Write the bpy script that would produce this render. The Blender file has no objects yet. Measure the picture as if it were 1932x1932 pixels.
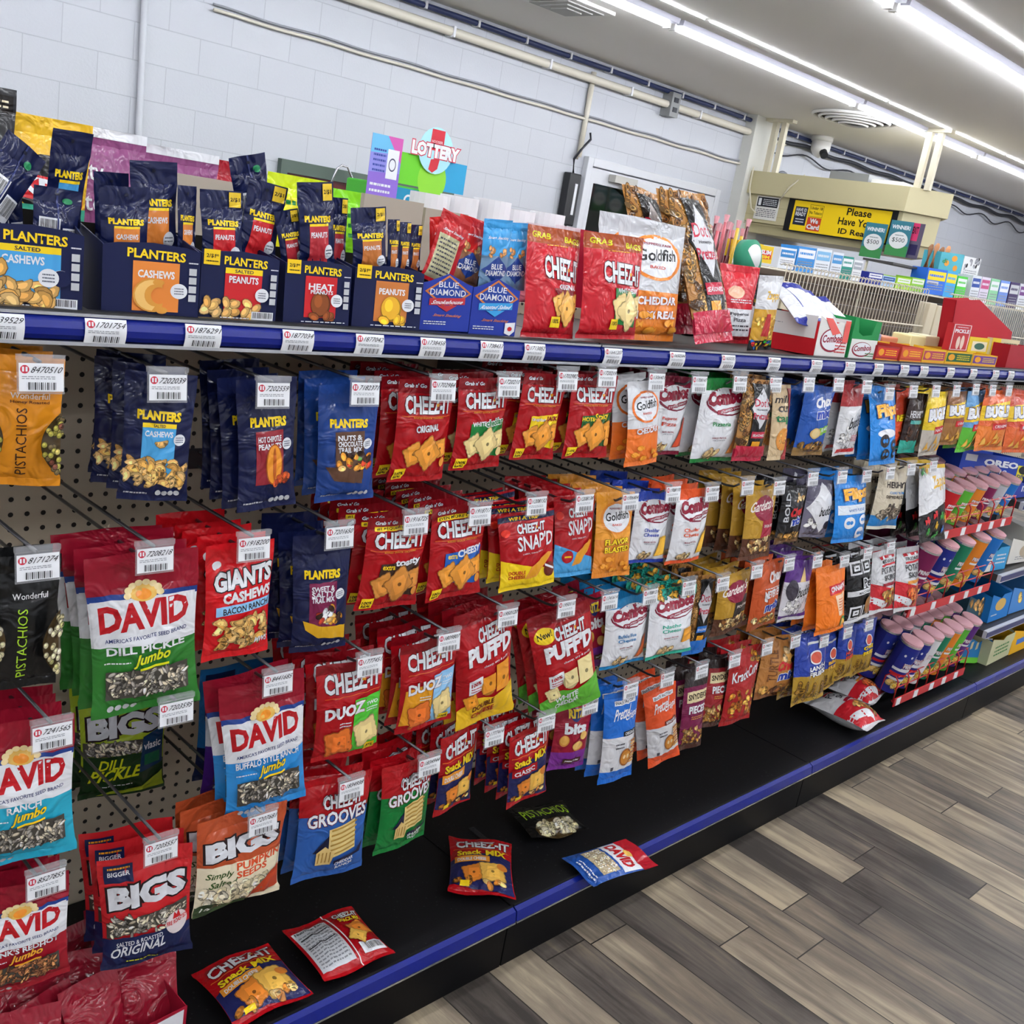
import bpy, bmesh, math, random
import numpy as np
from mathutils import Vector, Matrix
SC = bpy.context.scene
COL = SC.collection
# ---------------------------------------------------------------- camera, world, exposure
F = 1955.94
CZ = 1.50
RM = np.array([[0.70633998, -0.68855746, 0.16423292], [-0.07449565, -0.30302678, -0.95006587], [0.70394193, 0.65883487, -0.26533446]])
cam_d = bpy.data.cameras.new('camera'); cam = bpy.data.objects.new('camera', cam_d); COL.objects.link(cam)
cam_d.sensor_width = 36; cam_d.lens = 36 * F / 1932; cam_d.clip_start = .02; cam_d.clip_end = 200
_m = Matrix.Identity(4)
for _i in range(3):
    _m[_i][0] = RM[0][_i]; _m[_i][1] = -RM[1][_i]; _m[_i][2] = -RM[2][_i]
_m[2][3] = CZ
cam.matrix_world = _m
SC.camera = cam
SC.view_settings.view_transform = 'Standard'; SC.view_settings.look = 'None'
SC.view_settings.exposure = 0.4; SC.view_settings.gamma = 1; SC.view_settings.use_curve_mapping = False
wd = bpy.data.worlds.new('world'); SC.world = wd; wd.use_nodes = True
wd.node_tree.nodes['Background'].inputs[0].default_value = (.9, .95, 1, 1)
wd.node_tree.nodes['Background'].inputs[1].default_value = .15
TUBE = 27.0     # emission of the fluorescent tubes

# ---------------------------------------------------------------- pixel -> world helpers
def _ray(p): return RM.T @ np.array([p[0] - 966., p[1] - 966., F])
def at(px, py, X=None, Y=None, Z=None):
    r = _ray((px, py))
    s = Y / r[1] if Y is not None else ((Z - CZ) / r[2] if Z is not None else X / r[0])
    return Vector((r[0] * s, r[1] * s, r[2] * s + CZ))
def proj(P):
    d = RM @ (np.asarray(P, float) - np.array([0, 0, CZ])); return np.array([966 + F * d[0] / d[2], 966 + F * d[1] / d[2]])
def rotm(yaw, pitch, roll):
    return np.array((Matrix.Rotation(yaw, 3, 'Z') @ Matrix.Rotation(pitch, 3, 'X') @ Matrix.Rotation(roll, 3, 'Y')))
def fit(cs, Y, sy=.12, sp=.05, sr=.15):
    """pose of a flat rectangle (bottom-centre origin) whose corners TL,TR,BR,BL are seen at cs, centre at depth Y"""
    cs = np.array(cs, float)
    P = [np.array(at(*c, Y=Y)) for c in cs]
    cen = sum(P) / 4
    w = abs(P[1][0] - P[0][0] + P[2][0] - P[3][0]) / 2; h = abs(P[0][2] - P[3][2] + P[1][2] - P[2][2]) / 2
    q = np.array([cen[0], cen[2], math.log(w), math.log(h), 0, 0, 0])
    def res(q):
        R = rotm(q[4], q[5], q[6]); w, h = math.exp(q[2]), math.exp(q[3]); o = []
        for (a, b), c in zip(((-.5, .5), (.5, .5), (.5, -.5), (-.5, -.5)), cs):
            o += list((proj(np.array([q[0], Y, q[1]]) + R @ np.array([a * w, 0, b * h])) - c) / 3.)
        return np.array(o + [q[4] / sy, q[5] / sp, q[6] / sr, (q[2] - lw) / .12, (q[3] - lh) / .1])
    lw, lh = q[2], q[3]
    for _ in range(15):
        r = res(q); J = np.stack([(res(q + e) - r) / 1e-5 for e in np.eye(7) * 1e-5], 1)
        q = q - np.linalg.solve(J.T @ J + 1e-6 * np.eye(7), J.T @ r)
    R = rotm(q[4], q[5], q[6]); w, h = math.exp(q[2]), math.exp(q[3])
    M = Matrix(R.tolist()).to_4x4()
    M.translation = Vector((q[0], Y, q[1])) + Vector(R @ np.array([0, 0, -h / 2]))
    return M, w, h
def lay(cs, Z):
    """pose of a bag lying on its back: corners TL,TR,BR,BL on the plane Z"""
    P = [at(*c, Z=Z) for c in cs]
    x = ((P[1] - P[0]) + (P[2] - P[3])).normalized(); u = (P[0] - P[3]) + (P[1] - P[2])
    w = ((P[1] - P[0]).length + (P[2] - P[3]).length) / 2; h = u.length / 2
    u = (u - x * u.dot(x)).normalized(); n = x.cross(u)     # face normal (up)
    M = Matrix((x, -n, u)).transposed().to_4x4()
    M.translation = (P[2] + P[3]) / 2
    return M, w, h

# ---------------------------------------------------------------- materials
def lin(h):
    v = [int(h[i:i + 2], 16) / 255 for i in (0, 2, 4)]
    return tuple(c / 12.92 if c <= .04045 else ((c + .055) / 1.055) ** 2.4 for c in v) + (1,)
MATS = {}
def pm(name, hexc, rough=.5, metal=0, spec=.5, coat=0, emit=0, alpha=1):
    k = (name, hexc)
    if k in MATS: return MATS[k]
    m = bpy.data.materials.new(name); m.use_nodes = True
    b = m.node_tree.nodes['Principled BSDF']
    b.inputs['Base Color'].default_value = lin(hexc); b.inputs['Roughness'].default_value = rough
    b.inputs['Metallic'].default_value = metal; b.inputs['Specular IOR Level'].default_value = spec
    b.inputs['Coat Weight'].default_value = coat; b.inputs['Coat Roughness'].default_value = .15
    if emit:
        b.inputs['Emission Color'].default_value = lin(hexc); b.inputs['Emission Strength'].default_value = emit
    if alpha < 1: b.inputs['Alpha'].default_value = alpha
    MATS[k] = m
    return m
def nodes(m):
    nt = m.node_tree; return nt, nt.nodes, nt.links
def add_bump(m, scale, strength, dist, detail=3, distort=0, space='Object', kind='ShaderNodeTexNoise'):
    nt, N, L = nodes(m); b = N['Principled BSDF']
    tc = N.new('ShaderNodeTexCoord'); t = N.new(kind); bp = N.new('ShaderNodeBump')
    t.inputs['Scale'].default_value = scale
    if 'Detail' in t.inputs: t.inputs['Detail'].default_value = detail
    if 'Distortion' in t.inputs: t.inputs['Distortion'].default_value = distort
    L.new(tc.outputs[space], t.inputs['Vector']); L.new(t.outputs[0], bp.inputs['Height'])
    bp.inputs['Strength'].default_value = strength; bp.inputs['Distance'].default_value = dist
    L.new(bp.outputs[0], b.inputs['Normal']); L.new(bp.outputs[0], b.inputs['Coat Normal'])
    return t
def film(hexc):                       # crinkled printed plastic film
    k = ('film', hexc)
    if k in MATS: return MATS[k]
    m = pm('printed_film', hexc, rough=.45, spec=.12, coat=.6); m.node_tree.nodes['Principled BSDF'].inputs['Coat Roughness'].default_value = .09
    MATS[k] = m
    add_bump(m, 20, .75, .012, detail=2.2, distort=1.5)
    return m
def card(hexc): return pm('printed_card', hexc, rough=.5, spec=.25)
C = dict(red='AC0A16', dred='850A16', navy='0F1842', yel='F2CF1C', sky='4BA3DC', wht='E4E6EA', org='E9752B', brn='5B3A2B', mar='7B1532',
         grn='167A35', lime='6CB23A', blk='0E0E10', pur='55267F', teal='27A79B', gold='C79B31', tan='CFA468', crk='E3973A', blue='1F5FB8',
         cz='DE8E2E', czl='E8CF8E', gry='8F9298', lgry='BDC0C4', hon='D98A1B', pnk='D85A7A', slv='AEB1B6', cash='E2B36D', dgrn='1F5A2A', ltgrn='B4D334',
         ora='F07A1E', ltb='8EC3EA', crm='E9DDBE', choc='3A231B', amb='E09A22', aqu='2AA7C4', cobalt='1B3AA0', rust='B9502B')
def cc(c): return C.get(c, c)

# ---------------------------------------------------------------- object helpers
def link(o, parent=None):
    COL.objects.link(o)
    if parent: o.parent = parent
    return o
def tag(o, label, cat, group=None, kind=None):
    o['label'] = label; o['category'] = cat
    if group: o['group'] = group
    if kind: o['kind'] = kind
    return o
def empty(name, M, label, cat, group=None):
    o = bpy.data.objects.new(name, None); o.empty_display_size = .02
    o.matrix_world = M if isinstance(M, Matrix) else Matrix.Translation(M)
    return tag(link(o), label, cat, group)
class MB:
    """collects geometry with several materials; build() links ONE mesh object"""
    def __init__(s): s.v = []; s.f = []; s.mi = []; s.m = []; s.smooth = False
    def mat(s, m):
        if m not in s.m: s.m.append(m)
        return s.m.index(m)
    def face(s, pts, m):
        i = len(s.v); s.v += [tuple(p) for p in pts]; s.f.append(list(range(i, i + len(pts)))); s.mi.append(s.mat(m))
    def box(s, a, b, m, M=None):
        x0, y0, z0 = a; x1, y1, z1 = b
        P = [Vector(p) for p in ((x0, y0, z0), (x1, y0, z0), (x1, y1, z0), (x0, y1, z0), (x0, y0, z1), (x1, y0, z1), (x1, y1, z1), (x0, y1, z1))]
        if M: P = [M @ p for p in P]
        i = len(s.v); s.v += [tuple(p) for p in P]
        for q in ((0, 3, 2, 1), (4, 5, 6, 7), (0, 1, 5, 4), (1, 2, 6, 5), (2, 3, 7, 6), (3, 0, 4, 7)):
            s.f.append([i + k for k in q]); s.mi.append(s.mat(m))
    def tube(s, pts, r, m, n=6, cap=True):
        pts = [Vector(p) for p in pts]; rings = []
        for k, p in enumerate(pts):
            d = (pts[min(k + 1, len(pts) - 1)] - pts[max(k - 1, 0)]).normalized()
            a = d.cross(Vector((0, 0, 1)));  a = a if a.length > .05 else d.cross(Vector((1, 0, 0)))
            a.normalize(); b = d.cross(a); rr = r[k] if isinstance(r, (list, tuple)) else r
            i = len(s.v); s.v += [tuple(p + (a * math.cos(t) + b * math.sin(t)) * rr) for t in [2 * math.pi * j / n for j in range(n)]]
            rings.append(i)
        q = s.mat(m)
        for a, b in zip(rings, rings[1:]):
            for j in range(n): s.f.append([a + j, a + (j + 1) % n, b + (j + 1) % n, b + j]); s.mi.append(q)
        if cap:
            s.f.append([rings[0] + j for j in range(n)][::-1]); s.mi.append(q); s.f.append([rings[-1] + j for j in range(n)]); s.mi.append(q)
    def cyl(s, c, r, h, m, n=20, r2=None):
        c = Vector(c); s.tube([c, c + Vector((0, 0, h))], [r, r if r2 is None else r2], m, n)
    def prism(s, prof, x0, x1, m):           # profile in (y,z) extruded along x
        i = len(s.v); n = len(prof); q = s.mat(m)
        s.v += [(x0, y, z) for y, z in prof] + [(x1, y, z) for y, z in prof]
        for j in range(n): s.f.append([i + j, i + (j + 1) % n, i + n + (j + 1) % n, i + n + j]); s.mi.append(q)
        s.f.append([i + j for j in range(n)][::-1]); s.mi.append(q); s.f.append([i + n + j for j in range(n)]); s.mi.append(q)
    def mesh(s, name):
        me = bpy.data.meshes.new(name); me.from_pydata(s.v, [], s.f)
        for m in s.m: me.materials.append(m)
        me.polygons.foreach_set('material_index', s.mi)
        if s.smooth: me.polygons.foreach_set('use_smooth', [True] * len(s.f))
        me.update(); return me
    def build(s, name, parent=None, M=None):
        o = bpy.data.objects.new(name, s.mesh(name)); link(o, parent)
        if M is not None: o.matrix_local = M if isinstance(M, Matrix) else Matrix.Translation(M)
        return o
def bevel(o, w=.004, seg=2):
    md = o.modifiers.new('bevel', 'BEVEL'); md.width = w; md.segments = seg; md.limit_method = 'ANGLE'; return o
def struct(o): o['kind'] = 'structure'; return o
def copy_tree(o, M=None, label=None, group=None):
    c = o.copy(); COL.objects.link(c)
    if M is not None: c.matrix_world = M
    if label: c['label'] = label
    if group: c['group'] = group
    for ch in o.children:
        k = ch.copy(); COL.objects.link(k); k.parent = c; k.matrix_parent_inverse = ch.matrix_parent_inverse
        for g in ch.children:
            d = g.copy(); COL.objects.link(d); d.parent = k
    return c
ORD = ['first', 'second', 'third', 'fourth', 'fifth', 'sixth', 'seventh', 'eighth', 'ninth', 'tenth', 'eleventh', 'twelfth', 'thirteenth', 'fourteenth',
       'fifteenth', 'sixteenth', 'seventeenth', 'eighteenth', 'nineteenth', 'twentieth', 'twenty-first', 'twenty-second', 'twenty-third', 'twenty-fourth', 'twenty-fifth', 'twenty-sixth']

# ---------------------------------------------------------------- printed graphics: small drawing language laid onto any surface
_TX = {}
def text_polys(body, off):
    k = (body, round(off, 3))
    if k not in _TX:
        cu = bpy.data.curves.new('t', 'FONT'); cu.body = body; cu.offset = off; cu.resolution_u = 2; cu.fill_mode = 'FRONT'
        ob = bpy.data.objects.new('t', cu)
        me = bpy.data.meshes.new_from_object(ob)
        _TX[k] = ([(v.co.x, v.co.y) for v in me.vertices], [list(p.vertices) for p in me.polygons])
        bpy.data.meshes.remove(me); bpy.data.objects.remove(ob); bpy.data.curves.remove(cu)
    return _TX[k]
class Art:
    def __init__(s, w, h, mk): s.w, s.h, s.mk = w, h, mk; s.v = []; s.f = []; s.c = []; s.n = 0; s.inc = 1.
    def poly(s, pts, col, tri=False):
        s.n += s.inc; i = len(s.v); s.v += [(x, y, s.n) for x, y in pts]; s.f.append(list(range(i, i + len(pts)))); s.c.append(cc(col))
    def polys(s, vs, fs, col):
        s.n += s.inc; i = len(s.v); s.v += [(x, y, s.n) for x, y in vs]
        for f in fs: s.f.append([i + k for k in f]); s.c.append(cc(col))
    def draw(s, items):
        w, h = s.w, s.h
        for it in items:
            k = it[0]; s.inc = .02 if k == 'N' else .5 if k == 'C' else 1.
            if k == 'R':
                u0, v0, u1, v1, col = it[1:6]; rs = it[6] if len(it) > 6 else 0
                s.poly([(u0 * w, v0 * h), (u1 * w, (v0 + rs) * h), (u1 * w, (v1 + rs) * h), (u0 * w, v1 * h)], col)
            elif k == 'E':
                u, v, ru, rv, col = it[1:6]
                s.poly([((u + ru * math.cos(t)) * w, (v + rv * math.sin(t)) * h) for t in [2 * math.pi * j / 22 for j in range(22)]], col)
            elif k == 'P': s.poly([(u * w, v * h) for u, v in it[1]], it[2])
            elif k == 'T':
                _, body, u0, v0, u1, v1, col = it[:7]; o = it[7] if len(it) > 7 else {}
                b = o.get('b', .02); V, Fs = text_polys(body, b)
                if not V: continue
                xs = [p[0] for p in V]; ys = [p[1] for p in V]; bx = (min(xs), max(xs), min(ys), max(ys)); rs = o.get('s', 0); r = o.get('r', 0)
                def mp(p):
                    a = (p[0] - bx[0]) / (bx[1] - bx[0]); c = (p[1] - bx[2]) / max(bx[3] - bx[2], 1e-6)
                    a += o.get('i', 0) * (c - .5)
                    if r: a, c = 1 - c, a
                    return ((u0 + a * (u1 - u0)) * w, (v0 + c * (v1 - v0) + rs * a + o.get('arc', 0) * (1 - (2 * a - 1) ** 2)) * h)
                if 'o' in o:
                    V2, F2 = text_polys(body, b + o.get('ow', .035)); s.polys([mp(p) for p in V2], F2, o['o'])
                s.polys([mp(p) for p in V], Fs, col)
            elif k == 'C':                      # square scalloped cracker
                u, v, sz, rot, col = it[1:6]; cx, cy, r = u * w, v * h, sz * w / 2; pts = []
                for e in range(4):
                    for j in range(8):
                        a = -1 + 2 * j / 8.; q = 1 + (.05 if j % 2 else -.02)
                        x, y = (a, -q) if e == 0 else (q, a) if e == 1 else (-a, q) if e == 2 else (-q, -a)
                        pts.append((x, y))
                cr, sr = math.cos(math.radians(rot)), math.sin(math.radians(rot)); ck = cc(col)
                T = lambda q, k=1.: [(cx + (x * cr - y * sr) * r * k, cy + (x * sr + y * cr) * r * k) for x, y in q]
                s.poly(T(pts, 1.08), dk(ck, .72)); s.poly(T(pts), ck); s.poly(T([(-.75, -.7), (.6, -.8), (.75, .5), (-.4, .78)], .9), dk(ck, 1.12))
                s.poly(T([(.16 * math.cos(t), .16 * math.sin(t)) for t in [j * .9 for j in range(7)]]), dk(ck, .6))
            elif k == 'N':                      # heap of nuts, seeds, pretzels
                _, kind, u0, v0, u1, v1, n, cols, seed = it; rg = random.Random(seed)
                for j in range(n):
                    cx = rg.uniform(u0, u1) * w; cy = rg.uniform(v0, v1) * h; a = rg.uniform(0, 3.14); ck = cc(rg.choice(cols)); ck = dk(ck, rg.uniform(.8, 1.12))
                    if kind == 'seed': L, B = rg.uniform(.035, .055) * w, rg.uniform(.012, .02) * w
                    elif kind == 'cashew': L, B = .1 * w, .05 * w
                    elif kind == 'chunk': L, B = rg.uniform(.05, .08) * w, rg.uniform(.035, .055) * w
                    else: L, B = .07 * w, .045 * w
                    ca, sa = math.cos(a), math.sin(a)
                    def el(k, dx=0, dy=0, p=2., cv=0):
                        o = []
                        for t in [2 * math.pi * q / 10 for q in range(10)]:
                            x = L * k * math.cos(t) + dx; y = B * k * math.sin(t) + dy + cv * (x / L) ** 2 * B
                            o.append((cx + x * ca - y * sa, cy + x * sa + y * ca))
                        return o
                    if kind == 'seed': s.poly(el(1.12), dk(ck, .45)); s.poly(el(1), ck); s.poly(el(.75, 0, B * .2), dk(ck, 1.5))
                    elif kind == 'pretzel':
                        for q in (0, 1):
                            s.poly(el(1, (q - .5) * L), dk(ck, .55)); s.poly(el(.78, (q - .5) * L), ck); s.poly(el(.4, (q - .5) * L), dk(ck, .45))
                    else:
                        cv = .8 if kind == 'cashew' else 0
                        s.poly(el(1.1, 0, -.1 * B, 2, cv), dk(ck, .55)); s.poly(el(1, 0, 0, 2, cv), ck); s.poly(el(.6, -.1 * L, .25 * B, 2, cv), dk(ck, 1.25))
            elif k == 'B':                      # barcode on white
                u0, v0, u1, v1 = it[1:5]; s.poly([(u0 * w, v0 * h), (u1 * w, v0 * h), (u1 * w, v1 * h), (u0 * w, v1 * h)], 'wht'); rg = random.Random(5); x = u0 + .06 * (u1 - u0); vs = []; fs = []
                while x < u1 - .08 * (u1 - u0):
                    b = (u1 - u0) * rg.uniform(.012, .035); q = len(vs); vs += [(x * w, (v0 + .22 * (v1 - v0)) * h), ((x + b) * w, (v0 + .22 * (v1 - v0)) * h), ((x + b) * w, (v0 + .92 * (v1 - v0)) * h), (x * w, (v0 + .92 * (v1 - v0)) * h)]; fs.append([q, q + 1, q + 2, q + 3]); x += b + (u1 - u0) * rg.uniform(.015, .035)
                s.polys(vs, fs, 'blk')
            elif k == 'L':                      # lines of fine print
                u0, v0, u1, v1, n, col = it[1:7]; rg = random.Random(n); vs = []; fs = []
                for j in range(n):
                    y0 = v1 - (v1 - v0) * (j + .5) / n; x = u0
                    while x < u1:
                        b = rg.uniform(.05, .16) * (u1 - u0); q = len(vs); hh = .2 * (v1 - v0) / n; e = min(x + b, u1)
                        vs += [(x * w, (y0 - hh) * h), (e * w, (y0 - hh) * h), (e * w, (y0 + hh) * h), (x * w, (y0 + hh) * h)]; fs.append([q, q + 1, q + 2, q + 3]); x += b + .03 * (u1 - u0)
                s.polys(vs, fs, col)
            elif k == 'G': s.draw(it[1])
    def mesh(s, name, S, cell, eps=.00018, xs=None, ys=None):
        """cut along a grid of cells, lay on surface S(x,y,lift) and turn into a mesh; extra = (verts, faces, materials) first"""
        bm = bmesh.new(); names = []
        vs = [bm.verts.new((x, y, n)) for x, y, n in s.v]
        for f, c in zip(s.f, s.c):
            if c not in names: names.append(c)
            try: bf = bm.faces.new([vs[k] for k in f]); bf.material_index = names.index(c)
            except ValueError: pass
        if cell: xs = [s.w * j / max(2, int(s.w / cell)) for j in range(1, max(2, int(s.w / cell)))]; ys = [s.h * j / max(2, int(s.h / cell)) for j in range(1, max(2, int(s.h / cell)))]
        for ax, cuts in ((0, xs or ()), (1, ys or ())):
            for c in cuts:
                co = [0, 0, 0]; co[ax] = c; no = [0, 0, 0]; no[ax] = 1
                bmesh.ops.bisect_plane(bm, geom=bm.verts[:] + bm.edges[:] + bm.faces[:], plane_co=co, plane_no=no, dist=1e-7)
        bmesh.ops.triangulate(bm, faces=[f for f in bm.faces if len(f.verts) > 4])
        for v in bm.verts: v.co = S(v.co.x, v.co.y, v.co.z * eps + .0004)
        bmesh.ops.recalc_face_normals(bm, faces=[])
        me = bpy.data.meshes.new(name)
        for f in bm.faces: f.smooth = True
        bm.to_mesh(me); bm.free()
        for c in names: me.materials.append(s.mk(c))
        return me
def dk(h, k): return ''.join('%02X' % max(0, min(255, int(int(h[i:i + 2], 16) * k))) for i in (0, 2, 4))
def join_mesh(a, b, name):
    """append mesh b to mesh a"""
    bm = bmesh.new(); bm.from_mesh(a); na = len(a.materials); nf = len(bm.faces); bm.from_mesh(b); bm.faces.ensure_lookup_table()
    for f in bm.faces[nf:]: f.material_index += na
    me = bpy.data.meshes.new(name); bm.to_mesh(me); bm.free()
    for m in list(a.materials) + list(b.materials): me.materials.append(m)
    bpy.data.meshes.remove(a); bpy.data.meshes.remove(b)
    return me
def printed_panel(name, w, h, outline, base, items, parent, M, thick=.0015, mk=None):
    """flat printed sheet: outline polygon (u,v) with thickness, face towards local -y, graphics on its front"""
    mk = mk or card; mb = MB(); bmx = mk(cc(base)); pts = [(u * w - w / 2, v * h) for u, v in outline]
    n = len(pts); mb.face([(x, 0, z) for x, z in pts], bmx); mb.face([(x, thick, z) for x, z in pts][::-1], bmx)
    for j in range(n):
        a, b = pts[j], pts[(j + 1) % n]; mb.face([(a[0], 0, a[1]), (a[0], thick, a[1]), (b[0], thick, b[1]), (b[0], 0, b[1])], bmx)
    me = mb.mesh(name)
    if items:
        A = Art(w, h, mk); A.draw(items); me = join_mesh(me, A.mesh(name, lambda x, y, l: Vector((x - w / 2, -l, y)), 0), name)
    o = bpy.data.objects.new(name, me); link(o, parent)
    if M is not None: o.matrix_local = M if isinstance(M, Matrix) else Matrix.Translation(M)
    return o
RECT = [(0, 0), (1, 0), (1, 1), (0, 1)]
# ================================================================ THE ROOM
def floor_mat():
    m = bpy.data.materials.new('vinyl_planks'); m.use_nodes = True; nt, N, L = nodes(m); b = N['Principled BSDF']
    tc = N.new('ShaderNodeTexCoord'); sp = N.new('ShaderNodeSeparateXYZ'); L.new(tc.outputs['Object'], sp.inputs[0])
    def mth(op, a, bb=None, c=None):
        n = N.new('ShaderNodeMath'); n.operation = op
        for i, v in enumerate((a, bb, c)):
            if v is None: continue
            if isinstance(v, (int, float)): n.inputs[i].default_value = v
            else: L.new(v, n.inputs[i])
        return n.outputs[0]
    xs = mth('DIVIDE', mth('SUBTRACT', sp.outputs[0], .015), .128); row = mth('FLOOR', xs); fx = mth('FRACT', xs)
    wn = N.new('ShaderNodeTexWhiteNoise'); wn.noise_dimensions = '1D'; L.new(row, wn.inputs['W'])
    ys = mth('ADD', mth('DIVIDE', sp.outputs[1], .95), mth('MULTIPLY', wn.outputs[0], 7.3)); cel = mth('FLOOR', ys); fy = mth('FRACT', ys)
    cv = N.new('ShaderNodeCombineXYZ'); L.new(row, cv.inputs[0]); L.new(cel, cv.inputs[1])
    w2 = N.new('ShaderNodeTexWhiteNoise'); w2.noise_dimensions = '2D'; L.new(cv.outputs[0], w2.inputs['Vector'])
    v3 = N.new('ShaderNodeCombineXYZ'); L.new(mth('MULTIPLY', sp.outputs[0], 26), v3.inputs[0]); L.new(mth('MULTIPLY', sp.outputs[1], 2.2), v3.inputs[1]); L.new(mth('MULTIPLY', w2.outputs[0], 40), v3.inputs[2])
    n1 = N.new('ShaderNodeTexNoise'); n1.inputs['Scale'].default_value = 1; n1.inputs['Detail'].default_value = 7; n1.inputs['Roughness'].default_value = .65; n1.inputs['Distortion'].default_value = .6; L.new(v3.outputs[0], n1.inputs['Vector'])
    v4 = N.new('ShaderNodeCombineXYZ'); L.new(mth('MULTIPLY', sp.outputs[0], 9), v4.inputs[0]); L.new(mth('MULTIPLY', sp.outputs[1], 4), v4.inputs[1]); L.new(mth('MULTIPLY', w2.outputs[0], 17), v4.inputs[2])
    n2 = N.new('ShaderNodeTexNoise'); n2.inputs['Scale'].default_value = 1.; n2.inputs['Detail'].default_value = 4; L.new(v4.outputs[0], n2.inputs['Vector'])
    t = mth('ADD', mth('ADD', mth('MULTIPLY', mth('SUBTRACT', w2.outputs[0], .5), .75), mth('MULTIPLY', mth('SUBTRACT', n1.outputs[0], .5), 1.5)), mth('ADD', mth('MULTIPLY', mth('SUBTRACT', n2.outputs[0], .5), .9), .5))
    cr = N.new('ShaderNodeValToRGB'); e = cr.color_ramp.elements; e[0].position = .0; e[0].color = lin('3C3733'); e[1].position = 1.0; e[1].color = lin('AC9D84')
    for p, c in ((.3, '5C554E'), (.55, '756A5C'), (.78, '8E8270')): q = e.new(p); q.color = lin(c)
    L.new(t, cr.inputs[0])
    ex = mth('MINIMUM', fx, mth('SUBTRACT', 1, fx)); ey = mth('MINIMUM', fy, mth('SUBTRACT', 1, fy))
    gap = mth('MINIMUM', mth('GREATER_THAN', ex, .012), mth('GREATER_THAN', ey, .0018))
    mx = N.new('ShaderNodeMix'); mx.data_type = 'RGBA'; L.new(gap, mx.inputs[0]); mx.inputs[6].default_value = lin('2A2622'); L.new(cr.outputs[0], mx.inputs[7]); L.new(mx.outputs[2], b.inputs['Base Color'])
    b.inputs['Roughness'].default_value = .42; b.inputs['Specular IOR Level'].default_value = .35
    bp = N.new('ShaderNodeBump'); bp.inputs['Strength'].default_value = .25; bp.inputs['Distance'].default_value = .002; L.new(n1.outputs[0], bp.inputs['Height']); L.new(bp.outputs[0], b.inputs['Normal'])
    return m
def block_mat():
    m = pm('painted_block', 'BABDC3', rough=.55); nt, N, L = nodes(m); b = N['Principled BSDF']
    tc = N.new('ShaderNodeTexCoord'); mp = N.new('ShaderNodeMapping'); mp.inputs['Rotation'].default_value = (math.radians(90), 0, 0); br = N.new('ShaderNodeTexBrick')
    L.new(tc.outputs['Object'], mp.inputs[0]); L.new(mp.outputs[0], br.inputs['Vector'])
    br.inputs['Scale'].default_value = 1; br.inputs['Brick Width'].default_value = .406; br.inputs['Row Height'].default_value = .203; br.inputs['Mortar Size'].default_value = .004; br.inputs['Mortar Smooth'].default_value = .6
    br.inputs['Color1'].default_value = lin('BABDC3'); br.inputs['Color2'].default_value = lin('B7BAC1'); br.inputs['Mortar'].default_value = lin('A9ACB3'); L.new(br.outputs[0], b.inputs['Base Color'])
    ns = N.new('ShaderNodeTexNoise'); ns.inputs['Scale'].default_value = 60; L.new(tc.outputs['Object'], ns.inputs['Vector'])
    ad = N.new('ShaderNodeMath'); ad.operation = 'MULTIPLY_ADD'; L.new(br.outputs['Fac'], ad.inputs[0]); ad.inputs[1].default_value = -1; L.new(ns.outputs[0], ad.inputs[2])
    bp = N.new('ShaderNodeBump'); bp.inputs['Strength'].default_value = .35; bp.inputs['Distance'].default_value = .004; L.new(ad.outputs[0], bp.inputs['Height']); L.new(bp.outputs[0], b.inputs['Normal'])
    return m
def peg_mat():
    m = pm('pegboard', 'B9AD98', rough=.6); nt, N, L = nodes(m); b = N['Principled BSDF']
    tc = N.new('ShaderNodeTexCoord'); sp = N.new('ShaderNodeSeparateXYZ'); L.new(tc.outputs['Object'], sp.inputs[0]); ds = []
    for i in (0, 2):
        a = N.new('ShaderNodeMath'); a.operation = 'DIVIDE'; L.new(sp.outputs[i], a.inputs[0]); a.inputs[1].default_value = .0254
        f = N.new('ShaderNodeMath'); f.operation = 'FRACT'; L.new(a.outputs[0], f.inputs[0]); s = N.new('ShaderNodeMath'); s.operation = 'SUBTRACT'; L.new(f.outputs[0], s.inputs[0]); s.inputs[1].default_value = .5
        p = N.new('ShaderNodeMath'); p.operation = 'POWER'; L.new(s.outputs[0], p.inputs[0]); p.inputs[1].default_value = 2; ds.append(p)
    ad = N.new('ShaderNodeMath'); L.new(ds[0].outputs[0], ad.inputs[0]); L.new(ds[1].outputs[0], ad.inputs[1])
    lt = N.new('ShaderNodeMath'); lt.operation = 'LESS_THAN'; L.new(ad.outputs[0], lt.inputs[0]); lt.inputs[1].default_value = .026
    mx = N.new('ShaderNodeMix'); mx.data_type = 'RGBA'; L.new(lt.outputs[0], mx.inputs[0]); mx.inputs[6].default_value = lin('B9AD98'); mx.inputs[7].default_value = lin('14110E'); L.new(mx.outputs[2], b.inputs['Base Color'])
    return m
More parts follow.
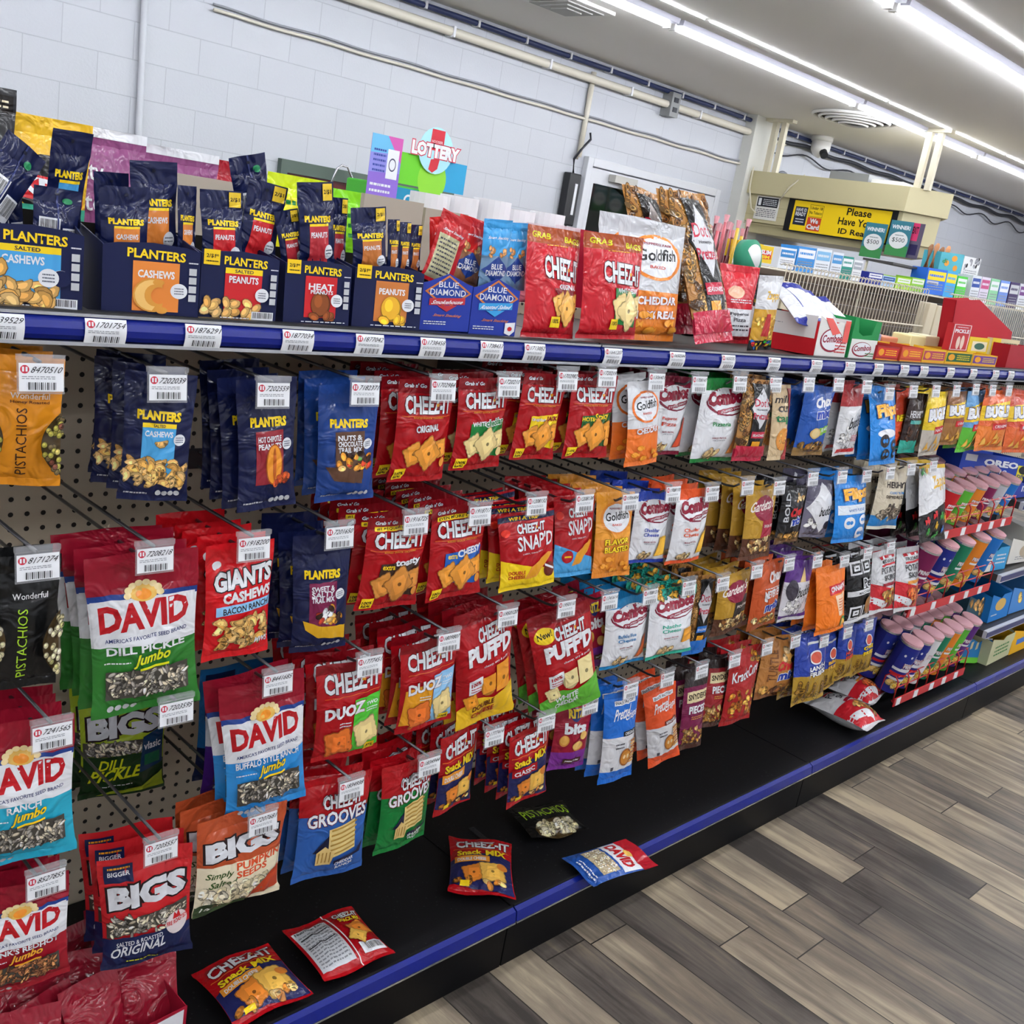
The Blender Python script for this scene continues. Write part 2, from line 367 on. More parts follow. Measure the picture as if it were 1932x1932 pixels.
def deck_mat():
    m = pm('black_deck', '0D0D10', rough=.5, spec=.3); nt, N, L = nodes(m); b = N['Principled BSDF']
    tc = N.new('ShaderNodeTexCoord'); v = N.new('ShaderNodeTexVoronoi'); v.inputs['Scale'].default_value = 70; L.new(tc.outputs['Object'], v.inputs['Vector'])
    wn = N.new('ShaderNodeTexNoise'); wn.inputs['Scale'].default_value = 9; L.new(tc.outputs['Object'], wn.inputs['Vector'])
    mu = N.new('ShaderNodeMath'); mu.operation = 'MULTIPLY'; L.new(wn.outputs[0], mu.inputs[0]); mu.inputs[1].default_value = .27
    lt = N.new('ShaderNodeMath'); lt.operation = 'LESS_THAN'; L.new(v.outputs['Distance'], lt.inputs[0]); L.new(mu.outputs[0], lt.inputs[1])
    sc = N.new('ShaderNodeMath'); sc.operation = 'MULTIPLY'; L.new(lt.outputs[0], sc.inputs[0]); sc.inputs[1].default_value = .3
    mx = N.new('ShaderNodeMix'); mx.data_type = 'RGBA'; L.new(sc.outputs[0], mx.inputs[0]); mx.inputs[6].default_value = lin('0D0D10'); mx.inputs[7].default_value = lin('4A4A50'); L.new(mx.outputs[2], b.inputs['Base Color'])
    return m
X0, X1, Y0, YW, HC = -2.5, 19.0, -4.0, 6.2, 2.87
ceil_m = pm('painted_ceiling', 'E0DDD9', rough=.85); wall_m = block_mat(); plain_m = pm('painted_wall', 'E4E5E8', rough=.7)
def slab(name, a, b, m): mb = MB(); mb.box(a, b, m); return struct(mb.build(name))
slab('floor', (X0, Y0, -.1), (X1, YW, 0), floor_mat()); slab('ceiling', (X0, Y0, HC), (X1, YW, HC + .1), ceil_m)
slab('wall_back', (X0, YW, 0), (X1, YW + .15, HC), wall_m); slab('wall_front', (X0, Y0 - .15, 0), (X1, Y0, HC), plain_m)
slab('wall_left', (X0 - .15, Y0, 0), (X0, YW, HC), plain_m); slab('wall_right', (X1, Y0, 0), (X1 + .15, YW, HC), plain_m)
# fluorescent strips: two tubes on a white body, end to end along the ceiling
tube_m = pm('lit_tube', 'F4F8FF', emit=TUBE); body_m = pm('white_enamel', 'E4E2DE', rough=.4); cream_m = pm('cream_paint', 'D2CBB4', rough=.5)
def strip_light(x, y, label, grp):
    r = empty('strip_light', Vector((x, y, HC)), label, 'light', grp)
    b = MB(); b.prism([(.05, 0), (.11, 0), (.105, -.03), (.055, -.03)], -1.2, 1.2, pm('grey_enamel', 'B4B4C0', rough=.5)); b.build('housing', r)
    t = MB(); t.smooth = True; t.tube([(-1.18, .14, -.036), (1.18, .14, -.036)], .018, tube_m, 10); t.build('tube', r)
    t = MB(); t.smooth = True; t.tube([(-1.19, -.14, -.008), (1.19, -.14, -.008)], .0035, tube_m, 8); t.build('thin_tube', r)
    for q in (-1, 1): e = MB(); e.box((q * 1.19 - .012, .118, -.058), (q * 1.19 + .012, .162, 0), body_m); e.build('lamp_holder', r)
    return r
first = None
for yi, (y, wh) in enumerate(((4.38, 'back wall row'), (2.72, 'middle row'), (1.0, 'aisle row'), (-.7, 'near row'), (-2.4, 'nearest row'))):
    for i in range(7):
        x = -1.0 + 2.44 * i + (.4, .05, .2, .2, .1)[yi]
        lb = f'long white ceiling tube light, {ORD[i]} from the left in the {wh}'
        if first is None: first = strip_light(x, y, lb, 'ceiling tube lights')
        else: copy_tree(first, Matrix.Translation((x, y, HC)), lb)
# ================================================================ GONDOLA SHELVING
YF, YB, YP, ZT, ZD = 1.213, 1.152, 1.64, 1.313, .149
blk = pm('black_steel', '101013', rough=.42); kick_m = pm('black_kick', '08080A', rough=.5, spec=.15); blue_m = pm('blue_vinyl', '101F7C', rough=.25, spec=.35, coat=.1); chrome = pm('bright_edge', 'C4C6CC', rough=.25, metal=.9); shelf_m = pm('shelf_steel', '3A3836', rough=.45); pegm = peg_mat(); deckm = deck_mat(); postm = pm('cream_post', 'C9BEA4', rough=.5)
wire_dk = pm('grey_wire', '6A6A6E', rough=.3, metal=.85); wire_cr = pm('cream_wire', 'D8D0BC', rough=.45); red_m = pm('red_wire', 'C21E28', rough=.35)
EX = [-.3, 1.455, 2.674, 3.893, 5.112]
SN = ['leftmost black shelving bay holding the near snack hooks', 'second black shelving bay, holding the middle snack hooks', 'third black shelving bay, holding the red can racks', 'far right black shelving bay with tiered blue-edged shelves']
def gondola(x0, x1, label, i):
    r = empty('gondola_bay', Vector(((x0 + x1) / 2, YP, 0)), label, 'shelving', 'shelving bays'); o = Vector(((x0 + x1) / 2, YP, 0)); g = .002
    def P(mb, nm): return mb.build(nm, r, -o)
    a, b = x0 + g, x1 - g
    m = MB(); m.box((a, YB + .012, ZD - .03), (b, YP - .012, ZD), deckm); P(m, 'base_deck')
    m = MB(); m.box((a, YB + .02, 0), (b, YB + .035, ZD - .03), kick_m); P(m, 'kick_plate')
    m = MB(); m.prism([(YB, ZD - .024), (YB + .004, ZD - .002), (YB + .016, ZD + .004), (YB + .016, ZD - .026)], a, b, blue_m); m.box((a, YB - .001, ZD - .029), (b, YB + .012, ZD - .025), chrome); m.box((a, YB + .014, ZD + .002), (b, YB + .018, ZD + .006), blk); P(m, 'base_rail')
    m = MB(); m.box((a, YP - .006, ZD - .02), (b, YP + .006, 1.335), pegm); P(m, 'pegboard_panel')
    m = MB(); m.box((a, YF + .012, ZT - .03), (b, 2.09, ZT - .002), shelf_m); m.box((a, YF + .006, ZT - .004), (b, YF + .02, ZT + .006), blk); P(m, 'top_shelf')
    m = MB(); pr = [(YF + .012, ZT + .002), (YF + .004, ZT), (YF - .001, ZT - .006), (YF - .004, ZT - .014), (YF - .003, ZT - .022), (YF + .003, ZT - .028), (YF + .012, ZT - .03)]
    m.prism(pr, a, b, blue_m); m.box((a, YF - .002, ZT - .034), (b, YF + .016, ZT - .0295), chrome); m.box((a, YF, ZT), (b, YF + .012, ZT + .0035), chrome); P(m, 'price_rail')
    m = MB(); m.box((a, YP + .01, ZD), (a + .03, YP + .05, 1.335), postm); P(m, 'upright')
    for s in (0, 1):
        m = MB(); xx = a + .01 if s == 0 else b - .014; m.prism([(YP - .01, ZT - .032), (YF + .03, ZT - .032), (YF + .03, ZT - .05), (YP - .01, ZT - .13)], xx, xx + .004, shelf_m); P(m, 'shelf_bracket')
    if i == 3:
        for z, yf in ((.845, 1.2), (.565, 1.2), (.345, 1.19)):
            m = MB(); m.box((a + .03, yf + .01, z - .028), (b - .01, YP - .01, z - .002), shelf_m); P(m, 'tier_shelf')
            m = MB(); m.box((a + .03, yf - .004, z - .03), (b - .01, yf + .01, z), pm('white_channel', 'C9CCD2', rough=.35)); m.box((a + .032, yf - .006, z - .025), (b - .012, yf - .003, z - .005), pm('navy_strip', '22306E', rough=.3)); P(m, 'tier_rail')
    return r
for i in range(4): gondola(EX[i], EX[i + 1], SN[i], i)
# price tags slid into the top rail
paper = pm('label_paper', 'E9EBEE', rough=.4); redl = pm('label_red', 'C4283E', rough=.4)
def tag_art(num):
    return [('E', .13, .78, .1, .15, 'C4283E'), ('R', .07, .7, .115, .87, 'wht'), ('R', .145, .7, .19, .87, 'wht'), ('T', num, .28, .66, .96, .88, '1A1A1E', {'i': .12, 'b': .0})] + [('L', .06, .42, .8, .56, 2, 'gry')] + [('R', .2 + .045 * j, .06, .2 + .045 * j + (.012 if j % 3 else .028), .33, '1A1A1E') for j in range(14)]
RT = [(2, '1839529'), (200, '1701754'), (384, '1876291'), (563, '1877034'), (698, '1877042'), (817, '1738458'), (928, '1738433'), (1009, '1713052'), (1157, '1641207'), (1278, '1650344'), (1374, '1650351'), (1461, '1822240'), (1541, '1822257'), (1604, '1822265'), (1658, '1830011'), (1707, '1904416'), (1744, '1904424'), (1794, '1904432'), (1837, '1904441'), (1879, '1904457'), (1908, '1904465')]
for i, (px, num) in enumerate(RT):
    p = at(px, 610 + px * .051, Y=YF - .005); A = Art(.05, .029, card); A.draw([('R', 0, 0, 1, 1, 'E9EBEE')] + tag_art(num))
    prof = [(-.012, .008), (-.006, .0015), (-.0015, 0), (.006, -.0012), (.0155, -.0005), (.023, .006), (.03, .01)]
    me = A.mesh('price_tag', lambda x, y, l: Vector((x - .025, .0035 * ((y - .0145) / .0145) ** 2 - .0006 - l, y - .0145)), .006)
    bk = MB(); n = 5
    for j in range(n):
        y0 = -.0145 + .029 * j / n; y1 = y0 + .029 / n; f = lambda y: .0035 * (y / .0145) ** 2 - .0003
        bk.face([(-.025, f(y0), y0), (.025, f(y0), y0), (.025, f(y1), y1), (-.025, f(y1), y1)], paper)
    o = bpy.data.objects.new('price_tag', join_mesh(bk.mesh('price_tag'), me, 'price_tag')); link(o); o.location = (p.x, YF - .0055, ZT - .0155)
    tag(o, f'white shelf price tag numbered {num} in the blue top rail, {ORD[i]} from the left', 'price tag', 'top rail price tags')
# ================================================================ HOOKS
clear_m = pm('clear_plastic', 'D8DADE', rough=.12, alpha=.22)
def hook(px, py, num, label, x=None):
    p = at(px, py, Y=1.196); W = .05; cx = p.x + W / 2; z = p.z
    r = empty('peg_hook', Vector((cx, YP - .006, z - .01)), label, 'hook', 'price hooks on the pegboard'); o = Vector((cx, YP - .006, z - .01))
    m = MB(); m.box((-.022, -.006, -.03), (.022, 0, .006), wire_dk); m.build('back_plate', r)
    L = YP - .006 - 1.2
    m = MB(); m.smooth = True; m.tube([(0, 0, -.026), (0, -L + .05, -.024), (0, -L + .03, -.021), (0, -L + .018, -.012)], .0026, wire_dk, 6); m.build('peg_wire', r)
    m = MB(); m.smooth = True; m.tube([(0, 0, 0), (0, -L + .002, .003)], .0026, wire_dk, 6); m.build('label_wire', r)
    hd = MB(); hd.box((-.0265, -.0042, -.003), (.0265, .003, .004), clear_m); hd.box((-.0265, -.0012, -.041), (.0265, 0, -.003), clear_m)
    hm = Matrix.Translation((0, -L, .008)) @ Matrix.Rotation(math.radians(-8), 4, 'X'); h = hd.build('label_holder', r, hm)
    A = Art(W, .032, card); A.draw([('R', 0, 0, 1, 1, 'E9EBEE')] + tag_art(num))
    k = bpy.data.objects.new('price_label', A.mesh('price_label', lambda x, y, l: Vector((x - W / 2, -.0018 - l, y - .038)), 0)); link(k, h); k['label'] = 'white printed label'
    return r
ROWN = ['top', 'second', 'third', 'bottom']
HK = [[(36, 672, '8470510'), (283, 695, '7202039'), (488, 712, '7202559'), (666, 712, '7182371'), (817, 708, '1702984'), (944, 703, '1720210'), (1057, 693, '1702982'), (1133, 688, '1720219'), (1228, 697, '1306401'), (1310, 703, '1708147'), (1388, 703, '1708153'), (1456, 706, '1912007'), (1520, 706, '1811423'), (1577, 707, '1811430'), (1631, 712, '1790028'), (1674, 726, '1790036'), (1720, 722, '1682214'), (1763, 722, '1682221'), (1802, 722, '1682239'), (1839, 720, '1682246'), (1871, 722, '1682254'), (1902, 723, '1682262')],
      [(32, 1038, '8171274'), (260, 1027, '7208218'), (452, 1008, '1918200'), (618, 988, '7201650'), (765, 965, '1916725'), (889, 950, '1918717'), (998, 932, '1208132'), (1090, 928, '1208138'), (1178, 927, '1306404'), (1260, 913, '1708170'), (1335, 913, '1708188'), (1403, 902, '1609314'), (1464, 903, '1811448'), (1528, 887, '1811456'), (1584, 884, '1790044'), (1631, 883, '1790052'), (1676, 878, '1790060'), (1716, 871, '1930121'), (1758, 866, '1930139')],
      [(62, 1366, '7241565'), (303, 1322, '7203595'), (500, 1268, '8441685'), (677, 1236, '1777451'), (830, 1192, '1809807'), (943, 1146, '1950120'), (1056, 1130, '1950110'), (1139, 1118, '1341614'), (1217, 1109, '1708121'), (1291, 1093, '1708139'), (1356, 1086, '1609322'), (1421, 1063, '1811463'), (1483, 1050, '1811471'), (1537, 1045, '1811489'), (1589, 1045, '1940211'), (1633, 1031, '1940229'), (1677, 1020, '1940237')],
      [(52, 1650, '8527855'), (275, 1588, '7203557'), (472, 1537, '7207681'), (643, 1473, '1834938'), (793, 1430, '1834944'), (918, 1375, '1777414'), (1018, 1349, '1777422'), (1102, 1318, '1341480'), (1180, 1288, '1609431'), (1250, 1268, '1609449'), (1316, 1253, '1609456'), (1379, 1233, '1609464'), (1441, 1211, '1940312'), (1495, 1198, '1811497'), (1550, 1198, '1930147'), (1595, 1182, '1930154'), (1636, 1168, '1930162')]]
for ri, row in enumerate(HK):
    for i, (px, py, num) in enumerate(row): hook(px, py, num, f'grey wire hook with white label {num}, {ORD[i]} from the left in the {ROWN[ri]} row')
# ---------------------------------------------------------------- snack bags
class Bag:
    """one printed bag design at one size; place() makes Empty > pouch, top_seal, bottom_seal"""
    def __init__(s, d, w, h, seed=0):
        s.d = d; s.w, s.h = w, h; T = min(d.get('T', .2) * w, d.get('Tm', .045)); b = d.get('b', .05) * h; t = d.get('t', .09) * h; sk = d.get('k', .8); ph = seed * 1.7
        rg = random.Random(seed); ws = [(rg.uniform(25, 70) / max(w, .05) * .1, rg.uniform(-30, 30), rg.uniform(0, 6), rg.uniform(.5, 1)) for _ in range(3)]
        def geo(x, y):
            q = (y - b) / (h - b - t); p = 0 if q <= 0 or q >= 1 else math.sin(math.pi * q ** sk) ** .6
            a = abs(2 * x / w - 1); e = (1 - min(a, 1) ** 2.3) ** .8; hf = T / 2 * p * e
            wr = sum(m * math.sin(fx * (x / w) * 6 + fy * (y - q * x) + c) for fx, fy, c, m in ws) * .0016 * min(1, 4 * p * e) * (w / .15)
            near = math.exp(-(min(abs(q), abs(1 - q)) * 7) ** 2)
            wr += .0022 * math.sin(2 * math.pi * x / w * 4.5 + ph) * near * e * (1 if 0 < q < 1 else .4)
            off = .004 * math.sin(2 * math.pi * x / w * 1.1 + ph) * (1 - p) * w / .15
            xx = (x - w / 2) * (1 - .075 * p * (1 - .3 * abs(q - .5)))
            return xx, hf + wr, off
        nx = 14; XS = [w * i / nx for i in range(nx + 1)]; YS = [b * i / 2 for i in range(2)] + [b + (h - t - b) * i / 20 for i in range(20)] + [h - t + t * i / 4 for i in range(5)]
        Gr = np.array([[geo(x, y) for x in XS] for y in YS]); Ya = np.array(YS)
        def samp(x, y):
            i = min(max(int(x / w * nx), 0), nx - 1); j = min(max(int(np.searchsorted(Ya, y, 'right')) - 1, 0), len(YS) - 2)
            a = min(max((x - XS[i]) / (w / nx), -.5), 1.5); c = min(max((y - YS[j]) / (YS[j + 1] - YS[j]), -.5), 1.5)
            return (Gr[j, i] * (1 - a) + Gr[j, i + 1] * a) * (1 - c) + (Gr[j + 1, i] * (1 - a) + Gr[j + 1, i + 1] * a) * c
        def S(x, y, l): g = samp(x, y); return Vector((g[0], g[2] - max(g[1], -.001) - l - .0002, y))
        def S2(x, y): g = samp(x, y); return Vector((g[0], g[2] + max(g[1], -.001) + .0002, y))
        s.S = S; bands = d['bands']
        def body(name, y0, y1):
            ys = sorted(set([round(y, 6) for y in YS if y0 - 1e-6 <= y <= y1 + 1e-6] + [round(v * h, 6) for v, c in bands if y0 < v * h < y1]))
            mb = MB(); mb.smooth = True
            for side in (0, 1):
                base = len(mb.v)
                for y in ys:
                    for x in XS: mb.v.append(tuple(S(x, y, 0) if side == 0 else S2(x, y)))
                for j in range(len(ys) - 1):
                    ym = (ys[j] + ys[j + 1]) / 2 / h; col = [c for v, c in bands if v <= ym + 1e-6][-1]; k = mb.mat(film(cc(col)))
                    for i in range(nx):
                        q = [base + j * (nx + 1) + i, base + j * (nx + 1) + i + 1, base + (j + 1) * (nx + 1) + i + 1, base + (j + 1) * (nx + 1) + i]
                        mb.f.append(q if side == 0 else q[::-1]); mb.mi.append(k)
            return mb.mesh(name)
        me = body('pouch', b, h - t)
        if d.get('art'):
            A = Art(w, h, film); A.draw(d['art']); me = join_mesh(me, A.mesh('pouch', s.S, 0, xs=XS[1:-1], ys=YS[1:-1]), 'pouch')
        s.meshes = [('pouch', me), ('top_seal', body('top_seal', h - t, h)), ('bottom_seal', body('bottom_seal', 0, b))]
        for nm, m in s.meshes[1:]:           # ribbed crimp
            for v in m.vertices: v.co.y += .0003 * math.sin(v.co.z * 2 * math.pi / .009)
    def place(s, M, label, group=None):
        r = empty(s.d['name'], M, label, s.d['cat'], group)
        for nm, me in s.meshes: link(bpy.data.objects.new(nm, me), r)
        return r

D = {}
def de(key, desc, name, cat, bands, art=(), **k): D[key] = dict(desc=desc, name=name, cat=cat, bands=bands, art=list(art), **k)
badge = [('R', .05, .03, .22, .14, 'yel', .01), ('T', '100%', .065, .075, .2, .11, 'blk', {'b': .03, 's': .01}), ('T', 'REAL', .07, .04, .2, .07, 'blk', {'b': .03, 's': .01})]
def czl(v0, v1, u0=.1, u1=.94, s=.0): return [('T', 'CHEEZ-IT', u0, v0, u1, v1, 'wht', {'b': .035, 'o': '3A0A10', 'ow': .03, 's': s}), ('R', u0 + .64 * (u1 - u0), (v0 + v1) / 2 - .012 + s * .7, u0 + .7 * (u1 - u0), (v0 + v1) / 2 + .018 + s * .7, 'amb')]
def chz(key, desc, pan, art, ck, hdr=None, gg=True):
    a = []
    if gg: a += [('T', "Grab n' Go", .1, .925, .46, .965, 'wht', {'b': .03, 'o': '1A2350', 'ow': .05})]
    if hdr: a += [('R', .1, .86, .96, .905, 'yel'), ('T', hdr, .13, .868, .93, .898, 'blk', {'b': .02})]
    a += czl(.68, .85) + [('R', .06, .655, .96, .66, 'org'), ('T', 'BAKED SNACK CRACKERS', .25, .637, .8, .652, 'amb', {'b': .01})]
    if pan: a += [('P', [(.2, .22), (.88, .14), (.92, .56), (.22, .52)], pan)]
    a += art + [('C', .3, .29, .27, 30, ck), ('C', .8, .34, .25, 12, ck), ('C', .56, .3, .36, 42, ck), ('E', .88, .2, .06, .05, ck)] + badge
    de(key, desc, 'cracker_bag', 'snack bag', [(0, 'red'), (.87, 'dred')], a, T=.22, t=.12)
chz('cz_orig', 'red cracker bag with plain ORIGINAL print and big orange crackers', None, [('T', 'ORIGINAL', .3, .5, .72, .57, 'wht', {'b': .04, 's': .02, 'o': '7A0A14'})], 'crk')
chz('cz_white', 'red cracker bag with green white-cheddar panel', 'grn', [('T', 'WHITE', .24, .49, .5, .54, 'wht', {'b': .03, 's': .01}), ('T', 'cheddar', .5, .49, .9, .56, 'grn', {'b': .03, 's': .02, 'o': 'E4E6EA', 'ow': .09})], 'czl')
chz('cz_jack', 'red cracker bag with yellow cheddar-jack panel', 'yel', [('T', 'CHEDDAR', .25, .47, .58, .5, 'wht', {'b': .03, 'o': '8E0E1C'}), ('T', 'JACK', .58, .46, .88, .53, 'dred', {'b': .05})], 'crk')
chz('cz_hot', 'red cracker bag with green hot and spicy panel', 'dgrn', [('T', 'HOT&', .22, .46, .5, .51, 'yel', {'b': .03}), ('T', 'Spicy', .5, .45, .85, .55, 'yel', {'b': .03, 's': .02})], 'crk')
chz('cz_toast', 'red cracker bag with brown extra-toasty panel and yellow top stripe', 'choc', [('T', 'extra', .25, .46, .45, .51, 'yel', {'b': .02}), ('T', 'toasty', .45, .47, .9, .56, 'wht', {'b': .04, 's': .02})], 'D28A3C', "#1 REQUESTED FLAVOR")
chz('cz_cheesy', 'red cracker bag with blue extra-cheesy panel', 'blue', [('T', 'extra', .26, .46, .42, .51, 'yel', {'b': .02}), ('T', 'CHEESY', .42, .47, .9, .55, 'wht', {'b': .04, 's': .03})], 'crk', 'EVEN MORE CHEESE')
def snapd(key, desc, low, lowtx, hdr):
    a = ([('R', 0, .9, 1, .97, '141B3E'), ('T', 'WIN A TRIP', .2, .91, .7, .955, 'yel', {'b': .03})] if hdr else [])
    a += czl(.74, .86, .3, .8, .01) + [('T', "SNAP'D", .28, .52, .96, .71, 'wht', {'b': .02, 's': .03}), ('T', 'CHEESY, THIN & CRISPY', .35, .47, .75, .49, 'wht', {'s': .01, 'b': .005}), ('E', .1, .77, .08, .05, 'E0301E'),
          ('P', [(0, .06), (1, .06), (1, .22), (.55, .3), (0, .42)], low), ('P', [(.4, .14), (.6, .16), (.95, .44), (.85, .46), (.5, .3)], 'crk'), ('P', [(.45, .17), (.6, .19), (.9, .42), (.84, .43), (.55, .3)], 'amb')]
    a += [('T', x, .12, y, .4, y + .05, 'B5121F', {'b': .03}) for x, y in lowtx]
    if hdr: a += [('E', .88, .22, .12, .1, '6A2418'), ('R', .78, .28, .98, .31, 'wht', -.08)]
    else: a += [('E', .28, .26, .13, .08, 'B5121F'), ('R', .2, .25, .36, .27, 'yel')]
    de(key, desc, 'cracker_bag', 'snack bag', [(0, low), (.06, 'red')], a, T=.22, t=.08)
snapd('snap_dc', 'red thin-cracker bag with yellow base, football and navy strip', 'yel', [('DOUBLE', .22), ('CHEESE', .16)], True)
snapd('snap_bl', 'red thin-cracker bag with sky-blue lower corner', 'sky', [], False)
def duoz(key, desc, c1, c2):
    a = czl(.7, .89, .1, .95, .03) + [('R', .1, .66, .95, .665, 'org', .03), ('P', [(.02, .1), (.5, .1), (.52, .55), (.06, .5)], c1), ('P', [(.5, .06), (.97, .08), (.98, .66), (.54, .62)], c2),
        ('T', 'DUOZ', .1, .44, .7, .56, 'wht', {'b': .05, 's': .05, 'o': '7A0A14', 'ow': .03}), ('T', 'TWO', .72, .54, .92, .58, 'wht', {'b': .03, 's': .01}), ('L', .72, .48, .92, .53, 2, 'wht'), ('L', .3, .36, .48, .42, 2, 'wht'), ('C', .32, .2, .34, 15, 'E0722C'), ('C', .74, .27, .34, 20, 'czl')] + [('R', .72, .05, .9, .13, 'yel'), ('T', '100%', .74, .07, .88, .11, 'blk')]
    de(key, desc, 'cracker_bag', 'snack bag', [(0, 'red'), (.9, 'dred')], a, T=.22, t=.1)
duoz('duoz_g', 'red two-flavour cracker bag with bright green right panel', 'red', '4FBF36')
duoz('duoz_b', 'red two-flavour cracker bag with orange and pale-blue panels', 'amb', 'ltb')
def puff(key, desc, low, tx, ck, new):
    a = ([('E', .22, .8, .17, .075, 'yel'), ('T', 'New!', .1, .77, .33, .83, 'blk', {'b': .02, 's': .02})] if new else []) + czl(.72, .84, .36, .86, .03) + [('T', "PUFF'D", .16, .54, .98, .7, 'wht', {'b': .06, 's': .06, 'o': '8E0E1C', 'ow': .03}),
        ('T', 'cheesy, airy & puffy', .42, .5, .9, .525, 'wht', {'b': .01, 's': .03}), ('R', .16, .3, .4, .42, 'wht', .02), ('T', '100%', .19, .365, .37, .4, 'red', {'s': .01, 'b': .04}), ('L', .19, .315, .37, .36, 2, 'red'),
        ('P', [(0, .02), (1, .02), (1, .3), (.6, .22), (.3, .26), (0, .17)], low), ('E', .5, .33, .13, .08, dk(cc(ck), .75)), ('R', .4, .27, .62, .42, ck, .02), ('R', .64, .26, .92, .5, ck, .02), ('E', .78, .37, .03, .02, dk(cc(ck), .6)), ('E', .52, .36, .025, .018, dk(cc(ck), .6)), ('C', .2, .24, .18, 20, ck)]
    a += [('T', t, .22, y, .6, y + .05, tc, {'b': .03, 's': .03}) for t, y, tc in tx]
    de(key, desc, 'cracker_bag', 'snack bag', [(0, low), (.08, 'red'), (.88, 'dred')], a, T=.25, t=.1)
puff('puff_dc', 'tall red puffed-snack bag with golden yellow base', 'E3B51E', [('DOUBLE', .14, '5A1A10'), ('CHEESE', .075, 'A01018')], 'E8962A', False)
puff('puff_wc', 'tall red puffed-snack bag with lime green base and yellow roundel', '5DAE35', [('WHITE', .14, 'wht'), ('CHEDDAR', .08, 'wht')], 'EAD79B', True)
def groove(key, desc, base, fl):
    a = czl(.72, .84, .3, .85, .02) + [('P', [(0, .66), (1, .72), (1, .8), (0, .74)], 'red'), ('T', 'GROOVES', .1, .55, .96, .68, 'wht', {'b': .03, 's': .04, 'o': '6A0A14', 'ow': .04}), ('P', [(.2, .3), (.45, .5), (.5, .25)], '15183A'), ('P', [(.42, .22), (.82, .28), (.78, .58), (.4, .52)], 'E2C983')]
    for j in range(6): a += [('P', [(.43, .25 + .05 * j), (.81, .3 + .05 * j), (.81, .318 + .05 * j), (.43, .268 + .05 * j)], 'B08A3E')]
    a += [('P', [(.26, .17), (.46, .16), (.5, .28), (.36, .36), (.25, .3)], 'DDBE78')] + [('R', .28 + .05 * j, .19, .295 + .05 * j, .3, 'A37C38') for j in range(4)]
    a += [('P', [(.5, .16), (.9, .22), (.95, .36), (.84, .24), (.5, .2)], '15183A'), ('T', fl[0], .52, .14, .8, .175, 'wht', {'b': .03, 's': .03}), ('T', fl[1], .54, .1, .78, .13, 'wht', {'b': .03, 's': .03})]
    de(key, desc, 'cracker_bag', 'snack bag', [(0, base), (.66, 'red')], a + czl(.72, .84, .3, .85, .02), T=.22, t=.07)
groove('groove_b', 'red-over-blue ridged cracker bag', '2A5CA8', ('CHEDDAR', 'RANCH'))
groove('groove_g', 'red-over-green ridged cracker bag', '0F7A35', ('SHARP', 'WHITE'))
def smix(key, desc, pan, tx):
    a = czl(.72, .9, .1, .95, .05) + [('R', .05, .68, .95, .69, 'org', .05), ('P', [(0, .1), (.98, .02), (.98, .62), (.5, .62), (.0, .5)], '1E2256'), ('T', 'Snack', .1, .55, .5, .65, 'yel', {'b': .04, 's': .03, 'o': '141530', 'ow': .02}), ('T', 'MIX', .56, .58, .9, .69, 'yel', {'b': .04, 's': .03, 'o': '141530', 'ow': .02}),
        ('R', .06, .42, .62, .53, pan, .04), ('T', tx, .1, .44, .56, .5, 'wht', {'b': .03, 's': .035}), ('C', .36, .26, .3, 18, 'D9812F'), ('C', .66, .3, .36, 8, 'E8B552'), ('N', 'nut', .1, .08, .9, .16, 7, ['crk', 'E8C27A', 'C27A2E'], 3), ('E', .82, .4, .09, .06, 'D9812F'), ('R', .16, .08, .3, .14, 'yel')]
    de(key, desc, 'snack_mix_bag', 'snack bag', [(0, 'red')], a, T=.24, t=.06, b=.05)
smix('mix_dc', 'red snack-mix bag with orange double-cheese banner', 'E8982E', 'DOUBLE CHEESE')
smix('mix_cl', 'red snack-mix bag with CLASSIC in white letters', 'red', 'CLASSIC')
# nuts
def pl(v0=.74, v1=.81, u0=.2, u1=.8, s=-.01): return [('T', 'PLANTERS', u0, v0, u1, v1, 'yel', {'b': .055, 's': s})]
def nutbag(key, desc, pan, title, art, extra=()):
    a = pl(.645, .72, .18, .82) + [('R', .26, .2, .76, .61, pan)] + [('T', t, .3, y - .065, .72, y - .02, 'wht', {'b': .03}) for t, y in title] + art + [('E', .82, .5, .09, .045, 'wht'), ('L', .76, .475, .88, .525, 3, '40506A'), ('L', .08, .05, .4, .08, 1, 'lgry')] + [('E', .56 + .09 * j, .07, .042, .022, 'lgry') for j in range(4)] + list(extra)
    de(key, desc, 'nut_bag', 'snack bag', [(0, 'navy')], a, T=.2, t=.16)
cas = ['E0B067', 'E8BE7C', 'D6A053']
nutbag('p_cash', 'navy nut bag with sky-blue panel and cashew heap', 'sky', [('CASHEWS', .58)], [('R', .26, .585, .76, .62, 'yel'), ('T', 'SALTED', .42, .59, .6, .613, 'navy'), ('N', 'cashew', .08, .15, .92, .33, 52, cas, 4), ('N', 'cashew', .5, .44, .56, .46, 1, cas, 2)])
nutbag('p_chip', 'navy nut bag with dark red panel and big peanut', '8E2430', [('HOT CHIPOTLE', .59), ('PEANUTS', .535)], [('E', .58, .35, .16, .16, 'A5521C'), ('E', .58, .35, .14, .15, 'E8942E'), ('E', .58, .35, .035, .13, 'B85A1C'), ('N', 'chunk', .6, .2, .82, .26, 9, ['A83A22', 'C8562A'], 2)])
